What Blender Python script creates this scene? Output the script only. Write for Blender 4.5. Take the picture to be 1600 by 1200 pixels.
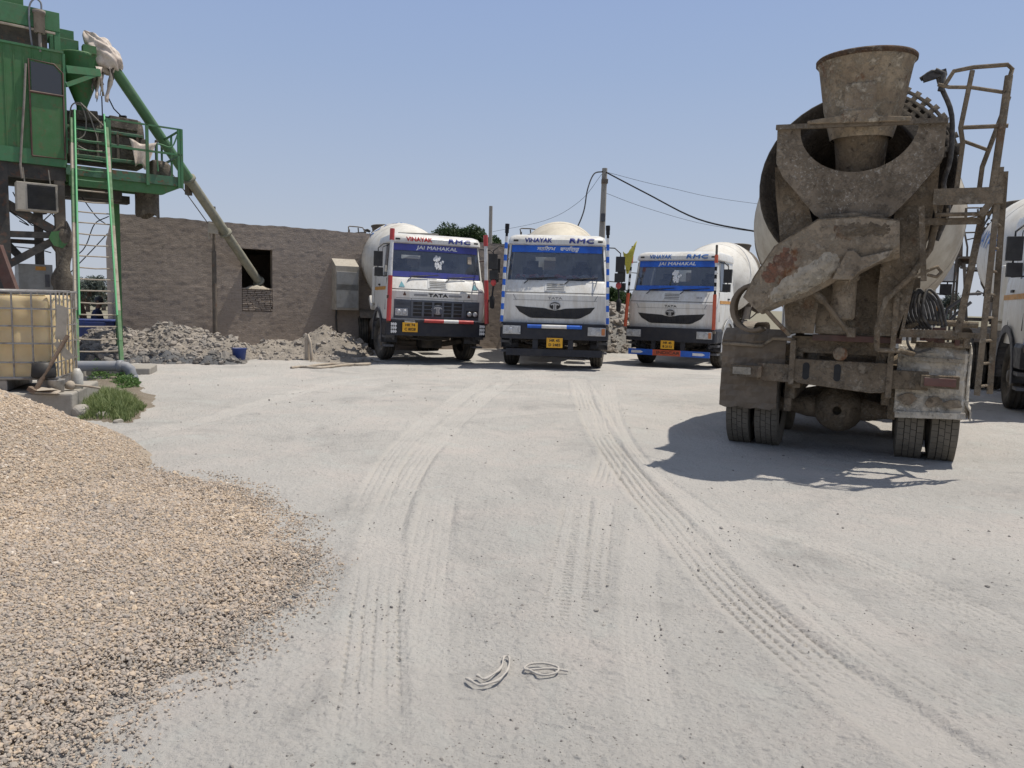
import bpy, bmesh, math, random
import numpy as np
from mathutils import Vector, Matrix, Euler
R = math.radians
random.seed(7); rng = np.random.default_rng(7)
scene = bpy.context.scene
col = scene.collection
for o in list(bpy.data.objects): bpy.data.objects.remove(o)

# ------------------------------------------------------------------ camera
CAMH = 1.45; PITCH = R(5.95); ROLL = R(1.5)
cam_d = bpy.data.cameras.new("camera"); cam = bpy.data.objects.new("camera", cam_d); col.objects.link(cam)
cam_d.sensor_width = 36.0; cam_d.lens = 36.0*1200/1600; cam_d.clip_start = .05; cam_d.clip_end = 6000
CM = Matrix.Rotation(math.pi/2-PITCH, 3, 'X') @ Matrix.Rotation(ROLL, 3, 'Z')
cam.matrix_world = Matrix.Translation((0, 0, CAMH)) @ CM.to_4x4()
scene.camera = cam
def ray(px, py): return CM @ Vector(((px-800)/1200, -(py-600)/1200, -1))
def at(px, py, Y):
    d = ray(px, py); return Vector((0, 0, CAMH)) + d*(Y/d.y)
def gnd(px, py, z=0.0):
    d = ray(px, py); return Vector((0, 0, CAMH)) + d*((z-CAMH)/d.z)

# ------------------------------------------------------------------ light
SUN_AZ, SUN_EL = R(68), R(68)
world = bpy.data.worlds.new("World"); scene.world = world; world.use_nodes = True
wn = world.node_tree; bgn = wn.nodes['Background']
sky = wn.nodes.new('ShaderNodeTexSky'); sky.sky_type = 'NISHITA'; sky.sun_disc = False
sky.sun_elevation = SUN_EL; sky.sun_rotation = SUN_AZ; sky.altitude = 200
sky.air_density = 1.6; sky.dust_density = 1.2; sky.ozone_density = 2.0
# dry-season haze: pale towards the horizon, mixed with the clear-sky model
wtc = wn.nodes.new('ShaderNodeTexCoord'); wsx = wn.nodes.new('ShaderNodeSeparateXYZ'); wn.links.new(wtc.outputs['Generated'], wsx.inputs[0])
wcr = wn.nodes.new('ShaderNodeValToRGB'); wel = wcr.color_ramp.elements
wel[0].position = 0; wel[0].color = (.47, .52, .61, 1); wel[1].position = 1; wel[1].color = (.30, .325, .38, 1)
for p_, c_ in ((.12, (.40, .465, .605, 1)), (.28, (.31, .40, .60, 1)), (.42, (.26, .355, .60, 1)), (.62, (.30, .345, .46, 1))):
    e_ = wel.new(p_); e_.color = c_
wn.links.new(wsx.outputs[2], wcr.inputs[0])
wml = wn.nodes.new('ShaderNodeVectorMath'); wml.operation = 'SCALE'; wml.inputs['Scale'].default_value = 11.9; wn.links.new(wcr.outputs[0], wml.inputs[0])
wmx = wn.nodes.new('ShaderNodeMix'); wmx.data_type = 'RGBA'; wmx.inputs[0].default_value = .85
wn.links.new(sky.outputs[0], wmx.inputs[6]); wn.links.new(wml.outputs[0], wmx.inputs[7])
wn.links.new(wmx.outputs[2], bgn.inputs[0]); bgn.inputs[1].default_value = 0.1
sl = bpy.data.lights.new("sun", 'SUN'); sl.energy = 4.7; sl.angle = R(.55); sl.color = (1, .94, .84)
so = bpy.data.objects.new("sun", sl); col.objects.link(so)
sv = Vector((math.sin(SUN_AZ)*math.cos(SUN_EL), math.cos(SUN_AZ)*math.cos(SUN_EL), math.sin(SUN_EL)))
so.rotation_euler = sv.to_track_quat('Z', 'Y').to_euler(); so.location = (0, 0, 30)
scene.view_settings.view_transform = 'Standard'; scene.view_settings.look = 'None'
scene.view_settings.exposure = -0.12; scene.view_settings.gamma = 1
scene.render.resolution_x = 1024; scene.render.resolution_y = 768
try:
    scene.cycles.max_bounces = 6; scene.cycles.transparent_max_bounces = 12
except Exception: pass

# ------------------------------------------------------------------ helpers
def tag(o, label=None, cat=None, group=None, kind=None):
    if label: o['label'] = label
    if cat: o['category'] = cat
    if group: o['group'] = group
    if kind: o['kind'] = kind
    return o
def empty(name, loc=(0, 0, 0), rz=0, label=None, cat=None, group=None):
    o = bpy.data.objects.new(name, None); col.objects.link(o)
    o.location = loc; o.rotation_euler = (0, 0, rz); o.empty_display_size = .2
    return tag(o, label, cat, group)
class MB:
    def __init__(s): s.v = []; s.f = []; s.m = []; s.s = []
    def add(s, vs, fs, m=0, smooth=False):
        b = len(s.v); s.v += [tuple(p) for p in vs]
        for f in fs: s.f.append(tuple(i+b for i in f)); s.m.append(m); s.s.append(smooth)
        return s
    def box(s, c, d, m=0, rot=None, taper=1.0):
        c = Vector(c); h = [d[0]/2, d[1]/2, d[2]/2]
        if rot is not None and not isinstance(rot, Matrix): rot = Euler(rot).to_matrix()
        vs = []
        for z in (-1, 1):
            t = taper if z > 0 else 1
            for x, y in ((-1, -1), (1, -1), (1, 1), (-1, 1)):
                p = Vector((x*h[0]*t, y*h[1]*t, z*h[2]))
                if rot is not None: p = rot @ p
                vs.append(c+p)
        return s.add(vs, [(3, 2, 1, 0), (4, 5, 6, 7), (0, 1, 5, 4), (1, 2, 6, 5), (2, 3, 7, 6), (3, 0, 4, 7)], m)
    def span(s, a, b, m=0):
        return s.box([(a[i]+b[i])/2 for i in range(3)], [abs(b[i]-a[i]) for i in range(3)], m)
    def bar(s, a, b, w, h, m=0, up=(0, 0, 1)):
        a = Vector(a); b = Vector(b); d = (b-a); L = d.length
        if L < 1e-6: return s
        d.normalize(); up = Vector(up)
        if abs(d.dot(up)) > .98: up = Vector((0, 1, 0))
        x = d.cross(up).normalized(); z = x.cross(d).normalized()
        rot = Matrix((x, d, z)).transposed()
        return s.box((a+b)/2, (w, L, h), m, rot)
    def tube(s, pts, r, m=0, n=8, r2=None, cap=True):
        pts = [Vector(p) for p in pts]; N = len(pts)
        ts = []
        for i in range(N):
            t = pts[min(i+1, N-1)]-pts[max(i-1, 0)]
            ts.append(t.normalized() if t.length > 1e-9 else Vector((0, 0, 1)))
        ref = Vector((0, 0, 1)) if abs(ts[0].z) < .9 else Vector((1, 0, 0))
        x = ts[0].cross(ref).normalized(); vs = []
        for i in range(N):
            x = (x - ts[i]*x.dot(ts[i])).normalized(); y = ts[i].cross(x)
            rr = r if r2 is None else r+(r2-r)*i/(N-1)
            if isinstance(r, (list, tuple)): rr = r[i]
            for k in range(n):
                a = 2*math.pi*k/n; vs.append(pts[i]+(x*math.cos(a)+y*math.sin(a))*rr)
        fs = [(i*n+k, i*n+(k+1) % n, (i+1)*n+(k+1) % n, (i+1)*n+k) for i in range(N-1) for k in range(n)]
        s.add(vs, fs, m, True)
        if cap: s.add(vs[:n], [tuple(range(n-1, -1, -1))], m); s.add(vs[-n:], [tuple(range(n))], m)
        return s
    def lathe(s, prof, o, ax, n=32, m=0, smooth=True, mf=None, a0=0, a1=2*math.pi):
        o = Vector(o); ax = Vector(ax).normalized()
        ref = Vector((0, 0, 1)) if abs(ax.z) < .9 else Vector((1, 0, 0))
        x = ax.cross(ref).normalized(); y = ax.cross(x)
        full = abs(a1-a0-2*math.pi) < 1e-6; nn = n if full else n+1
        vs = []
        for (t, r) in prof:
            for k in range(nn):
                a = a0+(a1-a0)*k/n; vs.append(o+ax*t+(x*math.cos(a)+y*math.sin(a))*r)
        for i in range(len(prof)-1):
            mm = mf[i] if mf else m
            fs = [(i*nn+k, i*nn+(k+1) % nn, (i+1)*nn+(k+1) % nn, (i+1)*nn+k) for k in range(n)]
            b = len(s.v) if i == 0 else b0
            if i == 0:
                b0 = len(s.v); s.v += [tuple(p) for p in vs]
            for f in fs: s.f.append(tuple(j+b0 for j in f)); s.m.append(mm); s.s.append(smooth)
        return s
    def disc(s, o, ax, r, n=24, m=0): 
        o = Vector(o); ax = Vector(ax).normalized()
        ref = Vector((0, 0, 1)) if abs(ax.z) < .9 else Vector((1, 0, 0))
        x = ax.cross(ref).normalized(); y = ax.cross(x)
        return s.add([o+(x*math.cos(2*math.pi*k/n)+y*math.sin(2*math.pi*k/n))*r for k in range(n)], [tuple(range(n))], m)
    def prism(s, poly, f0, f1, m=0):
        """poly: 2-d points; f0, f1 map a 2-d point to the two skins"""
        n = len(poly); vs = [f0(*p) for p in poly]+[f1(*p) for p in poly]
        fs = [tuple(range(n)), tuple(range(2*n-1, n-1, -1))]+[(k, k+n, (k+1) % n+n, (k+1) % n) for k in range(n)]
        return s.add(vs, fs, m)
    def build(s, name, mats, parent=None, bevel=0, loc=None, solid=0, sub=0):
        me = bpy.data.meshes.new(name); me.from_pydata(s.v, [], s.f)
        if not isinstance(mats, (list, tuple)): mats = [mats]
        for mt in mats: me.materials.append(mt)
        me.polygons.foreach_set('material_index', s.m); me.polygons.foreach_set('use_smooth', s.s)
        bm = bmesh.new(); bm.from_mesh(me); bmesh.ops.recalc_face_normals(bm, faces=bm.faces) if not getattr(s, 'keep', False) else None
        bm.to_mesh(me); bm.free(); me.update()
        o = bpy.data.objects.new(name, me); col.objects.link(o)
        if parent: o.parent = parent
        if loc is not None: o.location = loc
        if solid:
            md = o.modifiers.new('s', 'SOLIDIFY'); md.thickness = solid; md.offset = 0
        if bevel:
            md = o.modifiers.new('b', 'BEVEL'); md.width = bevel; md.segments = 2; md.limit_method = 'ANGLE'; md.angle_limit = R(40)
        if sub:
            md = o.modifiers.new('u', 'SUBSURF'); md.levels = sub; md.render_levels = sub
        return o
def npmesh(name, V, F, mat, parent=None, smooth=True, attrs=None):
    """V (n,3) floats, F (m,k) ints"""
    me = bpy.data.meshes.new(name); k = F.shape[1]
    me.vertices.add(len(V)); me.vertices.foreach_set('co', V.astype(np.float32).ravel())
    me.loops.add(F.size); me.loops.foreach_set('vertex_index', F.astype(np.int32).ravel())
    me.polygons.add(len(F)); me.polygons.foreach_set('loop_start', np.arange(0, F.size, k, dtype=np.int32))
    me.polygons.foreach_set('use_smooth', np.full(len(F), smooth))
    if attrs:
        for an, av in attrs.items():
            a = me.attributes.new(an, 'FLOAT', 'POINT'); a.data.foreach_set('value', av.astype(np.float32).ravel())
    me.update(calc_edges=True)
    me.materials.append(mat)
    o = bpy.data.objects.new(name, me); col.objects.link(o)
    if parent: o.parent = parent
    return o
def lattice_noise(x, y, seed=0):
    """smooth value noise on unit cells, -1..1"""
    xi = np.floor(x).astype(np.int64); yi = np.floor(y).astype(np.int64); fx = x-xi; fy = y-yi
    fx = fx*fx*(3-2*fx); fy = fy*fy*(3-2*fy)
    def h(a, b):
        n = (a*374761393 + b*668265263 + seed*982451653) & 0xffffffff
        n = ((n ^ (n >> 13))*1274126177) & 0xffffffff
        return ((n ^ (n >> 16)) & 0xffff)/32767.5-1
    return (h(xi, yi)*(1-fx)+h(xi+1, yi)*fx)*(1-fy)+(h(xi, yi+1)*(1-fx)+h(xi+1, yi+1)*fx)*fy
def fbm(x, y, sc, octv=4, seed=0, gain=.5):
    t = 0; a = 1
    for i in range(octv): t = t+a*lattice_noise(x/sc+17.3*i, y/sc-9.1*i, seed+i); sc *= .5; a *= gain
    return t
def poly_sd(x, y, P):
    """signed distance to polygon, positive inside"""
    d = np.full(x.shape, 1e9); ins = np.zeros(x.shape, bool); n = len(P)
    for i in range(n):
        ax, ay = P[i][0], P[i][1]; bx, by = P[(i+1) % n][0], P[(i+1) % n][1]
        ex, ey = bx-ax, by-ay; wx, wy = x-ax, y-ay
        t = np.clip((wx*ex+wy*ey)/(ex*ex+ey*ey+1e-12), 0, 1)
        d = np.minimum(d, np.hypot(wx-ex*t, wy-ey*t))
        c = ((ay > y) != (by > y)) & (x < (bx-ax)*(y-ay)/((by-ay) if by != ay else 1e-12)+ax)
        ins ^= c
    return np.where(ins, d, -d)

# ------------------------------------------------------------------ materials
class NT:
    def __init__(s, name):
        s.mat = bpy.data.materials.new(name); s.mat.use_nodes = True; s.t = s.mat.node_tree
        s.b = s.t.nodes['Principled BSDF']; s.out = s.t.nodes['Material Output']
        s.tc = s.t.nodes.new('ShaderNodeTexCoord'); s.co = s.tc.outputs['Object']
    def n(s, ty, **k):
        nd = s.t.nodes.new(ty)
        for a, v in k.items(): setattr(nd, a, v)
        return nd
    def l(s, a, b): s.t.links.new(a, b)
    def noise(s, scale, detail=4, rough=.55, stretch=None, dist=0):
        nd = s.n('ShaderNodeTexNoise'); nd.inputs['Scale'].default_value = scale; nd.inputs['Detail'].default_value = detail
        nd.inputs['Roughness'].default_value = rough; nd.inputs['Distortion'].default_value = dist
        if stretch:
            mp = s.n('ShaderNodeMapping'); mp.inputs['Scale'].default_value = stretch; s.l(s.co, mp.inputs[0]); s.l(mp.outputs[0], nd.inputs['Vector'])
        else: s.l(s.co, nd.inputs['Vector'])
        return nd.outputs[0]
    def vor(s, scale, feature='F1', out='Distance'):
        nd = s.n('ShaderNodeTexVoronoi'); nd.feature = feature; nd.inputs['Scale'].default_value = scale; s.l(s.co, nd.inputs['Vector'])
        return nd.outputs[out]
    def ramp(s, fac, lo, hi, v0=0., v1=1.):
        nd = s.n('ShaderNodeMapRange'); nd.inputs['From Min'].default_value = lo; nd.inputs['From Max'].default_value = hi
        nd.inputs['To Min'].default_value = v0; nd.inputs['To Max'].default_value = v1; s.l(fac, nd.inputs['Value']); return nd.outputs[0]
    def math(s, op, a, b):
        nd = s.n('ShaderNodeMath', operation=op)
        for i, v in enumerate((a, b)):
            if isinstance(v, (int, float)): nd.inputs[i].default_value = v
            else: s.l(v, nd.inputs[i])
        return nd.outputs[0]
    def mix(s, fac, a, b):
        nd = s.n('ShaderNodeMix', data_type='RGBA')
        for sk, v in ((nd.inputs[0], fac), (nd.inputs[6], a), (nd.inputs[7], b)):
            if isinstance(v, (int, float)): sk.default_value = v
            elif isinstance(v, (tuple, list)): sk.default_value = (*v[:3], 1)
            else: s.l(v, sk)
        return nd.outputs[2]
    def bump(s, h, strength=.5, dist=.01, normal=None):
        nd = s.n('ShaderNodeBump'); nd.inputs['Strength'].default_value = strength; nd.inputs['Distance'].default_value = dist
        s.l(h, nd.inputs['Height'])
        if normal is not None: s.l(normal, nd.inputs['Normal'])
        return nd.outputs[0]
    def upness(s):
        g = s.n('ShaderNodeNewGeometry'); x = s.n('ShaderNodeSeparateXYZ'); s.l(g.outputs['Normal'], x.inputs[0]); return x.outputs[2]
    def fin(s, colr, rough=.6, metal=0, normal=None, spec=None):
        for sk, v in (('Base Color', colr), ('Roughness', rough), ('Metallic', metal)):
            if isinstance(v, (int, float)): s.b.inputs[sk].default_value = v
            elif isinstance(v, (tuple, list)): s.b.inputs[sk].default_value = (*v[:3], 1)
            else: s.l(v, s.b.inputs[sk])
        if normal is not None: s.l(normal, s.b.inputs['Normal'])
        if spec is not None: s.b.inputs['Specular IOR Level'].default_value = spec
        return s.mat
DUST = (.42, .37, .30)
def paint(name, c, c2=None, rough=.35, metal=0, sc=3., lo=.5, hi=.65, dust=.35, bump=.15, bsc=30, rust=0, spec=.5, streak=False):
    """paint or plain surface with a second tone, grime and dust on what faces up"""
    t = NT(name); c2 = c2 or tuple(x*.72 for x in c)
    st = (3.2, 3.2, .5) if streak else None
    f = t.ramp(t.noise(sc, 6, .62, st), lo, hi)
    k = t.mix(f, c, c2)
    k = t.mix(t.ramp(t.noise(sc*4.3, 5, .7, st), .45, .75, 0, .5), k, tuple(x*.8 for x in c2))
    if rust:
        k = t.mix(t.math('MULTIPLY', t.ramp(t.noise(sc*1.7+2, 8, .7), .56, .62), rust), k, (.16, .065, .03))
    if dust:
        up = t.ramp(t.upness(), -.2, .95, .12, 1)
        dn = t.ramp(t.noise(sc*2.1, 6, .65), .25, .75)
        k = t.mix(t.math('MULTIPLY', t.math('MULTIPLY', up, dn), dust), k, DUST)
    r = t.ramp(t.noise(sc*3, 4), .3, .7, rough, min(1, rough+.25))
    return t.fin(k, r, metal, t.bump(t.noise(bsc, 5, .6), bump, .01), spec)
M = {}
M['white'] = paint('cab_white', (.74, .74, .72), (.60, .57, .51), rough=.28, sc=2.2, lo=.44, hi=.72, dust=.42, bump=.03, bsc=6, streak=True)
M['drum'] = paint('drum_white', (.68, .66, .61), (.54, .50, .43), rough=.5, sc=1.4, lo=.45, hi=.72, dust=.3, bump=.12, bsc=9)
M['drum_cream'] = paint('drum_cream', (.66, .60, .48), (.50, .44, .34), rough=.55, sc=1.6, lo=.42, hi=.7, dust=.35, bump=.15, bsc=9)
M['drum_dusty'] = paint('drum_dusty', (.50, .46, .38), (.34, .29, .22), rough=.7, sc=1.5, lo=.42, hi=.68, dust=.5, bump=.2, bsc=12, rust=.15)
M['bluetrim'] = paint('blue_band', (.012, .125, .60), (.010, .09, .45), rough=.3, dust=.1, bump=0.02)
M['purple'] = paint('violet_band', (.06, .07, .33), (.05, .06, .25), rough=.3, dust=.12, bump=.02)
M['txtblue'] = paint('letter_blue', (.025, .045, .26), rough=.4, dust=.05, bump=0)
M['txtlight'] = paint('letter_sky_blue', (.05, .17, .48), rough=.4, dust=.05, bump=0)
M['txtred'] = paint('letter_red', (.50, .03, .03), rough=.4, dust=.05, bump=0)
M['txtwhite'] = paint('letter_white', (.80, .80, .80), rough=.5, dust=.02, bump=0)
M['txtblack'] = paint('letter_black', (.012, .012, .014), rough=.4, dust=.02, bump=0)
M['bumper'] = paint('bumper_black', (.008, .011, .022), (.018, .018, .024), rough=.42, dust=.09, bump=.08)
M['plastic'] = paint('black_plastic', (.014, .014, .016), (.03, .03, .03), rough=.5, dust=.15, bump=.05)
M['grille'] = paint('grille_grey', (.085, .10, .13), (.11, .12, .14), rough=.45, dust=.2, bump=.05)
M['dark'] = paint('underbody_dark', (.02, .018, .017), (.055, .045, .035), rough=.8, dust=.25, bump=.3)
M['seam'] = paint('seam_dark', (.03, .03, .03), rough=.8, dust=0, bump=0)
M['chassis'] = paint('chassis_grey', (.10, .085, .07), (.19, .155, .12), rough=.75, dust=.5, bump=.35, rust=.5)
M['fender'] = paint('fender_grey', (.06, .065, .08), (.10, .10, .11), rough=.5, dust=.4, bump=.1)
M['silver'] = paint('silver_trim', (.52, .53, .55), (.38, .38, .38), rough=.35, metal=.6, dust=.25)
M['rim'] = paint('rim_grey', (.16, .15, .14), (.26, .22, .18), rough=.6, metal=.3, dust=.4)
M['tyre'] = paint('tyre_rubber', (.025, .024, .023), (.10, .088, .072), rough=.9, sc=3, lo=.4, hi=.8, dust=.45, bump=.3, spec=.2)
M['tyre_dusty'] = paint('tyre_rubber_dusty', (.14, .125, .10), (.20, .175, .14), rough=.95, sc=4, lo=.4, hi=.7, dust=.5, bump=.3, spec=.15)
M['tyre_groove'] = paint('tyre_groove', (.045, .04, .035), rough=.95, dust=0, bump=.1)
M['yellow'] = paint('plate_yellow', (.80, .42, .02), (.70, .36, .03), rough=.45, dust=.06, bump=0)
M['orange'] = paint('orange_red', (.62, .11, .045), (.50, .09, .04), rough=.4, dust=.15, bump=.03)
M['red'] = paint('post_red', (.50, .05, .05), (.38, .05, .045), rough=.35, dust=.12, bump=.03)
M['stripe'] = paint('orange_stripe', (.62, .30, .06), rough=.4, dust=.15, bump=0)
M['white2'] = paint('post_white', (.72, .72, .72), (.55, .53, .5), rough=.4, dust=.15, bump=.03)
M['lamp'] = paint('headlight_glass', (.50, .51, .52), (.25, .26, .28), rough=.12, sc=14, dust=.1, bump=.4, bsc=60)
M['lampamber'] = paint('indicator_amber', (.55, .20, .07), rough=.2, dust=.1)
M['lampred'] = paint('tail_lamp_red', (.14, .045, .035), (.10, .06, .05), rough=.5, dust=.5)
M['interior'] = paint('cab_interior', (.07, .072, .08), (.10, .09, .09), rough=.8, dust=0)
M['cloth'] = paint('cab_cloth', (.45, .42, .42), (.45, .12, .10), rough=.9, sc=9, lo=.5, hi=.55, dust=0)
M['grey_sticker'] = paint('grey_sticker', (.28, .28, .29), rough=.4, dust=.1, bump=0)
M['teal'] = paint('teal_sticker', (.16, .40, .45), rough=.4, dust=.1, bump=0)
M['flag'] = paint('flag_yellow', (.42, .38, .06), (.10, .09, .03), rough=.85, sc=6, lo=.55, hi=.62, dust=0, bump=.1)
M['wood'] = paint('weathered_wood', (.20, .14, .10), (.11, .075, .055), rough=.85, sc=5, dust=.3, bump=.5)
M['black_rope'] = paint('black_cord', (.012, .012, .014), rough=.7, dust=0)
def glass(name, tint, refl=.9):
    t = NT(name); tr = t.n('ShaderNodeBsdfTransparent'); tr.inputs[0].default_value = (*tint, 1)
    gl = t.n('ShaderNodeBsdfGlossy'); gl.inputs['Roughness'].default_value = .03; gl.inputs[0].default_value = (.9, .93, 1, 1)
    df = t.n('ShaderNodeBsdfDiffuse'); df.inputs[0].default_value = (.26, .29, .36, 1)  # dust film, its blue cast is sky reflection put into the colour
    fr = t.n('ShaderNodeFresnel'); fr.inputs[0].default_value = 1.8
    m1 = t.n('ShaderNodeMixShader'); t.l(fr.outputs[0], m1.inputs[0]); t.l(tr.outputs[0], m1.inputs[1]); t.l(gl.outputs[0], m1.inputs[2])
    m2 = t.n('ShaderNodeMixShader'); t.l(t.ramp(t.noise(5, 6), .35, .8, .10, .30), m2.inputs[0]); t.l(m1.outputs[0], m2.inputs[1]); t.l(df.outputs[0], m2.inputs[2])
    t.l(m2.outputs[0], t.out.inputs[0]); return t.mat
M['glass'] = glass('windscreen_glass', (.55, .60, .62))
def grime(name, base, c2, crust=.6, rust=.4, white=.5, sc=2.2, cc=(.38, .33, .26)):
    """cement-caked steel: dusty brown ground, lighter caked cement, rust, pale specks"""
    t = NT(name)
    k = t.mix(t.ramp(t.noise(sc, 8, .68), .38, .66), base, c2)
    k = t.mix(t.math('MULTIPLY', t.ramp(t.noise(sc*3.1, 8, .75), .5, .6), crust*.7), k, cc)
    k = t.mix(t.math('MULTIPLY', t.ramp(t.noise(sc*.9+1.3, 9, .72, (1, 1, .6)), .585, .65), rust), k, (.17, .075, .035))
    sp = t.math('MULTIPLY', t.ramp(t.noise(sc*16, 6, .8), .55, .62), t.ramp(t.noise(sc*1.1, 4, .6), .45, .6))
    k = t.mix(t.math('MULTIPLY', sp, white), k, (.50, .47, .42))
    k = t.mix(t.ramp(t.noise(sc*7, 6, .7), .56, .70, 0, .75), k, (.045, .035, .028))
    k = t.mix(t.ramp(t.noise(sc*.7+.4, 6, .7, (1.6, 1.6, .7)), .5, .68, 0, .6), k, tuple(x*.42 for x in base))
    h = t.math('ADD', t.math('MULTIPLY', t.noise(sc*5, 8, .75), 1.0), t.math('MULTIPLY', t.ramp(t.noise(sc*3.1, 8, .75), .5, .6), .5))
    return t.fin(k, .88, 0, t.bump(h, .8, .03), .2)
M['caked'] = grime('caked_steel', (.165, .128, .088), (.285, .226, .160))
M['caked_grey'] = grime('caked_steel_grey', (.25, .205, .155), (.15, .122, .092), crust=.3, rust=.22, white=.9)
M['caked_light'] = grime('caked_steel_pale', (.52, .46, .37), (.36, .31, .24), crust=1, rust=.35, white=.6, cc=(.60, .55, .46)); M['caked_cream'] = grime('caked_sheet_cream', (.70, .64, .54), (.50, .44, .35), crust=1, rust=.5, white=.6, cc=(.74, .70, .62))
M['caked_rust'] = grime('caked_steel_rusty', (.27, .215, .155), (.34, .275, .20), crust=.7, rust=.9, white=.3, sc=1.5)
M['hopper'] = grime('hopper_steel', (.37, .295, .205), (.17, .125, .085), crust=1, rust=.8, white=.7, sc=2.4, cc=(.54, .47, .36))
M['caked_rustdark'] = grime('rusty_rim', (.10, .062, .04), (.17, .11, .07), crust=.5, rust=.6, white=.3, sc=4)
M['caked_redrust'] = grime('red_rusted_steel', (.26, .12, .075), (.20, .13, .095), crust=.5, rust=.9, white=.3)
M['black_ring'] = grime('drum_ring_black', (.045, .038, .032), (.10, .082, .062), crust=.15, rust=.1, white=.1)
M['rubber'] = paint('old_rubber', (.17, .135, .10), (.23, .185, .14), rough=.9, sc=4, dust=.35, bump=.5, spec=.2)
M['hose'] = paint('black_hose', (.03, .03, .032), (.14, .13, .12), rough=.6, sc=8, dust=.4, bump=.1)
# plant
M['green'] = paint('plant_green', (.045, .16, .05), (.06, .15, .05), rough=.55, sc=2.5, dust=.32, bump=.12, bsc=12, streak=True, rust=.35)
M['green2'] = paint('plant_green_light', (.05, .18, .075), (.065, .15, .065), rough=.5, sc=3, dust=.2, bump=.1, rust=.25)
M['greenrust'] = paint('plant_green_rusted', (.05, .15, .085), (.07, .10, .06), rough=.7, sc=4, dust=.35, bump=.4, rust=.9)
M['brightgreen'] = paint('handrail_green', (.10, .42, .17), (.12, .38, .17), rough=.35, dust=.1, bump=.02)
M['cement'] = grime('cement_caked_plant', (.10, .085, .07), (.17, .145, .115), crust=.6, rust=.5, white=.3)
M['beige'] = paint('beige_paint', (.42, .36, .29), (.28, .23, .18), rough=.7, dust=.3, bump=.3, rust=.3)
M['steel_dark'] = paint('dark_steelwork', (.035, .035, .035), (.075, .065, .055), rough=.7, dust=.3, bump=.3, rust=.4)
M['pgrey'] = paint('cylinder_grey', (.26, .23, .20), (.18, .15, .13), rough=.6, dust=.25, bump=.1)
M['brown'] = paint('brown_red_steel', (.10, .045, .035), (.07, .04, .03), rough=.6, dust=.25)
M['tarp'] = paint('plastic_sheet', (.60, .52, .45), (.46, .38, .32), rough=.5, sc=5, dust=.15, bump=.5, bsc=14)
M['acbody'] = paint('ac_casing', (.42, .38, .32), (.30, .27, .22), rough=.6, dust=.3)
M['acgrille'] = paint('ac_grille', (.022, .022, .024), (.035, .033, .03), rough=.7, dust=.1)
M['panelgrey'] = paint('sheet_grey', (.33, .33, .32), (.26, .255, .24), rough=.6, dust=.3)
M['pvc'] = paint('grey_pvc', (.19, .21, .25), (.26, .26, .27), rough=.5, sc=4, dust=.35, bump=.1)
M['auger'] = paint('auger_grey', (.27, .26, .20), (.20, .20, .15), rough=.6, sc=3, dust=.3, bump=.15, rust=.3)
M['augergreen'] = paint('auger_green', (.07, .17, .075), (.10, .19, .10), rough=.5, sc=3, dust=.2, bump=.1)
def tank_mat():
    t = NT('tank_plastic'); k = t.mix(t.ramp(t.noise(2.2, 4), .35, .65), (.74, .60, .36), (.62, .48, .27))
    t.fin(k, .42, 0, t.bump(t.noise(3, 3), .2, .03)); t.b.inputs['Subsurface Weight'].default_value = .35
    t.b.inputs['Subsurface Radius'].default_value = (.08, .05, .02); return t.mat
M['tank'] = tank_mat()
M['cage'] = paint('galvanised_cage', (.40, .39, .38), (.27, .24, .22), rough=.45, metal=.6, sc=8, dust=.3, bump=.05)
M['concrete'] = paint('concrete', (.33, .31, .28), (.25, .235, .21), rough=.92, sc=2.5, dust=.4, bump=.6, bsc=25, spec=.2)
M['blue_barrel'] = paint('blue_plastic', (.02, .05, .22), (.03, .05, .14), rough=.5, dust=.25)
M['leaf'] = None

# ================================================================== THE YARD
def base_h(x, y):
    h = .035*fbm(x, y, 6.0, 3, 11)
    h = h-.13*np.exp(-((x-5)**2/9+(y-21)**2/6))
    h = h-.12*np.exp(-(((x-4.2)/2.6)**2+((y-9.2)/2.3)**2))
    h = h*np.clip(np.hypot(x, y)/6, .25, 1)
    return h
def gh(x, y): return float(base_h(np.array([x]), np.array([y]))[0])
TRK = 1.0
TR = [  # tyre marks: points in the yard (from the photograph), width, rut depth, tread depth, style
 ([(905, 596), (925, 650), (985, 735), (1040, 800), (1125, 895), (1240, 1000), (1385, 1110), (1500, 1200), (1640, 1310)], .30, .009, .015, 0),
 ([(950, 600), (962, 660), (1010, 730), (1100, 800), (1180, 880), (1300, 985), (1450, 1100)], .25, .003, .006, 0),
 ([(1230, 860), (1330, 960), (1460, 1050), (1620, 1150)], .26, .003, .006, 0),
 ([(795, 596), (735, 640), (680, 690), (640, 740), (605, 810), (590, 900), (580, 1040), (575, 1190)], .27, .005, .0045, 0),
 ([(760, 596), (690, 645), (630, 700), (600, 745), (570, 810)], .27, .003, .004, 0),
 ([(905, 770), (893, 850), (882, 940), (876, 1000)], .22, .001, .008, 1),
 ([(950, 770), (938, 850), (932, 900), (935, 940)], .12, .001, .008, 1),
 ([(690, 760), (670, 860), (650, 1000), (640, 1190)], .27, .003, .002, 0),
 ([(1010, 790), (1000, 900), (1010, 1040), (1040, 1190)], .20, .003, .001, 0),
 ([(905, 590), (940, 640), (955, 700), (945, 760)], .26, .004, .007, 0),
 ([(560, 620), (700, 610), (860, 612), (1010, 640)], .3, .004, .004, 0),
 ([(600, 660), (760, 650), (900, 640), (1060, 650)], .3, .003, .003, 0),
 ([(1120, 800), (1300, 850), (1480, 930), (1640, 1010)], .26, .003, .004, 0),
 ([(150, 700), (350, 650), (520, 600), (640, 585)], .3, .006, .003, 0),
]
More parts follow.
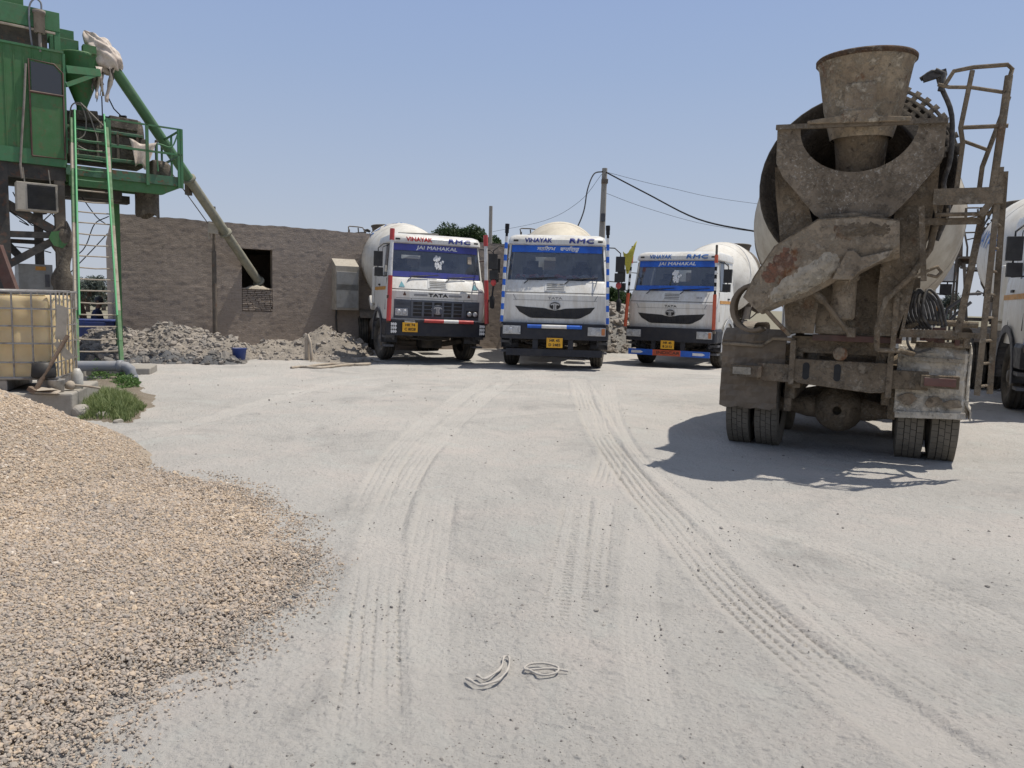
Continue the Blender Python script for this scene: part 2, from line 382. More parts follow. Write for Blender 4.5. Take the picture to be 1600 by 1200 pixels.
def smooth_line(P, k=6):
    P = [np.array(p[:2]) for p in P]; out = []
    Q = [2*P[0]-P[1]]+P+[2*P[-1]-P[-2]]
    for i in range(1, len(Q)-2):
        for j in range(k):
            t = j/k
            out.append(.5*(2*Q[i]+(Q[i+1]-Q[i-1])*t+(2*Q[i-1]-5*Q[i]+4*Q[i+1]-Q[i+2])*t*t+(3*Q[i]-Q[i-1]-3*Q[i+1]+Q[i+2])*t**3))
    out.append(Q[-2]); return out
def track_h(x, y):
    H = np.zeros_like(x); mark = np.zeros_like(x)
    for ti, (pts, w, rut, tread, sty) in enumerate(TR):
        L = smooth_line([gnd(*p) for p in pts]); xs = [p[0] for p in L]; ys = [p[1] for p in L]
        sel = np.where((x > min(xs)-w) & (x < max(xs)+w) & (y > min(ys)-w) & (y < max(ys)+w))[0]
        if not len(sel): continue
        X = x[sel]; Y = y[sel]; D = np.full(X.shape, 9.); S = np.zeros(X.shape); s0 = 0
        for i in range(len(L)-1):
            ax, ay = L[i]; ex, ey = L[i+1][0]-ax, L[i+1][1]-ay; l2 = ex*ex+ey*ey; l = math.sqrt(l2)
            t = np.clip(((X-ax)*ex+(Y-ay)*ey)/l2, 0, 1); dx = X-ax-ex*t; dy = Y-ay-ey*t
            d = np.hypot(dx, dy)*np.sign(dx*ey-dy*ex); m = np.abs(d) < np.abs(D); D[m] = d[m]; S[m] = s0+t[m]*l; s0 += l
        a = np.abs(D)/(w/2); edge = np.clip((1.1-a)/.25, 0, 1); ends = np.clip(S/.5, 0, 1)*np.clip((s0-S)/.5, 0, 1)
        fade = edge*ends*np.clip(.62+.9*lattice_noise(S*.9, D*2, 50+ti), 0, 1)
        if sty == 0:
            q = np.cos(2*math.pi*D/(w/5.)); lug = np.clip(3*np.sin(S*2*math.pi/.055+2*np.sin(D*2*math.pi/(w/2.5))), -1, 1)
            g = -np.clip((q-.35)*3, 0, 1)*(.75+.35*lug)-.35*np.clip(lug, 0, 1)*(a > .45)
        else:
            col_ = np.clip(4*np.cos(2*math.pi*D/(w/2.0)), 0, 1)
            g = -np.clip(3*(np.sin(2*math.pi*S/.046+D*6)-.25), 0, 1)*(.25+.9*col_)
        H[sel] += fade*(tread*1.6*g)-rut*edge*ends+rut*.8*np.exp(-((a-1.25)/.22)**2)*ends
        mark[sel] = np.maximum(mark[sel], edge*ends)
    return H, mark
def micro_h(x, y):
    r = np.hypot(x, y); near = np.clip((26-r)/10, 0, 1)
    h = .016*fbm(x, y, 1.3, 3, 21)+near*(.007*fbm(x, y, .33, 4, 31, .6)+.004*np.abs(fbm(x, y, .07, 3, 41, .6))+.012*np.clip(fbm(x, y*1.6, .05, 2, 45)-.62, 0, 1))
    return h
# one polar sheet round the camera position, fine where the yard is near, out to the horizon
na = 1150; ang = np.concatenate([np.linspace(-180, -44, 60)[:-1], np.linspace(-44, 44, na), np.linspace(44, 180, 60)[1:-1]])
inv = np.linspace(1/1.35, 1/26., 1250); rad = np.concatenate([1/inv, np.geomspace(26.3, 4500, 70)])
A, Rr = np.meshgrid(np.radians(ang), rad); gx = (Rr*np.sin(A)).ravel(); gy = (Rr*np.cos(A)).ravel()
th, tm = track_h(gx, gy)
gz = base_h(gx, gy)*np.clip((200-np.hypot(gx, gy))/100, 0, 1)+micro_h(gx, gy)*(1-.55*tm)+th
nA = len(ang); nR = len(rad)
V = np.stack([gx, gy, gz], 1); V = np.vstack([V, [[0, 0, 0]]])
i, j = np.meshgrid(np.arange(nR-1), np.arange(nA), indexing='ij'); j2 = (j+1) % nA
F = np.stack([i*nA+j, i*nA+j2, (i+1)*nA+j2, (i+1)*nA+j], -1).reshape(-1, 4)
c0 = len(V)-1; F0 = np.stack([np.full(nA, c0), np.full(nA, c0), (np.arange(nA)+1) % nA, np.arange(nA)], 1)
# inner fan as thin quads (centre repeated as a ring)
ring = np.stack([.3*np.sin(np.radians(ang)), .3*np.cos(np.radians(ang)), np.zeros(nA)], 1); b = len(V)-1
V = np.vstack([V[:-1], ring]); jj = np.arange(nA); F1 = np.stack([b+jj, b+(jj+1) % nA, (jj+1) % nA, jj], 1)
def ground_mat():
    t = NT('yard_dust')
    k = t.mix(t.ramp(t.noise(.35, 6, .6), .35, .65), (.485, .463, .432), (.41, .394, .37))
    k = t.mix(t.ramp(t.noise(.9, 6, .7), .48, .66, 0, .55), k, (.54, .485, .445))
    k = t.mix(t.ramp(t.noise(.55+.2, 8, .75, (1, 1, 1), .6), .53, .66, 0, .7), k, (.31, .30, .285))
    k = t.mix(t.ramp(t.noise(30, 4, .7), .5, .8, 0, .4), k, (.34, .32, .295))
    k = t.mix(t.ramp(t.noise(130, 3, .6), .55, .75, 0, .5), k, (.28, .265, .245))
    k = t.mix(t.math('MULTIPLY', t.ramp(t.noise(48, 5, .7), .60, .67), t.ramp(t.noise(2.2, 6, .75), .42, .62, .15, 1)), k, (.17, .16, .15))  # small dark flecks: shadows of clods painted into the colour, along with grit
    k = t.mix(t.ramp(t.noise(1.7, 5, .6, (1, 1, 1), 1.), .55, .7, 0, .4), k, (.47, .485, .455))
    a = t.n('ShaderNodeAttribute'); a.attribute_name = 'mark'
    k = t.mix(t.math('MULTIPLY', a.outputs['Fac'], .3), k, (.55, .52, .48))
    ln = t.n('ShaderNodeVectorMath', operation='LENGTH'); t.l(t.co, ln.inputs[0])
    k = t.mix(t.ramp(t.math('ADD', ln.outputs['Value'], t.math('MULTIPLY', t.noise(.05, 4), 20)), 44, 58), k, t.mix(t.noise(.08, 5), (.27, .235, .185), (.20, .20, .14)))
    v = t.ramp(t.vor(38, 'SMOOTH_F1'), .05, .5)
    h = t.math('ADD', t.math('MULTIPLY', t.noise(60, 8, .75), 1), t.math('MULTIPLY', v, -.35))
    h = t.math('ADD', h, t.math('MULTIPLY', t.noise(9, 7, .7), 1.6))
    return t.fin(k, .95, 0, t.bump(h, .8, .022), .15)
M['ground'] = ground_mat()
me_attr = np.concatenate([tm, np.zeros(nA)])
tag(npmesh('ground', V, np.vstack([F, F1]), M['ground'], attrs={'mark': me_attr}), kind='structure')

def scatter(name, pts, sc, tone, mat, parent=None, sub=2, rough=.35, shapes=3):
    """many stones: instances of three lumpy stones on the points given"""
    me = bpy.data.meshes.new(name); me.vertices.add(len(pts)); me.vertices.foreach_set('co', pts.astype(np.float32).ravel())
    for an, av in (('sc', sc), ('rt', np.stack([rng.normal(0, .45, len(pts)), rng.normal(0, .45, len(pts)), rng.uniform(0, 6.28, len(pts))], 1))):
        a = me.attributes.new(an, 'FLOAT_VECTOR', 'POINT'); a.data.foreach_set('vector', av.astype(np.float32).ravel())
    a = me.attributes.new('tone', 'FLOAT', 'POINT'); a.data.foreach_set('value', tone.astype(np.float32).ravel())
    o = bpy.data.objects.new(name, me); col.objects.link(o)
    if parent: o.parent = parent
    g = bpy.data.node_groups.new(name+'_nodes', 'GeometryNodeTree')
    g.interface.new_socket('Geometry', in_out='INPUT', socket_type='NodeSocketGeometry'); g.interface.new_socket('Geometry', in_out='OUTPUT', socket_type='NodeSocketGeometry')
    gi = g.nodes.new('NodeGroupInput'); go = g.nodes.new('NodeGroupOutput')
    g2i = g.nodes.new('GeometryNodeGeometryToInstance')
    for s in range(shapes):
        ic = g.nodes.new('GeometryNodeMeshIcoSphere'); ic.inputs['Radius'].default_value = 1; ic.inputs['Subdivisions'].default_value = sub
        sp = g.nodes.new('GeometryNodeSetPosition'); nz = g.nodes.new('ShaderNodeTexNoise'); nz.noise_dimensions = '4D'
        nz.inputs['W'].default_value = s*7.3+1; nz.inputs['Scale'].default_value = 1.1; nz.inputs['Detail'].default_value = 1.5
        vm = g.nodes.new('ShaderNodeVectorMath'); vm.operation = 'SUBTRACT'; vm.inputs[1].default_value = (.5, .5, .5)
        vs = g.nodes.new('ShaderNodeVectorMath'); vs.operation = 'SCALE'; vs.inputs['Scale'].default_value = rough*4
        g.links.new(nz.outputs['Color'], vm.inputs[0]); g.links.new(vm.outputs[0], vs.inputs[0]); g.links.new(vs.outputs[0], sp.inputs['Offset'])
        sm = g.nodes.new('GeometryNodeSetMaterial'); sm.inputs['Material'].default_value = mat
        g.links.new(ic.outputs['Mesh'], sp.inputs['Geometry']); g.links.new(sp.outputs[0], sm.inputs['Geometry']); g.links.new(sm.outputs[0], g2i.inputs[0])
    ip = g.nodes.new('GeometryNodeInstanceOnPoints'); ip.inputs['Pick Instance'].default_value = True
    na1 = g.nodes.new('GeometryNodeInputNamedAttribute'); na1.data_type = 'FLOAT_VECTOR'; na1.inputs[0].default_value = 'sc'
    na2 = g.nodes.new('GeometryNodeInputNamedAttribute'); na2.data_type = 'FLOAT_VECTOR'; na2.inputs[0].default_value = 'rt'
    g.links.new(gi.outputs[0], ip.inputs['Points']); g.links.new(g2i.outputs[0], ip.inputs['Instance'])
    g.links.new(na1.outputs[0], ip.inputs['Scale'])
    er = g.nodes.new('FunctionNodeEulerToRotation'); g.links.new(na2.outputs[0], er.inputs[0]); g.links.new(er.outputs[0], ip.inputs['Rotation'])
    g.links.new(ip.outputs[0], go.inputs[0])
    me.materials.append(mat)
    md = o.modifiers.new('stones', 'NODES'); md.node_group = g
    return o
def stone_mat(name, stops, rough=.85):
    t = NT(name); a = t.n('ShaderNodeAttribute'); a.attribute_type = 'INSTANCER'; a.attribute_name = 'tone'
    cr = t.n('ShaderNodeValToRGB'); cr.color_ramp.interpolation = 'LINEAR'; e = cr.color_ramp.elements
    while len(e) > 1: e.remove(e[0])
    e[0].position = stops[0][0]; e[0].color = (*stops[0][1], 1)
    for p, c in stops[1:]:
        x = e.new(p); x.color = (*c, 1)
    t.l(a.outputs['Fac'], cr.inputs[0])
    k = t.mix(t.ramp(t.noise(3, 4, .7), .4, .7, 0, .4), cr.outputs[0], (.30, .27, .23))
    return t.fin(k, rough, 0, None, .2)
M['pebble'] = stone_mat('pebble', [(0, (.26, .23, .20)), (.2, (.38, .335, .29)), (.4, (.44, .37, .31)), (.6, (.50, .395, .295)), (.8, (.57, .445, .315)), (1, (.68, .60, .51))])
M['rubble'] = stone_mat('rubble_stone', [(0, (.13, .125, .12)), (.4, (.24, .22, .20)), (.7, (.36, .32, .28)), (1, (.46, .42, .37))])
M['pebblegrey'] = stone_mat('yard_stone', [(0, (.13, .12, .115)), (.35, (.27, .255, .235)), (.7, (.36, .34, .31)), (1, (.50, .47, .43))])

# gravel pile in the left foreground
TOE = [gnd(*p)[:2] for p in [(330, 738), (400, 757), (470, 800), (528, 872), (505, 930), (440, 978), (350, 1062), (262, 1120), (190, 1188)]]
TOE = [(-2.80, 6.22)]+[tuple(p) for p in TOE]+[(-1.45, 1.6), (-3, .3), (-9.5, -1), (-10, 8), (-6.0, 8.6), (-4.35, 7.75), (-3.5, 6.9)]
def pile_h(x, y, jit=True):
    wob = .07*fbm(x, y, .5, 3, 61)
    d = poly_sd(x, y, TOE)+wob
    skirt = np.where(d > 0, np.minimum(.10*d, .05+.055*d), .3*d)
    cone = 1.95-.56*np.hypot(x+6.35, (y-5.15))+.05*fbm(x, y, 1.6, 3, 71)
    cone = np.where(cone > .9, .9+(cone-.9)*.8, cone)
    m = np.maximum(skirt, cone); k = .22; s = np.clip(.5+.5*(cone-skirt)/k, 0, 1)
    return m+k*s*(1-s)*.5+.012*fbm(x, y, .25, 2, 81)
px_, py_ = np.meshgrid(np.arange(-9.5, -.6, .045), np.arange(-.8, 8.9, .045)); n1, n0 = px_.shape
X = px_.ravel(); Y = py_.ravel(); Z = pile_h(X, Y)+base_h(X, Y)*1.0-.012
Z = np.where(Z < -.25, -.25, Z)
ii, jj = np.meshgrid(np.arange(n1-1), np.arange(n0-1), indexing='ij')
FF = np.stack([ii*n0+jj, ii*n0+jj+1, (ii+1)*n0+jj+1, (ii+1)*n0+jj], -1).reshape(-1, 4)
Z = Z-.035*np.clip(1-(Z+.012)/.05, 0, 1); keepf = (Z[FF].max(1) > -.06)
# keep the pile off the plinth
PL_C = Vector((-5.07, 8.79)); PL_A = R(17); pa = Vector((math.cos(PL_A), math.sin(PL_A))); pb = Vector((-math.sin(PL_A), math.cos(PL_A)))
def on_plinth(x, y): return (((x-PL_C.x)*pa.x+(y-PL_C.y)*pa.y) < -.0) & (((x-PL_C.x)*pb.x+(y-PL_C.y)*pb.y) > 0)
def pile_mat():
    t = NT('gravel_bed'); k = t.mix(t.noise(90, 3, .6), (.30, .255, .205), (.43, .36, .285))
    return t.fin(k, .95, 0, t.bump(t.noise(80, 3), .8, .02), .1)
pile = tag(npmesh('gravel_pile', np.stack([X, Y, Z], 1), FF[keepf], pile_mat()), 'big heap of tan and grey pebbles spreading over the left foreground', 'gravel pile', kind='stuff')
N = 900000
qx = rng.uniform(-8.2, -.7, N); qy = rng.uniform(1.3, 8.6, N)
dist = np.hypot(qx, qy); inview = (qx/qy > -.80)
d_ = poly_sd(qx, qy, TOE)+.07*fbm(qx, qy, .5, 3, 61); hz = pile_h(qx, qy)
dens = np.clip(1.0-(dist-2.0)*.13, .30, 1)
edge = np.clip((d_+.10)/.38, 0, 1)**1.2; edge = np.where(hz > .05, np.maximum(edge, np.clip((hz-.04)/.05, 0, 1)), edge)
k_ = inview & (rng.uniform(0, 1, N) < dens*edge) & ~on_plinth(qx, qy)
qx, qy, hz, dist, d_ = qx[k_], qy[k_], hz[k_], dist[k_], d_[k_]
zz = np.maximum(hz-.012, 0)+base_h(qx, qy)+np.where(hz < .004, micro_h(qx, qy), 0)+.002
zz = np.where(hz > .01, hz+base_h(qx, qy)-.012, zz)
zz = zz+rng.uniform(-.003, .006, len(zz))
s0 = rng.lognormal(math.log(.0056), .38, len(qx))*np.clip(.66+dist*.075, .78, 1.1)*np.clip(.75+d_*.8, .75, 1)
SC = np.stack([s0*rng.uniform(.85, 1.35, len(qx)), s0*rng.uniform(.7, 1.1, len(qx)), s0*rng.uniform(.5, .85, len(qx))], 1)
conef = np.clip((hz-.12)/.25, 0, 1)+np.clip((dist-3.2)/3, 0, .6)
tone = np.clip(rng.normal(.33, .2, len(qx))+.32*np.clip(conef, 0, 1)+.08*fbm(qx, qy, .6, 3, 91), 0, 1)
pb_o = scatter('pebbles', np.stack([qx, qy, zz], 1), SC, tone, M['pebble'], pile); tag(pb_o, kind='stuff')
print('pebbles', len(qx))
# loose stones on the yard
N = 16000
r_ = 1/rng.uniform(1/20., 1/1.5, N); a_ = np.radians(rng.uniform(-38, 40, N)); lx = r_*np.sin(a_); ly = r_*np.cos(a_)
cl = fbm(lx, ly, .7, 4, 101); k_ = (rng.uniform(-.4, 1.0, N) < cl) & (poly_sd(lx, ly, TOE) < -.02)
lx, ly = lx[k_], ly[k_]; lz = base_h(lx, ly)+micro_h(lx, ly)
s0 = rng.lognormal(math.log(.0027), .5, len(lx))*np.clip(.7+np.hypot(lx, ly)*.09, .8, 2.0); s0 = np.minimum(s0, .015)
SC = np.stack([s0*1.2, s0, s0*.7], 1)
tag(scatter('loose_stones', np.stack([lx, ly, lz+s0*.2], 1), SC, rng.beta(1.2, 1.6, len(lx)), M['pebblegrey']), kind='stuff', label='small dark stones strewn thinly over the dusty yard', cat='stones')

# ------------------------------------------------------------------ plastered shed
WA = R(30); WC = Vector((-9.97, 19.37, 0)); wa = Vector((math.cos(WA), math.sin(WA), 0)); wn_ = Vector((math.sin(WA), -math.cos(WA), 0))
def W(u, out, z): return WC+wa*u+wn_*out+Vector((0, 0, z))
def wall_mat():
    t = NT('mud_plaster')
    k = t.mix(t.ramp(t.noise(.8, 6, .65), .35, .65), (.47, .395, .335), (.385, .32, .27))
    k = t.mix(t.ramp(t.noise(7, 7, .75, (1, 1, 3)), .45, .7, 0, .75), k, (.28, .235, .20))
    k = t.mix(t.ramp(t.noise(2.3, 8, .8, (1, 1, 2.5)), .60, .68, 0, .6), k, (.52, .43, .36))
    h = t.math('ADD', t.noise(16, 8, .75, (1, 1, 3)), t.math('MULTIPLY', t.noise(55, 6, .7, (1, 1, 2)), .5))
    sx = t.n('ShaderNodeSeparateXYZ'); t.l(t.co, sx.inputs[0]); cx = t.n('ShaderNodeCombineXYZ'); wob = t.math('MULTIPLY', t.noise(5, 4), .05)
    t.l(t.math('ADD', sx.outputs[0], wob), cx.inputs[0]); t.l(t.math('ADD', sx.outputs[2], wob), cx.inputs[1])
    br = t.n('ShaderNodeTexBrick'); br.inputs['Scale'].default_value = 1; br.inputs['Brick Width'].default_value = .24; br.inputs['Row Height'].default_value = .082; br.inputs['Mortar Size'].default_value = .012; br.inputs['Mortar Smooth'].default_value = .6
    t.l(cx.outputs[0], br.inputs['Vector']); mk = t.math('MULTIPLY', br.outputs['Fac'], t.ramp(t.noise(1.1, 6, .7), .35, .6, .15, 1))
    k = t.mix(t.math('MULTIPLY', mk, .10), k, (.27, .23, .20)); h = t.math('SUBTRACT', h, t.math('MULTIPLY', mk, .09))
    return t.fin(k, .95, 0, t.bump(h, .8, .05), .1)
M['wall'] = wall_mat()
def roof_z(u): return 3.42-.006*u+.008*math.sin(u*1.7)+.008*math.sin(u*5.1)+.006*math.sin(u*17)
shed = empty('plastered_shed', tuple(WC), WA, 'long brown mud-plastered shed with one dark window hole', 'shed')
LEN = 11.7; st = .045; nu = int(LEN/st); nz_ = int(4.3/st)
def uof(px): # u on the wall plane under image column px
    d = ray(px, 460); k = (WC.x*wn_.x+WC.y*wn_.y)/(d.x*wn_.x+d.y*wn_.y); return (d.x*k-WC.x)*wa.x+(d.y*k-WC.y)*wa.y, k
u0, k0 = uof(378); u1, k1 = uof(426)
wz = lambda px, py, kk: CAMH+ray(px, py).z*kk
WZ0, WZ1 = wz(402, 450, k0), wz(402, 389, k0)
print('window', u0, u1, WZ0, WZ1)
us = np.unique(np.round(np.concatenate([np.linspace(0, LEN, nu), [u0, u1]]), 4)); zs = np.unique(np.round(np.concatenate([np.linspace(-.2, 1, nz_)*1, [0]]), 4))
# rows: parametric from -0.15 up to the uneven top, with exact rows at the opening edges
rows = np.unique(np.round(np.concatenate([np.arange(-.15, 3.2, st), [WZ0, WZ1]]), 4)); rows = np.concatenate([rows, 3.2+np.linspace(.05, 1, 5)])
UU, ZZ = np.meshgrid(us, rows); top = np.vectorize(roof_z)(UU); ZZ2 = np.where(ZZ > 3.2, 3.2+(ZZ-3.2)*(top-3.2), ZZ)
dd = .003*fbm(UU, ZZ2*1.5, .9, 3, 201)+.007*np.abs(fbm(UU, ZZ2*2.2, .16, 3, 211))
VV = np.stack([UU, -dd, ZZ2], -1).reshape(-1, 3); nU = len(us)
ii, jj = np.meshgrid(np.arange(len(rows)-1), np.arange(nU-1), indexing='ij')
cu = (us[jj]+us[jj+1])/2; cz = (rows[ii]+rows[ii+1])/2; ok = ~((cu > u0) & (cu < u1) & (cz > .9*0+WZ0-.62) & (cz < WZ1)); 
FF = np.stack([ii*nU+jj, ii*nU+jj+1, (ii+1)*nU+jj+1, (ii+1)*nU+jj], -1)[ok]
npmesh('front_wall', VV, FF, M['wall'], shed)
m = MB()
T = .25
zt0, zt1 = roof_z(0), roof_z(LEN)
# thickness of wall: top strip, jambs, back leaf pieces
m.add([(0, .02, zt0-.02), (LEN, .02, zt1-.02), (LEN, T, zt1-.03), (0, T, zt0-.03)], [(0, 1, 2, 3)])
m.span((u0-.03, .02, WZ0-.62), (u0, T, WZ1)); m.span((u1, .02, WZ0-.62), (u1+.03, T, WZ1)); m.span((u0-.03, .02, WZ1), (u1+.03, T, WZ1+.04))
m.build('window_reveal', M['wall'], shed)
D = 5.2
m = MB()
m.add([(0, -.02, -.1), (0, 4.2, -.1), (0, 4.2, 2.95), (0, -.02, zt0)], [(0, 1, 2, 3)])
m.add([(LEN, .0, -.1), (LEN, 4.2, -.1), (LEN, 4.2, 2.9), (LEN, .0, zt1)], [(0, 1, 2, 3)])
m.add([(0, 4.2, -.1), (LEN, 4.2, -.1), (LEN, 4.2, 2.9), (0, 4.2, 2.95)], [(0, 1, 2, 3)])
m.build('side_wall', M['wall'], shed, solid=.1)
m = MB(); m.add([(-.02, .28, zt0-.25), (LEN+.02, .28, zt1-.2), (LEN+.02, 4.3, 2.85), (-.02, 4.3, 2.85)], [(0, 1, 2, 3)]); m.build('roof', M['concrete'], shed, solid=.08)
m = MB()   # rough brick infill under the opening, built course by course
z = WZ0-.62; 
while z < WZ0-.03:
    h_ = random.uniform(.045, .06); u = u0+.01+random.uniform(-.05, 0)
    while u < u1-.03:
        l_ = random.uniform(.12, .24); a_u = max(u, u0+.005); b_u = min(u+l_, u1-.005)
        if b_u-a_u > .03: m.box(((a_u+b_u)/2, .05+random.uniform(-.012, .012), z+h_/2), (b_u-a_u-.012, .12, h_-.012), 0, (random.uniform(-.03, .03), random.uniform(-.03, .03), random.uniform(-.02, .02)))
        u += l_
    z += h_
m.box(((u0+u1)/2, .14, WZ0-.34), (u1-u0, .08, .60), 1)
m.build('brick_infill', [M['wall'], M['seam']], shed, bevel=.006)
m = MB(); m.lathe([(0, .0001), (.001, .45), (-.04, .46)], ((u0+u1)/2, .1, WZ0-.02), (0, 0, 1), 20)
v0 = [(u0+.02+(u1-u0-.04)*i/10, y_, WZ0-.03+(.10*math.sin(math.pi*i/10)*(1+.2*math.sin(i*3)) if y_ > -.02 and y_ < .3 else 0)) for y_ in (-.03, .02, .12, .2, .3) for i in range(11)]
m = MB(); m.add(v0, [(r*11+i, r*11+i+1, (r+1)*11+i+1, (r+1)*11+i) for r in range(4) for i in range(10)], 0, True); m.build('mortar_sill', M['caked_light'], shed)
# electric box on the wall
ub, kb = uof(512); ub2, _ = uof(548)
zb0, zb1 = wz(530, 484, kb), wz(530, 404, kb)
bx_ = empty('electric_cabinet', tuple(W(ub+.45, 0, zb0)), WA, 'pale grey metal cabinet with sloped top fixed to the brown wall', 'cabinet')
bw = .68; bh = zb1-zb0; bd = .40
m = MB(); m.add([(-bw/2, -.01, 0), (-bw/2, -bd, 0), (-bw/2, -bd, bh-.22), (-bw/2, -.01, bh), (bw/2, -.01, 0), (bw/2, -bd, 0), (bw/2, -bd, bh-.22), (bw/2, -.01, bh)],
    [(0, 1, 2, 3), (7, 6, 5, 4), (0, 4, 5, 1), (1, 5, 6, 2), (3, 2, 6, 7)]); m.build('casing', M['acbody'], bx_)
m = MB(); m.box((0, -bd-.012, bh*.27), (bw-.05, .02, bh*.46)); m.box((0, -bd-.012, bh*.60-.06), (bw-.05, .02, bh*.36)); m.build('door', M['panelgrey'], bx_, bevel=.006)
m = MB(); m.tube([(-.25, -.2, 0), (-.27, -.2, -.2), (-.2, -.15, -zb0+.1)], .03); m.build('cable', M['steel_dark'], bx_)

# rubble along the wall: heaped earth plus lumps
def mound(name, blobs, x0, x1, y0, y1, label, cat, mat, nst, ssz, seed, tn=(.5, .25), st=.05, am=1.):
    xx, yy = np.meshgrid(np.arange(x0, x1, st), np.arange(y0, y1, st)); a, b_ = xx.shape; X = xx.ravel(); Y = yy.ravel()
    def hh(X, Y):
        h = np.full(X.shape, -.3)
        for (cx, cy, rx, ry, H) in blobs:
            q = ((X-cx)/rx)**2+((Y-cy)/ry)**2; h = np.maximum(h, H*(1-q))
        h = h+am*(.11*fbm(X, Y, .7, 5, seed, .6)+.045*np.abs(fbm(X, Y, .25, 4, seed+9, .65)))*np.clip((h+.25)*2.5, .0, 1)
        return h
    Z = hh(X, Y)
    ii, jj = np.meshgrid(np.arange(a-1), np.arange(b_-1), indexing='ij')
    FF = np.stack([ii*b_+jj, ii*b_+jj+1, (ii+1)*b_+jj+1, (ii+1)*b_+jj], -1).reshape(-1, 4); FF = FF[Z[FF].max(1) > -.06]
    o = tag(npmesh(name, np.stack([X, Y, Z], 1), FF, mat), label, cat, kind='stuff')
    sx = rng.uniform(x0, x1, nst*3); sy = rng.uniform(y0, y1, nst*3); sh = hh(sx, sy); k = sh > -.02; sx, sy, sh = sx[k][:nst], sy[k][:nst], sh[k][:nst]
    s0 = np.minimum(rng.lognormal(math.log(ssz), .6, len(sx)), ssz*4.5); SC = np.stack([s0*1.25, s0, s0*.75], 1)
    tn_ = np.clip(rng.normal(tn[0], tn[1], len(sx)), 0, 1)
    tag(scatter('lumps', np.stack([sx, sy, sh+s0*.15], 1), SC, tn_, M['rubble'], o, rough=.45), kind='stuff'); return o
def earth_mat(name, a, b_, c):
    t = NT(name); k = t.mix(t.ramp(t.noise(1.1, 7, .7), .38, .64), a, b_); k = t.mix(t.ramp(t.noise(6, 7, .75), .55, .7), k, c)
    return t.fin(k, .95, 0, t.bump(t.noise(12, 8, .75), .9, .06), .1)
M['earth'] = earth_mat('rubble_earth', (.36, .32, .275), (.27, .24, .205), (.17, .155, .14)); M['slag'] = earth_mat('wet_slag', (.13, .135, .145), (.20, .195, .19), (.07, .075, .085))
M['spoil'] = earth_mat('grey_spoil', (.36, .345, .32), (.29, .275, .255), (.20, .19, .18))
mound('rubble_heap', [(-9.3, 18.2, 1.5, 1.1, .60), (-8.2, 18.5, 1.6, 1.1, .64), (-7.1, 18.4, 1.0, 1.1, .50), (-8.6, 17.5, 2.2, .85, .24)], -10.9, -5.2, 16.2, 20.2,
      'left heap of broken plaster and rubble against the brown wall', 'rubble', M['earth'], 2600, .022, 301, tn=(.55, .16))
mound('rubble_heap', [(-5.9, 20.0, 1.2, 1.2, .30), (-5.0, 20.4, 1.3, 1.2, .62), (-5.0, 18.6, 1.5, .7, .10), (-6.5, 19.2, .8, .6, .12)], -7.4, -2.0, 17.6, 22.4,
      'low sandy heap of rubble left of the first truck', 'rubble', M['earth'], 1000, .018, 331, tn=(.6, .15))
# dark mud line in front of the heap
m = mound('dark_slag', [(-8.9, 16.55, 1.5, .34, .12), (-7.3, 16.65, 1.4, .36, .13)], -10.9, -5.8, 16.0, 17.3, 'strip of dark bluish broken slag at the foot of the rubble', 'slag', M['slag'], 500, .028, 351, tn=(.2, .2))
mound('spoil_heap', [(3.2, 26.5, 2.6, 2.0, 1.5), (6.0, 28.5, 3.5, 2.2, 1.4), (.8, 29, 3, 2, 1.0)], -2.4, 10, 24.2, 31, 'grey crushed stone heap behind the middle trucks', 'spoil heap', M['spoil'], 5000, .035, 361, tn=(.65, .2), st=.08, am=.4)

# pole with a small box in front of the wall
P = at(336, 520, 20.0); zt = at(338, 326, 20.0).z
po = empty('steel_post', (P.x, P.y, 0), 0, 'thin dark steel post with a small meter box before the brown wall', 'post')
m = MB(); m.tube([(0, 0, -.1), (0, 0, 2.6)], .055, n=10); m.tube([(.0, 0, 2.6), (.02, 0, zt+.05)], .04, n=8); m.build('shaft', M['chassis'], po)
m = MB(); m.box((.06, -.10, at(338, 358, 20).z), (.26, .16, .26), 0, (0, .12, 0)); m.tube([(-.1, -.03, 2.9), (-.1, -.03, 3.35)], .03, n=6); m.build('meter_box', M['acbody'], po, bevel=.01)

# ------------------------------------------------------------------ small things near the rubble
P = gnd(374, 566); P.z = 0
bk = empty('bucket', (P.x, P.y, gh(P.x, P.y)), .3, 'small dented blue bucket standing at the foot of the rubble', 'bucket')
m = MB(); m.lathe([(0, .001), (0, .12), (.30, .155), (.32, .165), (.32, .15), (.03, .11)], (0, 0, 0), (0, 0, 1), 20); m.build('pail', M['blue_barrel'], bk)
m = MB(); m.tube([(.155*math.cos(a), .05+.02*math.sin(a), .30+.16*math.sin(a)) for a in np.linspace(.1, 3.04, 10)], .006, n=5); m.build('handle', M['steel_dark'], bk)
P = gnd(480, 562)
m = MB(); m.tube([(0, 0, -.1), (0, 0, .55)], .065, n=10, r2=.055); m.tube([(0, 0, .5), (.02, -.02, .60), (.10, -.07, .40), (.14, -.12, .02)], .035, n=8)
tag(m.build('standpipe', M['beige'], None, loc=(P.x, P.y, gh(P.x, P.y))), 'short pale standpipe with a hose end beside the low rubble', 'pipe')
hp = [gnd(x, y) for x, y in [(455, 578), (470, 576), (500, 578), (540, 572), (578, 569), (560, 571), (530, 570), (500, 572), (478, 577)]]
L = smooth_line(hp, 5); m = MB(); m.tube([(p[0], p[1], gh(p[0], p[1])+.03) for p in L], .03, n=6)
tag(m.build('hose', M['beige'], None), 'pale yellow hose lying in a loop on the dust left of the first truck', 'hose')
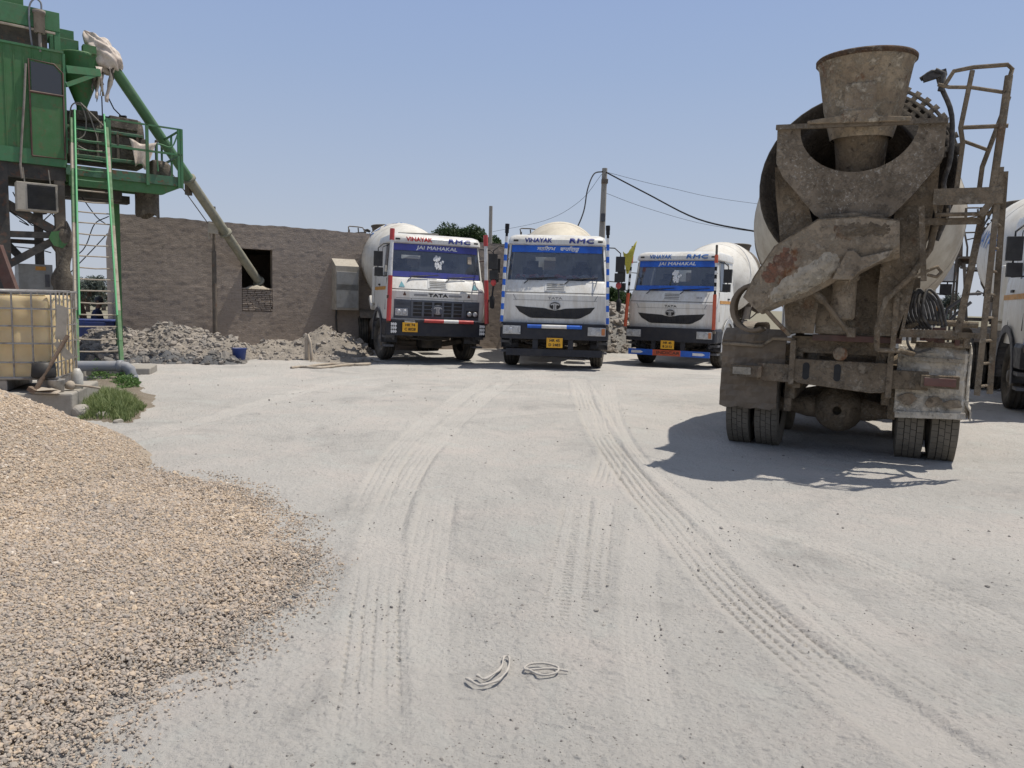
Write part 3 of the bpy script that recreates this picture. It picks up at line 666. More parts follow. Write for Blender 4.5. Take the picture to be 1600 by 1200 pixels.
# limp rag of cement sack / rope in the foreground
hp = [gnd(x, y) for x, y in [(728, 1056), (750, 1066), (775, 1060), (792, 1045), (796, 1025), (788, 1022), (782, 1040), (760, 1056), (745, 1052)]]
L = smooth_line(hp, 5); m = MB(); m.tube([(p[0], p[1], gh(p[0], p[1])+.001+.002*math.sin(i)) for i, p in enumerate(L)], [.005+.002*math.sin(i*1.3) for i in range(len(L))], n=6)
M['rag'] = paint('dusty_rag', (.48, .45, .41), (.42, .39, .355), rough=.95, dust=.3, bump=.6, bsc=60)
tag(m.build('rag_strip', M['rag'], None), 'dusty twisted strip of rag trodden into the foreground dust, left one', 'rag')
hp = [gnd(x, y) for x, y in [(822, 1040), (845, 1050), (868, 1047), (872, 1038), (850, 1032), (826, 1034), (822, 1042), (860, 1040), (888, 1044)]]
L = smooth_line(hp, 5); m = MB(); m.tube([(p[0], p[1], gh(p[0], p[1])+.001) for p in L], .0045, n=6)
tag(m.build('rag_strip', M['rag'], None), 'thin dusty loop of rag in the foreground dust, right of the twisted strip', 'rag')

# blue skip with tyre and bundle, far left behind the ladder
sk = empty('blue_skip', tuple(at(138, 500, 19.2).xy)+(0,), .1, 'blue metal bin partly hidden behind the long green ladder', 'bin')
m = MB(); m.box((0, 0, .48), (1.1, .9, .55), 0, None, 1.08); m.box((0, 0, .1), (.9, .7, .2), 1); m.box((.1, 0, .78), (1.3, .95, .05), 0); m.build('body', [M['blue_barrel'], M['steel_dark']], sk, bevel=.02)
ch = at(150, 482, 19.9); CX, CY = ch.x-.05, 19.9
chair = empty('chair', (CX, CY, 0), .15, 'brown plastic chair behind the blue bin, seen through the ladder', 'chair')
M['chairbrown'] = paint('chair_brown', (.13, .07, .04), (.10, .055, .035), rough=.5, dust=.2)
mb = MB(); mb.box((0, 0, .42), (.44, .44, .03)); mb.build('seat', M['chairbrown'], chair, bevel=.01)
mb = MB(); mb.prism([(-.2, .44), (.2, .44), (.22, .9), (.14, 1.16), (0, 1.20), (-.14, 1.16), (-.22, .9)], lambda y, z: (-.21-.12*(z-.44), y, z), lambda y, z: (-.24-.12*(z-.44), y, z)); mb.build('backrest', M['chairbrown'], chair, bevel=.01)
for x in (-.18, .18):
    for y in (-.18, .18): mb = MB(); mb.tube([(x, y, .41), (x*1.15, y*1.15, -.02)], .022, n=8); mb.build('leg', M['chairbrown'], chair)
def make_person(loc, rz):
    J = [(0, 0, .52, .15), (.0, 0, .70, .135), (.04, 0, .92, .15), (.07, 0, 1.06, .075), (.09, 0, 1.14, .055), (.12, 0, 1.22, .085), (.125, 0, 1.30, .09), (.115, 0, 1.36, .06)]
    E = [(i, i+1) for i in range(7)]; V = list(J)
    for sd in (-1, 1):
        b = len(V); V += [(.05, sd*.16, 1.0, .065), (.10, sd*.22, .78, .046), (.33, sd*.12, .72, .034), (.40, sd*.10, .71, .030)]; E += [(2, b), (b, b+1), (b+1, b+2), (b+2, b+3)]
        for f in range(4): q = len(V); V += [(.44, sd*.10+(f-1.5)*.02, .705, .010), (.475+.006*(1.5-abs(f-1.5)), sd*.10+(f-1.5)*.024, .69, .008)]; E += [(b+3, q), (q, q+1)]
        q = len(V); V += [(.40, sd*.07, .70, .011), (.43, sd*.055, .69, .009)]; E += [(b+3, q), (q, q+1)]
        b = len(V); V += [(.10, sd*.10, .54, .10), (.44, sd*.13, .56, .072), (.46, sd*.13, .30, .055), (.45, sd*.13, .09, .042), (.56, sd*.14, .05, .04)]; E += [(0, b), (b, b+1), (b+1, b+2), (b+2, b+3), (b+3, b+4)]
    me = bpy.data.meshes.new('person'); me.from_pydata([v[:3] for v in V], E, []); o = bpy.data.objects.new('person', me); col.objects.link(o)
    md = o.modifiers.new('k', 'SKIN'); sk = me.skin_vertices[0].data
    for i, v in enumerate(V): sk[i].radius = (v[3], v[3])
    sk[0].use_root = True; sb = o.modifiers.new('s', 'SUBSURF'); sb.levels = 2; sb.render_levels = 2
    bpy.context.view_layer.update(); dg = bpy.context.evaluated_depsgraph_get(); m2 = bpy.data.meshes.new_from_object(o.evaluated_get(dg)); o.modifiers.clear(); o.data = m2
    for mt in (paint('shirt_navy', (.02, .03, .09), rough=.9, dust=.1, bump=.2), paint('trousers_dark', (.05, .045, .04), rough=.9, dust=.1), paint('skin', (.20, .11, .07), rough=.6, dust=0, bump=0)): m2.materials.append(mt)
    for p in m2.polygons:
        c = p.center; p.use_smooth = True; p.material_index = 2 if (c.z > 1.09 or (c.x > .24 and c.z > .66)) else (1 if c.z < .64 else 0)
    hb = MB(); hb.lathe([(-.10, .07), (-.05, .098), (0, .105), (.05, .095), (.085, .06), (.10, .001)], (.105, 0, 1.30), (-.15, 0, 1), 18); hb.build('hair', M['txtblack'], o)
    MB().lathe([(0, .02), (.02, .012), (.03, .001)], (.20, 0, 1.25), (1, 0, -.3), 8).build('nose', m2.materials[2], o)
    for sd in (-1, 1): MB().lathe([(0, .012), (.008, .010), (.012, .001)], (.195, sd*.035, 1.285), (1, 0, 0), 8).build('eye', M['txtblack'], o); MB().lathe([(0, .03), (.012, .025), (.016, .001)], (.11, sd*.09, 1.265), (0, sd, 0), 8).build('ear', m2.materials[2], o)
    o.location = loc; o.rotation_euler = (0, 0, rz); return o
tag(make_person((CX+.02, CY, -.03), .15), 'person in a dark blue shirt sitting on a brown chair behind the ladder', 'person')

# ================================================================== MIXER TRUCKS
# a truck's own axes: front bumper at y=0, tail towards +y, ground z=0
RINGS = [  # z, front y, half width
 (1.03, .06, 1.185), (1.20, .03, 1.20), (1.70, .00, 1.20), (1.745, .03, 1.195), (1.98, .14, 1.175), (2.03, .19, 1.165), (2.83, .37, 1.10),
 (2.855, .285, 1.125), (2.95, .29, 1.12), (3.03, .36, 1.085), (3.075, .50, 1.0), (3.10, .80, .85)]
YB = 1.95
def ringval(z, k):
    for a, b in zip(RINGS, RINGS[1:]):
        if a[0] <= z <= b[0]: t = (z-a[0])/(b[0]-a[0]); return a[k]+(b[k]-a[k])*t
    return RINGS[0][k] if z < RINGS[0][0] else RINGS[-1][k]
def fy(x, z):
    w = ringval(z, 2); return ringval(z, 1)+.07*(x/w)**2
def front_strip(mb, x0, x1, z0, z1, off, m=0, n=10, th=.006):
    for k in range(n):
        a = x0+(x1-x0)*k/n; b = x0+(x1-x0)*(k+1)/n
        mb.add([(a, fy(a, z0)-off, z0), (b, fy(b, z0)-off, z0), (b, fy(b, z1)-off, z1), (a, fy(a, z1)-off, z1)], [(0, 1, 2, 3)], m)
    return mb
def text_geo(s, size, ext=.004, bold=0., shear=0., sx=1., space=1.):
    cu = bpy.data.curves.new('t', 'FONT'); cu.body = s; cu.size = size; cu.extrude = 0; cu.offset = bold; cu.shear = shear
    cu.align_x = 'CENTER'; cu.align_y = 'CENTER'; cu.space_character = space; cu.resolution_u = 3
    ob = bpy.data.objects.new('t', cu); col.objects.link(ob); bpy.context.view_layer.update()
    dg = bpy.context.evaluated_depsgraph_get(); me = bpy.data.meshes.new_from_object(ob.evaluated_get(dg))
    vs = [(v.co.x*sx, v.co.y) for v in me.vertices]; fs = [tuple(p.vertices) for p in me.polygons]
    bpy.data.objects.remove(ob); bpy.data.curves.remove(cu); bpy.data.meshes.remove(me)
    return vs, fs
def letters(name, s, size, mat, parent, fn, **k):
    """fn maps flat letter coordinates onto the surface"""
    bw_ = k.pop('bold', 0); vs, fs = text_geo(s, size, **k); mb = MB(); mb.keep = True
    for i, (dx, dz) in enumerate(((0, 0), (bw_, 0), (-bw_, 0), (0, bw_), (0, -bw_))):
        if i and not bw_: break
        mb.add([tuple(Vector(fn(a+dx, b+dz))+Vector((0, .0005*i, 0))) for a, b in vs], fs)
    return mb.build(name, mat, parent)
def front_letters(name, s, size, mat, parent, cx, cz, off=.008, **k):
    return letters(name, s, size, mat, parent, lambda a, b: (cx+a, fy(cx+a, cz+b)-off, cz+b), **k)
def ell(cx, cz, rx, rz, n=28, a0=0, a1=2*math.pi):
    return [(cx+rx*math.cos(a0+(a1-a0)*i/n), cz+rz*math.sin(a0+(a1-a0)*i/n)) for i in range(n)]
def fpoly(mb, poly, off, th=.012, m=0):
    mb.prism(poly, lambda x, z: (x, fy(x, z)-off-th, z), lambda x, z: (x, fy(x, z)-off+.03, z), m)
def logo(parent, cx, cz, s, ring, inner, mark):
    mb = MB(); fpoly(mb, ell(cx, cz, .135*s, .098*s), .02, .010, 0); fpoly(mb, ell(cx, cz, .120*s, .084*s), .021, .014, 1)
    # the T mark: a curved bar over a flared stem
    P = [(-.105, .030), (-.06, .052), (0, .060), (.06, .052), (.105, .030), (.085, .012), (.04, .030), (.028, -.02), (.04, -.072), (.006, -.078), (.010, .034), (-.010, .034), (-.006, -.078), (-.04, -.072), (-.028, -.02), (-.04, .030), (-.085, .012)]
    fpoly(mb, [(cx+a*s, cz+b*s) for a, b in P], .022, .018, 2)
    return mb.build('badge', [ring, inner, mark], parent)
def wheel(root, x, y, side, steer=0, dual=False, tread=False, tm=None, rim=True):
    """one wheel (or a twin pair) with tyre and rim; side -1 is the -x side"""
    w = empty('wheel', (x, y, .52)); w.parent = root; w.rotation_euler = (random.uniform(0, 6), 0, 0) if False else (0, 0, steer)
    tm = tm or M['tyre']
    offs = (0, -.33*side) if dual else (0,)
    for o_ in offs:
        wd = .285
        prof = [(-.10, .29), (-.13, .33), (-.142, .42), (-.13, .485)]
        gz_ = [-.115, -.062, -.05, .0-.006, .006, .05, .062, .115]
        if tread: xs_ = [(-.125, .505), (-.066, .518), (-.064, .50), (-.054, .50), (-.052, .519), (.052, .519), (.054, .50), (.064, .50), (.066, .518), (.125, .505)]
        else: xs_ = [(-.12, .505), (-.078, .515), (-.076, .500), (-.066, .500), (-.064, .518), (-.008, .52), (-.006, .504), (.006, .504), (.008, .52), (.064, .518), (.066, .500), (.076, .500), (.078, .515), (.12, .505)]
        prof = prof+xs_+[(.13, .485), (.142, .42), (.13, .33), (.10, .29)]
        mf = [0]*(len(prof)-1)
        if tread: mf = [0]*4+[1]*9+[0]*(len(prof)-14)
        mb = MB(); mb.lathe(prof, (o_, 0, 0), (1, 0, 0), 48, 0, True, mf)
        if tread:   # tread blocks with open cross grooves
            for row, (a, b, nb) in enumerate(((-.127, -.064, 44), (-.056, -.003, 40), (.003, .056, 40), (.064, .127, 44))):
                for q in range(nb):
                    a0 = 2*math.pi*(q+.5*(row % 2))/nb; a1 = a0+2*math.pi/nb*.92; r0, r1 = .505, (.524 if row in (1, 2) else .520)
                    sk = .01 if row in (1, 2) else 0
                    P = []
                    for r in (r0, r1):
                        for (aa, xx) in ((a0, a), (a1, a), (a1+sk*2, b), (a0+sk*2, b)): P.append((o_+xx, r*math.cos(aa), r*math.sin(aa)))
                    mb.add(P, [(0, 1, 2, 3), (4, 5, 6, 7), (0, 1, 5, 4), (1, 2, 6, 5), (2, 3, 7, 6), (3, 0, 4, 7)], 0)
        mb.build('tyre', [tm, M['tyre_groove']], w)
    if rim:
        s = side; mb = MB()
        f = (1 if not dual else 1)
        if not dual: pr = [(.09, .30), (.10, .295), (.03, .27), (.045, .20), (.085, .17), (.09, .10), (.13, .09), (.135, .001)]
        else: pr = [(.11, .30), (.10, .285), (-.05, .26), (-.06, .17), (-.02, .15), (.06, .11), (.07, .001)]
        mb.lathe([(t*s, r) for t, r in pr], (0, 0, 0), (1, 0, 0), 28)
        for q in range(10):
            a = 2*math.pi*q/10; c = ((.075 if not dual else -.04)*s, .185*math.cos(a), .185*math.sin(a)); mb.lathe([(0, .016), (.03*s, .014), (.03*s, .001)], c, (1, 0, 0), 6)
        for q in range(8):
            a = 2*math.pi*(q+.5)/8; mb.disc(((.037 if not dual else -.046)*s, .235*math.cos(a), .235*math.sin(a)), (s, 0, 0), .022, 10, 1)
        mb.build('rim', [M['rim'], M['seam']], w)
    return w
DAX0 = Vector((0, 2.75, 2.46)); DAX1 = Vector((0, 7.0, 3.09)); DAX = (DAX1-DAX0).normalized(); DLEN = (DAX1-DAX0).length
DX = Vector((1, 0, 0)); DZ = DX.cross(DAX)
DPROF = [(0, .30), (.0, .48), (.05, .52), (.25, .70), (.55, .91), (.9, 1.09), (1.25, 1.19), (1.6, 1.24), (1.95, 1.26), (2.35, 1.26), (2.6, 1.245), (2.85, 1.20), (3.2, 1.10), (3.6, .98), (3.95, .86), (4.15, .78), (DLEN, .75)]
def drum_r(t):
    for a, b in zip(DPROF[1:], DPROF[2:]):
        if a[0] <= t <= b[0]: return a[1]+(b[1]-a[1])*(t-a[0])/(b[0]-a[0])
    return DPROF[-1][1]
def dpt(t, ang, r): return DAX0+DAX*t+(DX*math.sin(ang)+DZ*math.cos(ang))*r
def RP(u, z, y): return (-u, y, z)

def smooth_line3(P, k=4):
    P = [Vector(p) for p in P]; Q = [2*P[0]-P[1]]+P+[2*P[-1]-P[-2]]; out = []
    for i in range(1, len(Q)-2):
        for j in range(k):
            t = j/k; out.append(.5*(2*Q[i]+(Q[i+1]-Q[i-1])*t+(2*Q[i-1]-5*Q[i]+4*Q[i+1]-Q[i+2])*t*t+(3*Q[i]-Q[i-1]-3*Q[i+1]+Q[i+2])*t**3))
    return out+[Q[-2]]
FLIP = False
def make_truck(c):
    s = c['style']; root = empty('mixer_truck', c['loc'], c['rz'], c['label'], 'concrete mixer truck', 'concrete mixer trucks parked in the yard')
    WH = c.get('white', M['white'])
    rough = c.get('dirty', False); CH = M['caked'] if rough else M['chassis']
    # ---------------- cab shell
    cab = empty('cab'); cab.parent = root
    rows = []
    for (z, y0, w) in RINGS:
        r = .10 if z < 2.9 else .14; yb = YB if z < 3.05 else YB-.1
        wi = w-r; P = [(-w+.01, yb), (-w, 1.42), (-w, .98), (-w, y0+.07+r+.05)]
        for a in (30, 60): P.append((-wi-r*math.cos(R(a)), y0+.07*((wi+r*math.cos(R(a)))/w)**2+r*(1-math.sin(R(a)))))
        for fx in (-1, -.55, 0, .55, 1): P.append((wi*fx, y0+.07*(wi*fx/w)**2))
        for a in (60, 30): P.append((wi+r*math.cos(R(a)), y0+.07*((wi+r*math.cos(R(a)))/w)**2+r*(1-math.sin(R(a)))))
        P += [(w, y0+.07+r+.05), (w, .98), (w, 1.42), (w-.01, yb)]
        rows.append([(x, y, z) for x, y in P])
    n = len(rows[0]); mb = MB(); vs = [p for rw in rows for p in rw]; fs = []; sm = []
    iw = 5  # band index of the windscreen
    for i in range(len(rows)-1):
        for k in range(n-1):
            if i == iw and 5 <= k <= 10: continue         # windscreen opening
            if i == iw and k in (2, n-4): continue         # side windows
            fs.append((i*n+k, i*n+k+1, (i+1)*n+k+1, (i+1)*n+k))
    fs.append(tuple((len(rows)-1)*n+k for k in range(n)))
    mb.add(vs, fs, 0, False)
    # rear wall with a window
    for (xa, xb, za, zb) in ((-1.16, 1.16, 1.03, 2.34), (-1.12, c.get('rw', -.55), 2.34, 2.66), (c.get('rw', -.55)+.5, 1.12, 2.34, 2.66), (-1.08, 1.08, 2.66, 3.04)):
        mb.span((xa, YB-.03, za), (xb, YB-.005, zb), 0)
    sh = mb.build('shell', [WH, M['interior']], cab, solid=.02); sh.modifiers['s'].offset = -1 if not FLIP else 1
    for p in sh.data.polygons: p.use_smooth = True
    md = sh.modifiers.new('e', 'EDGE_SPLIT'); md.split_angle = R(35)
    # interior
    mb = MB(); mb.box((0, .75, 1.86), (2.2, .62, .2)); mb.box((0, .55, 1.97), (2.15, .42, .10)); mb.box((0, 1.0, 1.2), (2.2, 1.7, .1))
    for x in (-.6, .6):
        mb.box((x, 1.35, 1.75), (.5, .5, .16)); mb.box((x, 1.62, 2.08), (.48, .14, .62)); mb.box((x, 1.62, 2.46), (.28, .10, .16))
    L = [(.6+.22*math.cos(a), .86+.10*math.sin(a), 2.06+.18*math.sin(a)) for a in np.linspace(0, 2*math.pi, 20)]
    mb.tube(L, .016, n=6); mb.tube([(.6, .86, 2.06), (.6, .7, 1.85)], .03)
    mb.build('dashboard', M['interior'], cab, bevel=.02)
    if c.get('dash'): 
        mb = MB(); pts = []
        for i in range(24):
            x = -.95+1.9*i/23; pts.append((x, .42+.04*math.sin(i*1.9), 2.04+.05+.05*abs(math.sin(i*.9))))
        mb.tube(pts, [.045+.02*math.sin(i*2.3) for i in range(24)], n=7); mb.build('dash_cloth', M['cloth'], cab)
    # windscreen pane
    mb = MB(); a_, b_ = rows[iw], rows[iw+1]; off = Vector((0, .015, 0))
    for k in range(5, 11): mb.add([Vector(a_[k])+off, Vector(a_[k+1])+off, Vector(b_[k+1])+off, Vector(b_[k])+off], [(0, 1, 2, 3)], 0, True)
    ws = mb.build('windscreen', M['glass'], cab)
    for x in (-1, 1):
        mb = MB(); k = 2 if x < 0 else n-4
        q = [Vector(a_[k]), Vector(a_[k+1]), Vector(b_[k+1]), Vector(b_[k])]; mb.add([p+Vector((-x*.012, 0, 0)) for p in q], [(0, 1, 2, 3)], 0)
        mb.build('side_glass', M['glass'], cab)
    # door seams, handles, door stripe
    for x in (-1, 1):
        mb = MB()
        for (ya, za, yb_, zb_) in ((.34, 1.25, .34, 2.0), (1.42, 1.25, 1.42, 2.78), (.42, 2.04, .5, 2.78), (.5, 2.79, 1.42, 2.79)):
            wa_, wb_ = ringval(za, 2)+.004, ringval(zb_, 2)+.004
            mb.bar((x*wa_, ya, za), (x*wb_, yb_, zb_), .012, .012, 0)
        mb.build('door_seam', [M['seam']], cab)
        mb = MB(); mb.bar((x*1.20, 1.2, 1.85), (x*1.20, 1.36, 1.85), .03, .04); mb.build('door_handle', M['plastic'], cab)
        mb = MB(); mb.span((x*1.196, .36, 1.72), (x*1.207, 1.9, 1.80), 0); mb.build('door_stripe', M['stripe'], cab)
    # gutter, marker lamps in header
    for x in (-.94, .98): front_strip(MB(), x-.055, x+.055, 2.905, 2.945, .012, 0, 2).build('marker_lamp', M['plastic'], cab)
    # header letters
    if c.get('head'):
        hm, hm2 = c['headmat']
        front_letters('lettering', c['head'][0], .145, hm, cab, -.43, 2.93, off=.018, bold=.006, sx=1.0, shear=c.get('shear', 0))
        front_letters('lettering', c['head'][1], .150, hm2, cab, .55, 2.93, off=.018, bold=.009, sx=1.75, shear=.10, space=1.1)
    # sun bands on the glass
    bm_ = c['band']; front_strip(MB(), -1.03, 1.03, 2.665, 2.825, .006, 0, 12).build('sun_band', bm_, cab)
    if c.get('lowband'): front_strip(MB(), -1.06, 1.06, 2.04, 2.17, .006, 0, 12).build('sun_band', bm_, cab)
    if c.get('bandtext'): front_letters('lettering', c['bandtext'], c.get('bandsize', .12), M['txtwhite'], cab, .02, 2.748, off=.012, bold=.004, sx=1.35, shear=.15)
    if c.get('decal'):
        rr = random.Random(5); mb = MB()
        for q in range(26):
            cx = rr.gauss(.04, .05); cz = 2.42+rr.uniform(-.14, .13); a0 = rr.uniform(0, 6)
            P = [(cx+rr.uniform(.012, .045)*math.cos(a0+2*math.pi*i/7), cz+rr.uniform(.02, .06)*math.sin(a0+2*math.pi*i/7)) for i in range(7)]
            mb.add([(x, fy(x, z)-.004-.0006*q, z) for x, z in P], [tuple(range(7))], 0)
        mb.build('white_decal', M['txtwhite'], cab)
    if c.get('sticker'):
        mb = MB(); mb.add([(x, fy(x, z)-.008, z) for x, z in ((.78, 2.42), (.88, 2.42), (.88, 2.60), (.78, 2.60))], [(0, 1, 2, 3)]); mb.build('paper_sticker', M['beige'], cab)
    # cowl: louvres, wipers
    mb = MB(); front_strip(mb, -.24, .24, 1.79, 1.99, .006, 0, 4)
    for i in range(4): front_strip(mb, -.20, .20, 1.815+i*.042, 1.828+i*.042, .012, 1, 4)
    front_strip(mb, -1.14, 1.14, 1.742, 1.756, .006, 1, 12)
    mb.build('cowl_vent', [WH, M['seam']], cab)
    for x in (-.62, .30):
        mb = MB(); mb.tube([(x-.10, fy(x, 1.96)-.01, 1.95), (x, fy(x, 2.03)-.05, 2.04), (x+.42, fy(x+.4, 2.09)-.045, 2.09)], .011, n=5)
        mb.tube([(x-.05, fy(x, 2.06)-.035, 2.06), (x+.65, fy(min(1, x+.6), 2.115)-.035, 2.11)], .009, n=5)
        mb.build('wiper', M['plastic'], cab)
    # ---------------- front face
    if s == 'b':
        mb = MB()
        for x in (-.64, .66): front_strip(mb, x-.005, x+.005, 1.07, 1.73, .003, 0, 1)
        front_strip(mb, -.95, .95, 1.575, 1.583, .003, 0, 12)
        front_strip(mb, -1.12, 1.12, 1.06, 1.07, .003, 0, 12)
        for x in (-1, 1):
            mb.bar((x*.95, fy(.95, 1.70)-.004, 1.70), (x*.88, fy(.88, 1.58)-.004, 1.57), .01, .012)
        mb.build('panel_seam', M['grey_sticker'], cab)
        mb = MB(); P = [(-.90, 1.44), (-.60, 1.42), (-.22, 1.40), (-.12, 1.37), (.12, 1.37), (.22, 1.40), (.60, 1.42), (.90, 1.44), (.80, 1.31), (.58, 1.19), (.5, 1.175), (-.5, 1.175), (-.58, 1.19), (-.80, 1.31)]
        # cut in strips so that it follows the curve of the panel
        xs_ = np.linspace(-.90, .90, 37)
        def zt(x):
            ax = abs(x); return np.interp(ax, [0, .12, .22, .6, .9], [1.37, 1.37, 1.40, 1.42, 1.44])
        def zb(x):
            ax = abs(x); return np.interp(ax, [0, .5, .58, .8, .9], [1.175, 1.175, 1.19, 1.31, 1.438])
        for xa, xb in zip(xs_, xs_[1:]):
            mb.add([(x, fy(x, z)-o_, z) for o_ in (.008, -.02) for x, z in ((xa, zb(xa)), (xb, zb(xb)), (xb, zt(xb)), (xa, zt(xa)))], [(0, 1, 2, 3), (0, 1, 5, 4), (3, 2, 6, 7)], 0)
        for x in np.arange(-.66, .67, .045):
            if zt(x)-zb(x) > .08: mb.bar((x, fy(x, 1.3)-.013, zb(x)+.02), (x, fy(x, 1.3)-.013, zt(x)-.02), .016, .012, 1)
        mb.build('grille', [M['plastic'], M['bumper']], cab)
        logo(cab, .0, 1.455, 1.0, M['silver'], M['txtblack'], M['silver'])
        front_letters('lettering', 'TATA', .075, M['grey_sticker'] if c.get('faint') else M['txtblack'], cab, .0, 1.625, off=.005, bold=.003, sx=1.7)
        front_letters('lettering', '2518', .045, M['grey_sticker'], cab, .72, 1.86, off=.006, bold=.002, sx=1.6) if c.get('num') else None
    elif s == 'a':
        mb = MB()
        # dark lower panel with lamps
        front_strip(mb, -1.04, 1.04, 1.07, 1.50, .012, 0, 14); 
        for z in (1.07, 1.50): mb.bar((-1.04, fy(1, z)-.0, z), (1.04, fy(1, z)-.0, z), .02, .01, 0)
        # centre grille: frame and bars
        for i in range(5): front_strip(mb, -.60, .60, 1.11+i*.087, 1.128+i*.087, .035, 0, 8)
        for i in range(4):
            front_strip(mb, -.60, .60, 1.128+i*.087, 1.197+i*.087, .014, 1, 8)
        for x in (-.62, -.36, -.12, .12, .36, .62): mb.bar((x, fy(x, 1.1)-.03, 1.10), (x, fy(x, 1.47)-.03, 1.47), .05, .03, 0)
        for x in (-.83, .83):
            for i in range(4): mb.bar((x-.17, fy(x, 1.35)-.03, 1.36+i*.033), (x+.17, fy(x, 1.35)-.03, 1.36+i*.033), .012, .014, 0)
        mb.build('grille', [M['grille'], M['plastic']], cab)
        for x in (-.86, .86):
            mb = MB(); mb.box((x, fy(x, 1.2)-.02, 1.21), (.30, .05, .17), 0); mb.lathe([(0, .06), (-.02, .05), (-.022, .001)], (x-.07, fy(x, 1.2)-.045, 1.21), (0, 1, 0), 16, 1); mb.lathe([(0, .06), (-.02, .05), (-.022, .001)], (x+.07, fy(x, 1.2)-.045, 1.21), (0, 1, 0), 16, 1)
            mb.build('headlight', [M['lamp'] if x < 0 else M['plastic'], M['silver']], cab, bevel=.01)
        logo(cab, .0, 1.29, 1.15, M['silver'], M['grille'], M['silver'])
        mb = MB()
        for x in (-.64, .64): front_strip(mb, x-.005, x+.005, 1.50, 1.73, .003, 0, 1)
        for xa, xb in ((-.58, -.26), (.26, .58)): front_strip(mb, xa, xb, 1.60, 1.645, .004, 1, 3)
        front_strip(mb, -1.0, 1.0, 1.535, 1.545, .004, 1, 8)
        mb.build('panel_seam', [M['seam'], M['grey_sticker']], cab)
        front_letters('lettering', 'TATA', .105, M['txtblack'], cab, .0, 1.62, off=.006, bold=.006, sx=1.75)
        for x in (-.86, .92): mb = MB(); fpoly(mb, [(x-.07, 1.80), (x+.07, 1.80), (x+.04, 1.86), (x, 1.93), (x-.04, 1.86)], .004, .004, 0); mb.build('teal_sticker', M['teal'], cab)
        for x in (-.80, .76): mb = MB(); fpoly(mb, [(x-.035, 1.60), (x+.035, 1.60), (x+.03, 1.63), (x, 1.69), (x-.03, 1.63)], .004, .004, 0); mb.build('small_mark', M['brown'], cab)
    # ---------------- bumper
    bp = empty('bumper'); bp.parent = root
    zt_, zb_ = (1.065, .70) if s == 'b' else (1.02, .66)
    mb = MB(); prof = [(-1.225, .62), (-1.225, .10), (-1.19, .0), (-1.10, -.05), (-.6, -.075), (.6, -.075), (1.10, -.05), (1.19, .0), (1.225, .10), (1.225, .62)]
    inn = [(x*.93, y+.09 if abs(x) < 1.2 else y) for x, y in prof]; n2 = len(prof)
    vs = []
    for (z, k) in ((zb_, 1.0), (zb_+.03, 1.006), (zt_-.06, 1.006), (zt_, .985)): vs += [(x*k, y*k, z) for x, y in prof]
    fs = [(i*n2+k, i*n2+k+1, (i+1)*n2+k+1, (i+1)*n2+k) for i in range(3) for k in range(n2-1)]
    b0 = len(vs); vs += [(x, y, zt_-.01) for x, y in inn]+[(x, y, zb_+.01) for x, y in inn]
    fs += [(3*n2+k, 3*n2+k+1, b0+k+1, b0+k) for k in range(n2-1)]+[(k, k+1, b0+n2+k+1, b0+n2+k) for k in range(n2-1)]
    mb.add(vs, fs); mb.build('bumper_beam', M['bumper'], bp, bevel=.008)
    if s == 'b':
        for x in (-1, 1):
            mb = MB(); mb.box((x*.955, -.085, .90), (.40, .05, .19), 2); mb.box((x*1.0-.0-x*.13, -.115, .90), (.13, .02, .15), 0); mb.box((x*.955+x*.045*0, -.115, .90), (.02, .02, .15), 2)
            mb.box((x*.98, -.108, .90), (.15, .03, .15), 0); mb.box((x*1.10, -.10, .90), (.075, .04, .15), 1)
            mb.lathe([(0, .055), (-.012, .045), (-.014, .001)], (x*.98, -.122, .90), (0, 1, 0), 16, 3)
            mb.build('headlight', [M['lamp'], M['lampamber'] if x > 0 or s != 'b' else M['lamp'], M['silver'] if x > 0 else M['lamp'], M['silver']], bp, bevel=.006)
    # number plate
    px0, pz0 = c['plate_at']; pl = MB(); pl.box((px0, -.115, pz0), (.36, .015, .22), 0)
    npm = MB(); plate = pl.build('number_plate', M['yellow'], bp)
    for (tx, dz, sz) in ((c['plate'][0], .048, .085), (c['plate'][1], -.05, .085)):
        letters('lettering', tx, sz, M['txtblack'], bp, lambda a, b, dz=dz: (px0+a, -.126, pz0+dz+b), bold=.003, sx=1.05)
    mb = MB(); mb.bar((px0, -.10, pz0+.1), (px0, -.03, pz0+.16), .25, .02); mb.build('plate_bracket', M['bumper'], bp)
    # coloured tube on the bumper
    if c.get('tube'):
        z = zt_-.075 if s == 'b' else zt_-.0; segs = c['tube']; mb = MB()
        for (xa, xb, mi) in segs: mb.tube([(xa, -.125, z), (xb, -.125, z)], .042, mi, 12)
        mb.build('bumper_tube', c['tubemats'], bp)
    if c.get('endstick'):
        rr = random.Random(9)
        for x in (-1.06, 1.09):
            mb = MB()
            for q in range(9):
                cx = x+((q % 3)-1)*.045; cz = .84+((q//3)-1)*.085; P = [(cx+.024*math.cos(a)*(1+.3*math.cos(3*a)), cz+.040*math.sin(a)) for a in np.linspace(0, 5.6, 8)]
                mb.add([(u, -.065-.012, w) for u, w in P], [tuple(range(8))])
            mb.build('leaf_sticker', M['txtwhite'], bp)
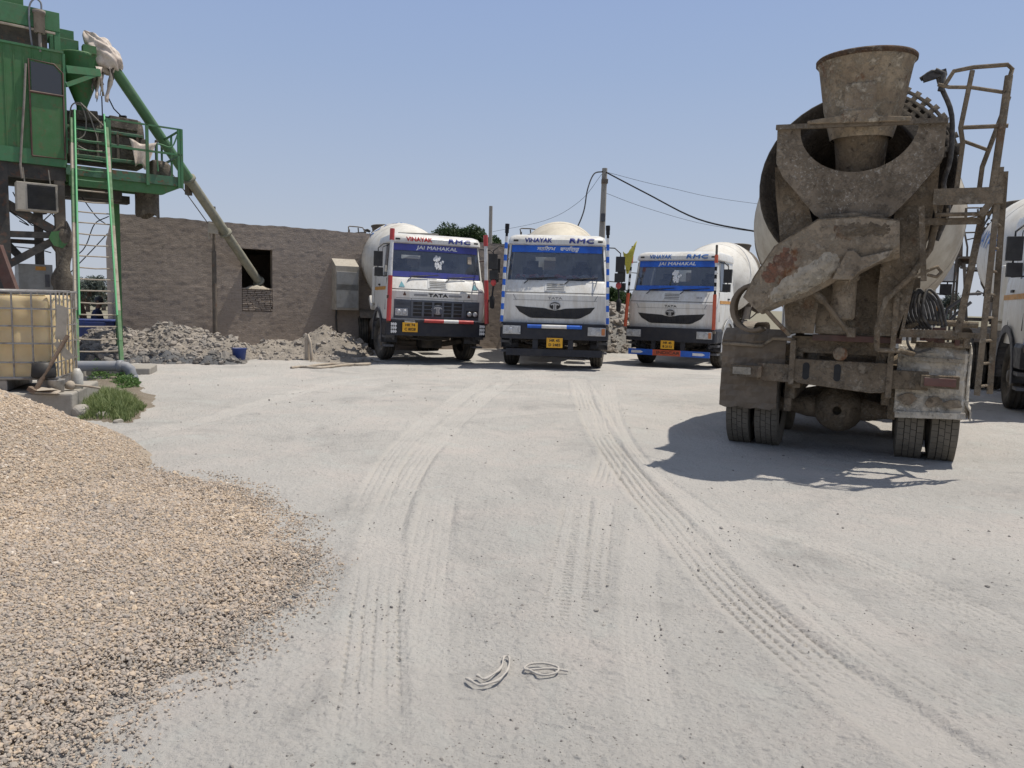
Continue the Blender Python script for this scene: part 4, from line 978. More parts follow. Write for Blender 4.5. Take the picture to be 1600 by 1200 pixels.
    # low guard bar
    if c.get('lowbar'):
        mb = MB(); lb = c['lowbar']
        for (xa, xb, mi) in lb: mb.box(((xa+xb)/2, -.02, .40), (xb-xa-.001, .05, .155), mi)
        for x in (-.42, .38): mb.box((x, .0, .58), (.12, .04, .26), 3)
        mb.build('guard_bar', [M['bumper'], M['bluetrim'], M['orange'], M['bumper']], bp)
        if c.get('bartext'): 
            letters('lettering', 'INDICAR', .10, M['brown'], bp, lambda a, b: (a, -.052, .40+b), bold=.003, sx=1.6)
            for x in (-.85, .82): mb = MB(); mb.add([(x+a, -.052, .40+b) for a, b in ((-.16, -.035), (.10, -.035), (.17, 0), (.10, .035), (-.16, .035))], [(0, 1, 2, 3, 4)]); mb.build('arrow_sticker', M['txtwhite'], bp)
    # guard posts at both corners
    for x in (-1, 1):
        mb = MB(); zz = c['posts']; X = x*1.19
        for (za, zb2, mi, rr_) in zz:
            ya = -.12+.14*(za-1)/2; yb2 = -.12+.14*(zb2-1)/2
            mb.tube([(X-x*.03*(za-1), ya, za), (X-x*.03*(zb2-1), yb2, zb2)], rr_, mi, 10)
        mb.bar((X, -.10, 1.0), (X, .0, .98), .06, .06, 5); mb.bar((X-x*.04, .0, 2.5), (X-x*.1, .35, 2.5), .02, .02, 5)
        mb.box((X, -.13+.03, 1.55), (.10, .05, .07), 5) if c.get('joint') else None
        mb.build('corner_post', [M['white2'], M['bluetrim'] if s == 'b' else M['red'], M['red'], M['orange'], M['black_rope'], M['brown'] if c.get('joint') else M['chassis']], root)
    # mirrors
    for x in (-1, 1):
        if c.get('dark_mirror_off') and x > 0: continue
        mr = MB(); X = x*1.43
        mr.tube([(x*1.10, .36, 2.80), (x*1.30, .16, 2.78), (X, .10, 2.66), (X, .10, 2.58)], .014, n=6, m=0)
        mr.tube([(x*1.17, .40, 2.05), (X, .10, 2.02), (X, .10, 2.30)], .014, n=6, m=0)
        mr.box((X, .08, 2.42), (.20, .09, .34), 0); mr.box((X, .135, 2.42), (.17, .008, .30), 1)
        mr.box((X-x*.02, .09, 2.12), (.19, .10, .20), 0)
        mr.build('mirror', [M['plastic'], M['silver']], root, bevel=.02)
        if c.get('tassel'):
            mt = MB(); mt.lathe([(0, .02), (-.03, .06), (-.10, .065), (-.15, .02)], (X-x*.02, .09, 2.02), (0, 0, 1), 10, 0)
            mt.tube([(X-x*.02, .09, 1.88), (X, .09, 1.7), (X, .09, 1.45)], .022, 1, 6); mt.lathe([(0, .02), (-.05, .06), (-.28, .05), (-.30, .02)], (X, .09, 1.66), (0, 0, 1), 8, 1)
            mt.build('tassel', [M['red'], M['black_rope']], root)
    # wheel arches and steps
    for x in (-1, 1):
        mb = MB(); pts_o = []; n3 = 14
        for k in range(n3+1):
            a = math.pi*(-.04+1.08*k/n3); pts_o.append((1.30+.66*math.cos(a), .55+.68*math.sin(a)))
        for (p, q) in zip(pts_o, pts_o[1:]):
            v = [(x*.84, p[0], p[1]), (x*1.235, p[0], p[1]), (x*1.235, q[0], q[1]), (x*.84, q[0], q[1])]; mb.add(v, [(0, 1, 2, 3)], 0, True)
            for (e0, e1) in ((.06, 0),):
                c0 = Vector((0, 1.30, .55)); o1 = lambda r_: [(x*1.237, 1.30+(t_[0]-1.30)*r_, .55+(t_[1]-.55)*r_) for t_ in (p, q)]
                A = o1(1.10 if s == 'a' else 1.14); B = o1(.97); mb.add([A[0], A[1], B[1], B[0]], [(0, 1, 2, 3)], 1)
        mb.box((x*1.10, .42, .62), (.24, .34, .05), 0); mb.box((x*1.10, .42, .40), (.22, .30, .04), 0); mb.box((x*1.0, .42, .8), (.03, .34, .5), 0)
        mb.box((x*1.19, 1.97, .85), (.08, .05, .5), 0)
        mb.build('wheel_arch', [M['fender'], M['silver'] if c.get('archtrim') else M['fender']], root, solid=.012)
    # lower side panel of cab below the shell
    # ---------------- chassis
    mb = MB()
    for x in (-.42, .42): mb.span((x-.04, .15, .80), (x+.04, 7.12, 1.06)); mb.span((x-.05, 2.5, 1.062), (x+.05, 7.10, 1.22))
    for y in (1.0, 2.2, 3.2, 4.2, 5.7, 6.9): mb.span((-.38, y-.06, .84), (.38, y+.06, 1.02))
    mb.tube([(-.95, 1.3, .50), (-.5, 1.3, .42), (.5, 1.3, .42), (.95, 1.3, .50)], .07, n=8)
    for x in (-.5, .5):
        mb.bar((x, .6, .66), (x, 2.0, .66), .08, .10); mb.bar((x, 4.4, .72), (x, 6.9, .72), .10, .14); mb.bar((x, .6, .66), (x, .6, .9), .06, .06)
    mb.tube([(0, 2.2, .75), (0, 5.0, .6)], .055, n=8)
    mb.build('chassis', CH, root)
    mb = MB(); mb.span((-.40, .35, .55), (.40, 2.2, 1.30)); mb.span((-.36, .12, .62), (.36, .34, 1.4)); mb.span((-.25, .5, .35), (.25, 1.2, .56)); mb.span((.3, .3, .62), (.8, .8, .8)); mb.span((-.85, .3, .66), (-.45, .7, .85))
    mb.tube([(-.9, .2, .75), (-.6, .1, .6), (-.2, .15, .55), (.3, .1, .62), (.7, .2, .75)], .02, n=6)
    mb.build('engine', M['dark'], root, bevel=.03)
    for y in (5.0, 6.35):
        ax = MB(); ax.tube([(-.95, y, .52), (-.5, y, .52), (-.34, y, .52), (.34, y, .52), (.5, y, .52), (.95, y, .52)], [.085, .09, .13, .13, .09, .085], n=12)
        ax.lathe([(-.30, .03), (-.285, .10), (-.24, .19), (-.15, .255), (0, .28), (.15, .25), (.26, .14), (.30, .05)], (.0, y, .52), (0, 1, 0), 24); ax.build('rear_axle', CH, root)
    # wheels
    st = c.get('steer', 0); T = M['tyre_dusty'] if rough else M['tyre']
    wheel(root, -1.03, 1.30, -1, st, tm=T); wheel(root, 1.03, 1.30, 1, st, tm=T)
    for y in (5.0, 6.35):
        for sd in (-1, 1): wheel(root, sd*1.09, y, sd, 0, True, rough and y > 6, T)
    # tank, battery box, side things
    mb = MB(); mb.lathe([(0, .01), (0, .26), (.01, .28), (.99, .28), (1.0, .26), (1.0, .01)], (-.80, 2.65, .78), (0, 1, 0), 24); mb.bar((-.8, 2.9, .78), (-.801, 2.9, 1.08), .06, .62, 0); mb.bar((-.8, 3.4, .78), (-.801, 3.4, 1.08), .06, .62, 0)
    mb.build('fuel_tank', CH, root)
    mb = MB(); mb.box((.82, 3.0, .80), (.42, .7, .42)); mb.box((.82, 3.6, .78), (.36, .35, .36)); mb.build('battery_box', M['plastic'] if not rough else CH, root, bevel=.02)
    # mudguards over the rear wheels
    for x in (-1, 1):
        mb = MB(); P = [(4.30, .95), (4.40, 1.08), (4.7, 1.18), (5.0, 1.21), (5.7, 1.21), (6.35, 1.21), (6.75, 1.19)]
        if not rough: P += [(7.0, 1.10), (7.06, .7)]
        for p, q in zip(P, P[1:]): mb.add([(x*.72, p[0], p[1]), (x*1.24, p[0], p[1]), (x*1.24, q[0], q[1]), (x*.72, q[0], q[1])], [(0, 1, 2, 3)], 0, False)
        mb.build('mudguard', CH, root, solid=.015)
    # water tank and front drum support
    WHT = M['drum'] if not rough else M['caked_light']
    wt_o = MB()
    if not rough:
        wt_o.box((-1.03, 2.55, 1.85), (.30, .22, .95), 0); wt_o.box((-1.03, 2.80, 1.40), (.34, .5, .16), 0, (.6, 0, 0)); wt_o.build('water_tank', M['white'], root, bevel=.04)
    mb = MB(); mb.span((-.45, 2.35, 1.22), (.45, 2.60, 2.1)); mb.bar((-.5, 2.5, 1.2), (-.35, 2.9, 1.95), .1, .1); mb.bar((.5, 2.5, 1.2), (.35, 2.9, 1.95), .1, .1); mb.span((-.35, 2.42, 2.0), (.35, 2.72, 2.62))
    mb.build('drum_motor', CH, root, bevel=.02)
    mb = MB(); mb.tube([(-.9, 2.1, 1.3), (-.9, 2.1, 3.02), (-.55, 2.12, 3.16)], .045, n=10); mb.tube([(-.6, 2.12, 3.16), (.45, 2.12, 3.20)], .075, n=12); mb.build('exhaust', M['plastic'], root) if s == 'a' else None
    # ---------------- drum
    drum = MB(); dm = c['drum']
    drum.lathe(DPROF, DAX0, DAX, 64, 0)
    drum.lathe([(DLEN+.001, .75), (DLEN+.0, .68), (DLEN-.5, .50), (DLEN-1.2, .3), (DLEN-1.2, .01)], DAX0, DAX, 40, 1)
    drum.lathe([(.0, .3), (-.12, .28), (-.12, .01)], DAX0, DAX, 32, 0)
    for t in (1.6, 2.62): drum.lathe([(t, drum_r(t)), (t, drum_r(t)+.006), (t+.015, drum_r(t+.015)+.006), (t+.015, drum_r(t+.015))], DAX0, DAX, 64, 0)
    before = set(root.children)
    d_o = drum.build('drum', [dm, M['black_ring']], root)
    mb = MB(); t = DLEN-.42; r0 = drum_r(t); mb.lathe([(t-.08, r0), (t-.08, .92), (t+.08, .92), (t+.08, r0-.04)], DAX0, DAX, 56); mb.build('roller_ring', M['black_ring'], d_o)
    mb = MB(); 
    for ang in (c.get('hatch', 1.9),):
        pts = []; 
        for q in range(25):
            a = 2*math.pi*q/24; pts.append((1.95+.32*math.cos(a), ang+.20*math.sin(a)))
        vs = [dpt(t, g, drum_r(t)+.012) for t, g in pts[:-1]]; mb.add(vs+[dpt(1.95, ang, drum_r(1.95)+.02)], [(i, (i+1) % 24, 24) for i in range(24)], 0, True)
        mb.tube([dpt(t, g, drum_r(t)+.012) for t, g in pts], .018, n=5)
    mb.build('hatch', M['caked'] if rough else M['beige'], d_o)
    if c.get('dtext'):
        for (tx, t0, a0, sz, mt_, rot) in c['dtext']:
            vs, fs = text_geo(tx, sz, sx=1.0); bmx = bmesh.new(); vv = [bmx.verts.new((a, b, 0)) for a, b in vs]
            for f in fs:
                try: bmx.faces.new([vv[i] for i in f])
                except ValueError: pass
            for _ in range(3):
                le = [e for e in bmx.edges if e.calc_length() > .10]
                if not le: break
                bmesh.ops.subdivide_edges(bmx, edges=le, cuts=1); bmesh.ops.triangulate(bmx, faces=bmx.faces[:])
            out = MB(); out.keep = True; idx = {v: i for i, v in enumerate(bmx.verts)}; V_ = []
            for v in bmx.verts:
                a, b = v.co.x, v.co.y; ca, sa = math.cos(rot), math.sin(rot); a, b = a*ca-b*sa, a*sa+b*ca
                if rot == 0: t = t0-v.co.x; V_.append(dpt(t, a0+v.co.y/1.25, drum_r(t)+.012)); continue
                t = t0+b; rr = drum_r(t)+.010; V_.append(dpt(t, a0+a/1.2, rr))
            out.add(V_, [tuple(idx[v] for v in f.verts) for f in bmx.faces]); bmx.free()
            out.build('lettering', mt_, d_o)
    rear_end(root, c, rough, CH)
    if rough: root.scale = (.95, .95, .95)
    else:
        for o in root.children:
            if o not in before: o.scale = (c.get('rs', .95), 1, c.get('rs', .95))
    return root

def rear_end(root, c, rough, CH):
    CG = M['caked_grey'] if rough else M['chassis']; HO = M['hopper'] if rough else M['chassis']
    # charging hopper: wide funnel, post and spout into the drum
    mb = MB(); ax = Vector((0, .04, 1)).normalized(); o = Vector(RP(.08, 3.30, 7.50))
    mb.lathe([(.86, .445), (.865, .43), (.84, .435), (.42, .37), (.10, .28)], o, ax, 40, 1)
    mb.lathe([(.10, .29), (.26, .335), (.40, .37), (.80, .435), (.83, .455), (.875, .457), (.875, .44)], o, ax, 40, 0)
    mb.v = [tuple(Vector(p)+ax*(.006*math.sin(3*math.atan2(p[0], p[1]-7.5)+1)+.003*math.sin(9*math.atan2(p[0], p[1]-7.5)) if p[2] > 4.05 else 0)) for p in mb.v]
    chp = mb.build('charging_hopper', [HO, M['black_ring']], root); mb = MB(); mb.lathe([(.835, .452), (.84, .468), (.875, .470), (.89, .455), (.88, .435), (.84, .43)], o, ax, 48); mb.build('rim', M['caked_rustdark'] if rough else HO, chp)
    mb = MB(); mb.lathe([(0, .29), (.12, .262), (.40, .235), (.85, .22)], RP(.08, 3.58, 7.52), (0, -.50, -.866), 32, 0); mb.build('hopper_spout', M['caked'] if rough else CH, root)
    mb = MB(); mb.prism([(-.07, 3.60), (.20, 3.60), (.20, 3.58), (.24, 3.53), (.52, 3.50), (.52, 3.46), (-.40, 3.50), (-.40, 3.53), (-.10, 3.56)], lambda u, z: RP(u, z, 7.95), lambda u, z: RP(u, z, 7.92))
    mb.prism([(-.08, 3.58), (.21, 3.58), (.20, 3.86), (-.07, 3.86)], lambda u, z: RP(u, z, 7.93), lambda u, z: RP(u, z, 7.80)); mb.build('hopper_bracket', HO, root, bevel=.01)
    arc = []
    for k in range(25):
        a = math.pi*k/24; arc.append((.06-.53*math.cos(a), 3.47-.43*math.sin(a)))
    outer = [(.82, 3.47), (.82, 3.14), (.76, 3.04), (.58, 2.80), (.42, 2.62), (.31, 2.57), (-.19, 2.58), (-.30, 2.64), (-.46, 2.84), (-.62, 3.02), (-.69, 3.16), (-.69, 3.52)]
    yy = lambda z: 7.86-.18*(3.5-z)
    P = [(-.47, 3.51)]+arc[1:-1]+[(.59, 3.46)]+outer
    mb = MB(); mb.prism(P, lambda u, z: RP(u, z, yy(z)), lambda u, z: RP(u, z, yy(z)-.025))
    for (a, b) in (((-.69, 3.16), (-.46, 2.84)), ((-.46, 2.84), (-.19, 2.58)), ((.82, 3.14), (.58, 2.80)), ((.58, 2.80), (.31, 2.57)), ((-.69, 3.5), (-.69, 3.16)), ((.82, 3.46), (.82, 3.14))):
        mb.add([RP(a[0], a[1], yy(a[1])), RP(b[0], b[1], yy(b[1])), RP(b[0]*.93, b[1]-.05, yy(b[1])-.22), RP(a[0]*.97, a[1]-.05, yy(a[1])-.22)], [(0, 1, 2, 3)])
    mb.bar(RP(-.70, 3.50, 7.88), RP(.83, 3.455, 7.88), .05, .045)
    mb.build('collector_plate', CG, root)
    mb = MB(); o1 = [(.80, 3.42), (.80, 3.10), (.31, 2.58), (-.19, 2.58), (-.67, 3.12), (-.67, 3.46)]; o2 = [(.60, 3.3), (.55, 2.95), (.25, 2.5), (-.15, 2.5), (-.5, 2.95), (-.5, 3.3)]
    mb.add([RP(u, z, yy(z)-.03) for u, z in o1]+[RP(u, z, 7.15) for u, z in o2], [(k, k+1, k+7, k+6) for k in range(5)], 0, False)
    mb.add([RP(.33, 2.60, yy(2.6)), RP(-.21, 2.61, yy(2.6)), RP(-.24, 2.52, 7.72), RP(.36, 2.50, 7.72)], [(0, 1, 2, 3)])
    mb.tube([RP(-.22, 2.60, 7.76), RP(-.24, 2.52, 7.78), RP(.36, 2.50, 7.78), RP(.34, 2.59, 7.76), RP(.1, 2.62, 7.76), RP(-.22, 2.60, 7.76)], .02, n=6)
    mb.build('collector_side', CH, root, solid=.02)
    for sd in (-1, 1):
        s = .04; mb = MB()
        P = [(s+sd*.76, 3.15), (s+sd*.74, 2.85), (s+sd*.66, 2.3), (s+sd*.58, 1.42), (s+sd*.30, 1.42), (s+sd*.24, 1.9), (s+sd*.34, 2.5), (s+sd*.50, 3.05)] if sd < 0 else \
            [(.80, 3.15), (.80, 2.85), (.74, 2.3), (.62, 1.75), (.54, 1.42), (.36, 1.42), (.34, 1.9), (.36, 2.3), (.42, 2.5), (.50, 3.05)]
        mb.prism(P, lambda u, z: RP(u, z, 7.36+.16*(z-1.4)), lambda u, z: RP(u, z, 7.31+.16*(z-1.4)))
        P2 = [(7.35, 1.4), (7.62, 3.0), (7.1, 3.05), (6.6, 2.35), (6.3, 1.4)]
        mb.prism(P2, lambda y, z: RP(s+sd*(.56+.12*(z-1.4)), z, y), lambda y, z: RP(s+sd*(.53+.12*(z-1.4)), z, y))
        mb.build('rear_leg', CH, root)
    mb = MB(); mb.tube([RP(.84, 2.75, 7.56), RP(.78, 2.3, 7.5), RP(.62, 2.02, 7.52), RP(.42, 1.80, 7.54), RP(.36, 1.5, 7.52), RP(.37, 1.28, 7.42)], .03, n=8)
    mb.tube([RP(.37, 1.28, 7.42), RP(.6, 1.27, 7.30), RP(.72, 1.24, 7.2)], .028, n=7); mb.bar(RP(.52, 1.28, 7.34), RP(.52, 1.9, 7.46), .05, .05); mb.build('bent_pipe', CH, root)
    mb = MB(); mb.tube([RP(.60, 2.0, 7.50), RP(.80, 2.10, 7.50), RP(.86, 2.13, 7.46), RP(.90, 2.08, 7.44), RP(.86, 2.03, 7.46), RP(.78, 2.05, 7.48)], .018, n=6); mb.build('tow_eye', CH, root)
    for sd in (-1, 1):
        mb = MB(); mb.lathe([(-.09, .02), (-.09, .14), (.09, .14), (.09, .02)], RP(sd*.66, 2.30, 6.60), DAX, 18); mb.box(RP(sd*.66, 2.1, 6.6), (.12, .24, .36)); mb.build('drum_roller', CH, root)
    mb = MB(); mb.bar(RP(-.75, 1.95, 6.6), RP(.75, 1.95, 6.6), .2, .2); mb.span(RP(-.5, 1.2, 6.3), RP(.5, 1.38, 7.1)); mb.span(RP(-.5, 1.3, 6.5), RP(-.42, 1.95, 6.7)); mb.span(RP(.42, 1.3, 6.5), RP(.5, 1.95, 6.7)); mb.build('rear_pedestal', CH, root)
    PN = M['caked_rust'] if rough else M['drum']
    mb = MB(); mb.span(RP(-.25, 1.42, 7.28), RP(.06, 2.0, 7.20), 0); mb.build('service_panel', PN, root, bevel=.012)
    mb = MB(); mb.span(RP(-.27, 1.345, 7.30), RP(.60, 1.41, 7.18), 0); mb.build('red_strip', M['brown'], root, bevel=.005)
    mb = MB(); mb.span(RP(.08, 1.42, 7.22), RP(.36, 2.35, 7.14)); mb.build('back_plate', M['caked'], root)
    mb = MB(); mb.lathe([(0, .10), (.02, .12), (.40, .12), (.42, .145), (.46, .145), (.47, .10)], RP(.02, 1.58, 7.42), (0, 0, 1), 24)
    mb.prism([(-.08, 1.98), (.10, 1.98), (.17, 2.06), (.42, 2.21), (.45, 2.27), (.17, 2.20), (.10, 2.27), (.04, 2.26), (-.01, 2.14)], lambda u, z: RP(u, z, 7.87), lambda u, z: RP(u, z, 7.42))
    mb.tube([RP(.04, 1.86, 7.60), RP(.10, 2.02, 7.88)], .013, n=6)
    mb.build('chute_post', M['caked_rust'] if rough else CH, root, bevel=.01)
    # discharge chute: open folded trough of sheet steel in three straight flights, lower end to the left
    path = [(.50, 2.38, .17), (.20, 2.36, .24), (-.13, 2.29, .31), (-.47, 2.07, .30), (-.70, 1.86, .20), (-.85, 1.70, .12)]; NP = len(path)-1; rings = []
    SEC = [(1.0, 1.0), (1.0, .1), (.95, -.35), (.72, -.74), (.3, -1.0), (-.3, -1.0), (-.72, -.74), (-1.0, -.3), (-1.0, .9)]
    for i, (u, z, h) in enumerate(path):
        p0 = path[max(i-1, 0)]; p1 = path[min(i+1, NP)]; du, dz = p1[0]-p0[0], p1[1]-p0[1]; l = math.hypot(du, dz); nu_, nz_2 = (dz/l, -du/l); wdt = .21 if i < 4 else .17
        if nz_2 < 0: nu_, nz_2 = -nu_, -nz_2
        rings.append([Vector(RP(u+nu_*b*h, z+nz_2*b*h, 7.62+a*wdt)) for a, b in SEC])
    nn = len(SEC)-1; mb = MB(); vs = [q for rg in rings for q in rg]
    mb.add(vs, [(i*(nn+1)+k, i*(nn+1)+k+1, (i+1)*(nn+1)+k+1, (i+1)*(nn+1)+k) for i in range(NP) for k in range(nn)], 0, False)
    ch = mb.build('chute', M['caked_rust'] if rough else CH, root, solid=.012)
    if rough:
        mb = MB(); mb.tube([rg[0] for rg in rings], .010, n=6); mb.build('chute_edge', M['caked'], ch)
        rr = random.Random(3)   # crusts of set cement along the chute's flank
        for (sa, sb, ka, kb, mt_, am_) in ((1.7, 4.3, 1.2, 3.6, 'caked_light', .030), (.1, 1.9, .15, 1.0, 'caked', .012), (2.6, 4.0, .1, 1.1, 'caked_redrust', .008)):
            mb = MB(); g = 30; h8 = 12; vs = []
            for a in range(g+1):
                for b in range(h8+1):
                    wv = .12*math.sin(a*.9+ka*5)+.08*math.sin(a*2.1); s_ = sa+(sb-sa)*a/g; kk = min(max(ka+(kb-ka)*b/h8+wv*(1 if b in (0, h8) else .5), .02), nn-.01); i = int(min(s_, NP-.001)); f = s_-i; k = int(kk); fk = kk-k
                    p0 = rings[i][k].lerp(rings[i+1][k], f); p1 = rings[i][k+1].lerp(rings[i+1][k+1], f); p = p0.lerp(p1, fk)
                    e = min(1, 5*min(a/g, 1-a/g))*min(1, 4*min(b/h8, 1-b/h8)); amp = (am_*.2+rr.uniform(-.2, 1)*am_)*e-.010*(1-e)
                    vs.append(p+Vector((0, .85, -.35)).normalized()*(amp+.007))
            mb.add(vs, [(a*(h8+1)+b, a*(h8+1)+b+1, (a+1)*(h8+1)+b+1, (a+1)*(h8+1)+b) for a in range(g) for b in range(h8)], 0, True); mb.build('cement_crust' if mt_ != 'caked_redrust' else 'rust_patch', M[mt_], ch)
    mb = MB(); mb.tube([RP(-.36, 1.96, 7.62), RP(-.16, 1.76, 7.60), RP(-.15, 1.75, 7.60), RP(.10, 1.44, 7.50)], [.04, .04, .026, .026], n=10); mb.box(RP(.12, 1.45, 7.44), (.08, .16, .1)); mb.build('chute_ram', CH, root)
    mb = MB(); mb.tube([RP(-.72, 1.66, 7.70), RP(-.60, 1.52, 7.60), RP(-.50, 1.40, 7.40)], .024, n=6); mb.build('lock_bar', M['caked_rust'] if rough else CH, root)
    if rough:
        mb = MB(); cx, cz = -.90, 1.68; nn = 16; vs = []
        for (yy2, ra, rb) in ((7.42, .19, .23), (7.12, .20, .25), (7.42, .245, .27), (7.12, .26, .29)):
            for k in range(nn+1): a = R(75)+R(225)*k/nn; vs.append(RP(cx+ra*math.cos(a), cz+rb*math.sin(a), yy2))
        q = nn+1; fs = []
        for k in range(nn): fs += [(k, k+1, q+k+1, q+k), (2*q+k, 2*q+k+1, 3*q+k+1, 3*q+k), (k, k+1, 2*q+k+1, 2*q+k), (q+k, q+k+1, 3*q+k+1, 3*q+k)]
        fs += [(0, q, 3*q, 2*q), (nn, q+nn, 3*q+nn, 2*q+nn)]
        mb.add(vs, fs, 0, True); mb.build('spare_chute', M['rubber'], root, bevel=.01)
    # rear cross member with slots, light arms
    mb = MB(); P = [(-.46, 1.13), (.50, 1.13), (.50, .82), (.34, .80), (-.40, .86), (-.46, .90)]
    mb.prism(P, lambda u, z: RP(u, z, 7.20), lambda u, z: RP(u, z, 7.13)); mb.span(RP(-.50, 1.34, 7.22), RP(-.44, .84, 7.12)); mb.span(RP(.48, 1.34, 7.22), RP(.54, .76, 7.12))
    for sd in (-1, 1): mb.bar(RP(.02+sd*.50, .96, 7.13), RP(.02+sd*.86, .96, 7.13), .05, .20)
    for sd in (-1, 1): mb.span(RP(.02+sd*.50, .5, 6.9), RP(.02+sd*.58, 1.1, 6.8))
    cm_ = mb.build('rear_crossmember', CH, root, bevel=.01)
    if rough:
        for u in (-.32, .0):
            mb = MB(); mb.prism([(u+.035*math.cos(a), 1.0+(.06 if math.sin(a) > 0 else -.06)+.035*math.sin(a)) for a in np.linspace(.01, 6.2, 16)], lambda a, b: RP(a, b, 7.205), lambda a, b: RP(a, b, 7.19)); mb.build('slot', M['seam'], cm_)
    mb = MB(); mb.lathe([(0, .03), (0, .055), (.12, .075), (.14, .075), (.15, .06), (.15, .001)], RP(.02, 1.21, 7.12), (0, 1, 0), 24); mb.build('buffer', M['rubber'] if not rough else M['caked_rust'], root)
    for sd in (-1, 1):
        lm = MB(); u = .01+sd*.97; lm.box(RP(u, .965, 7.20), (.35, .09, .13), 0); lm.box(RP(u-(.04 if rough and sd < 0 else 0), .965, 7.25), (.29 if not rough or sd > 0 else .2, .02, .085), 1)
        lm.build('tail_lamp', [CH, M['lampred'] if sd > 0 or not rough else M['caked_light']], root, bevel=.006)
        if not rough: continue
        mb = MB(); nu_, nv_ = 11, 15; vs = []; u0_, u1_ = (.56, 1.27) if sd < 0 else (.58, 1.27)
        for iv in range(nv_):
            for iu in range(nu_):
                zt_, zb_ = (1.43, .52) if sd < 0 else (1.36, .60)
                z = zt_-(zt_-zb_)*iv/(nv_-1); u_ = u0_+(u1_-u0_)*iu/(nu_-1)
                y = 7.02+.018*math.sin(iu*1.3+iv*.7)+.012*math.sin(iv*2.1+iu)-(.20*(1-iv/2.0)**2 if iv < 2 else 0)
                if sd > 0 and iu == nu_-1: y -= .10
                vs.append(RP(sd*u_, z+(.012*math.sin(iu*2)-(.03*iu/10 if sd > 0 else 0) if iv == nv_-1 else 0), y))
        mb.add(vs, [(a*nu_+b, a*nu_+b+1, (a+1)*nu_+b+1, (a+1)*nu_+b) for a in range(nv_-1) for b in range(nu_-1) if not (sd < 0 and b < 1 and a > 8)], 0, False)
        fl = mb.build('mud_flap', M['rubber'] if sd < 0 else M['caked_cream'], root, solid=.02)
        mb = MB()
        if sd < 0: mb.tube([RP(-1.27, 1.26, 7.06), RP(-.82, 1.25, 7.06), RP(-.70, 1.34, 7.08), RP(-.46, 1.34, 7.14)], .02, n=7)
        else: mb.bar(RP(.60, 1.19, 7.07), RP(1.18, 1.18, 7.07), .03, .04)
        mb.build('flap_rod', M['caked_rust'] if sd < 0 else M['caked_light'], root)
        if sd > 0:
            mb = MB(); mb.box(RP(.92, .595, 7.05), (.66, .03, .07), 0, (0, .05, 0)); mb.build('flap_weight', M['caked_cream'], root, bevel=.006)
            for (u_, z_) in ((.70, .75), (.95, .74), (1.13, .73)):
                mb = MB(); mb.prism([(u_+.085*math.cos(a)*(1+.2*math.sin(3*a+u_*9)), z_+.055*math.sin(a)*(1+.25*math.cos(2*a+u_*5))) for a in np.linspace(0, 5.9, 14)], lambda a, b: RP(a, b, 7.066), lambda a, b: RP(a, b, 7.03)); mb.build('rust_patch', M['caked_rust'], fl)
            mb = MB(); vs = []
            for iv in range(10):
                z = 1.34-.78*iv/9
                for iu in range(4): vs.append(RP(1.25+.03*iu/3+(.025*math.sin(iv*1.7) if iu > 1 else 0)+(.05 if iv > 7 else 0), z, 7.0-.25*iu))
            mb.add(vs, [(a*4+b, a*4+b+1, (a+1)*4+b+1, (a+1)*4+b) for a in range(9) for b in range(3)]); mb.build('side_skirt', M['caked_cream'], root, solid=.015)
            mb = MB(); mb.tube([RP(.50, 1.34, 7.0), RP(.58, 1.48, 7.02), RP(.76, 1.58, 7.0), RP(1.30, 1.56, 6.95)], .035, n=8); mb.box(RP(1.0, 1.34, 6.9), (.5, .25, .05), 0); mb.box(RP(.95, 1.44, 6.95), (.12, .14, .16), 1); mb.box(RP(1.16, 1.41, 6.93), (.16, .12, .12), 0); mb.lathe([(0, .05), (.1, .05), (.1, .01)], RP(.86, 1.42, 7.0), (0, 1, 0), 14, 1)
            for q in range(7): mb.box(RP(.72+.08*q, 1.39+.03*math.sin(q*2), 7.0), (.05, .06, .06+.03*math.cos(q)), q % 2)
            mb.build('valve_gear', [M['caked'], M['brown']], root, bevel=.008)
            mb = MB()
            for q in range(7):
                x0 = .56+.035*q; mb.tube(smooth_line3([RP(x0+.10, 1.50, 6.98), RP(x0+.0, 1.68, 7.0+.02*q), RP(x0+.05+.03*math.sin(q), 1.90+.02*math.cos(q*2), 7.02), RP(x0+.16, 1.80, 7.02), RP(x0+.24, 1.54, 7.0)], 4), .016, n=6)
            mb.build('hose_bundle', M['hose'], root)
            mb = MB(); mb.tube(smooth_line3([RP(.66, 1.50, 7.08), RP(.66, 1.35, 7.14), RP(.74, 1.26, 7.16), RP(.88, 1.30, 7.1)], 5), .014, n=6); mb.build('loose_hose', M['hose'], root)
            mb = MB(); mb.tube([RP(.98, 1.5, 6.8), RP(1.02, 1.72, 6.8), RP(1.20, 1.88, 6.8), RP(1.32, 1.89, 6.8)], .018, n=6); mb.build('control_lever', M['fender'], root)
            mb = MB(); mb.tube([RP(.98, 1.5, 6.74), RP(1.10, 1.66, 6.74), RP(1.24, 1.80, 6.74)], .018, n=6); mb.build('control_lever', M['fender'], root)
    # hopper guard of punched sheet and pipes at the right shoulder
    mb = MB(); nn = 9; mm_ = 6; vs = []; fs = []
    for i in range(nn*2+1):
        for j in range(mm_*2+1):
            a = R(18)+R(58)*i/(nn*2); t = j/(mm_*2); rr9 = .62+.40*t; vs.append(RP(.04+rr9*math.sin(a), 3.02+rr9*math.cos(a)*1.05, 7.40-.30*t))
    w_ = mm_*2+1
    for i in range(nn*2):
        for j in range(mm_*2):
            if i % 2 == 1 and j % 2 == 1 and j > 4: continue
            fs.append((i*w_+j, i*w_+j+1, (i+1)*w_+j+1, (i+1)*w_+j))
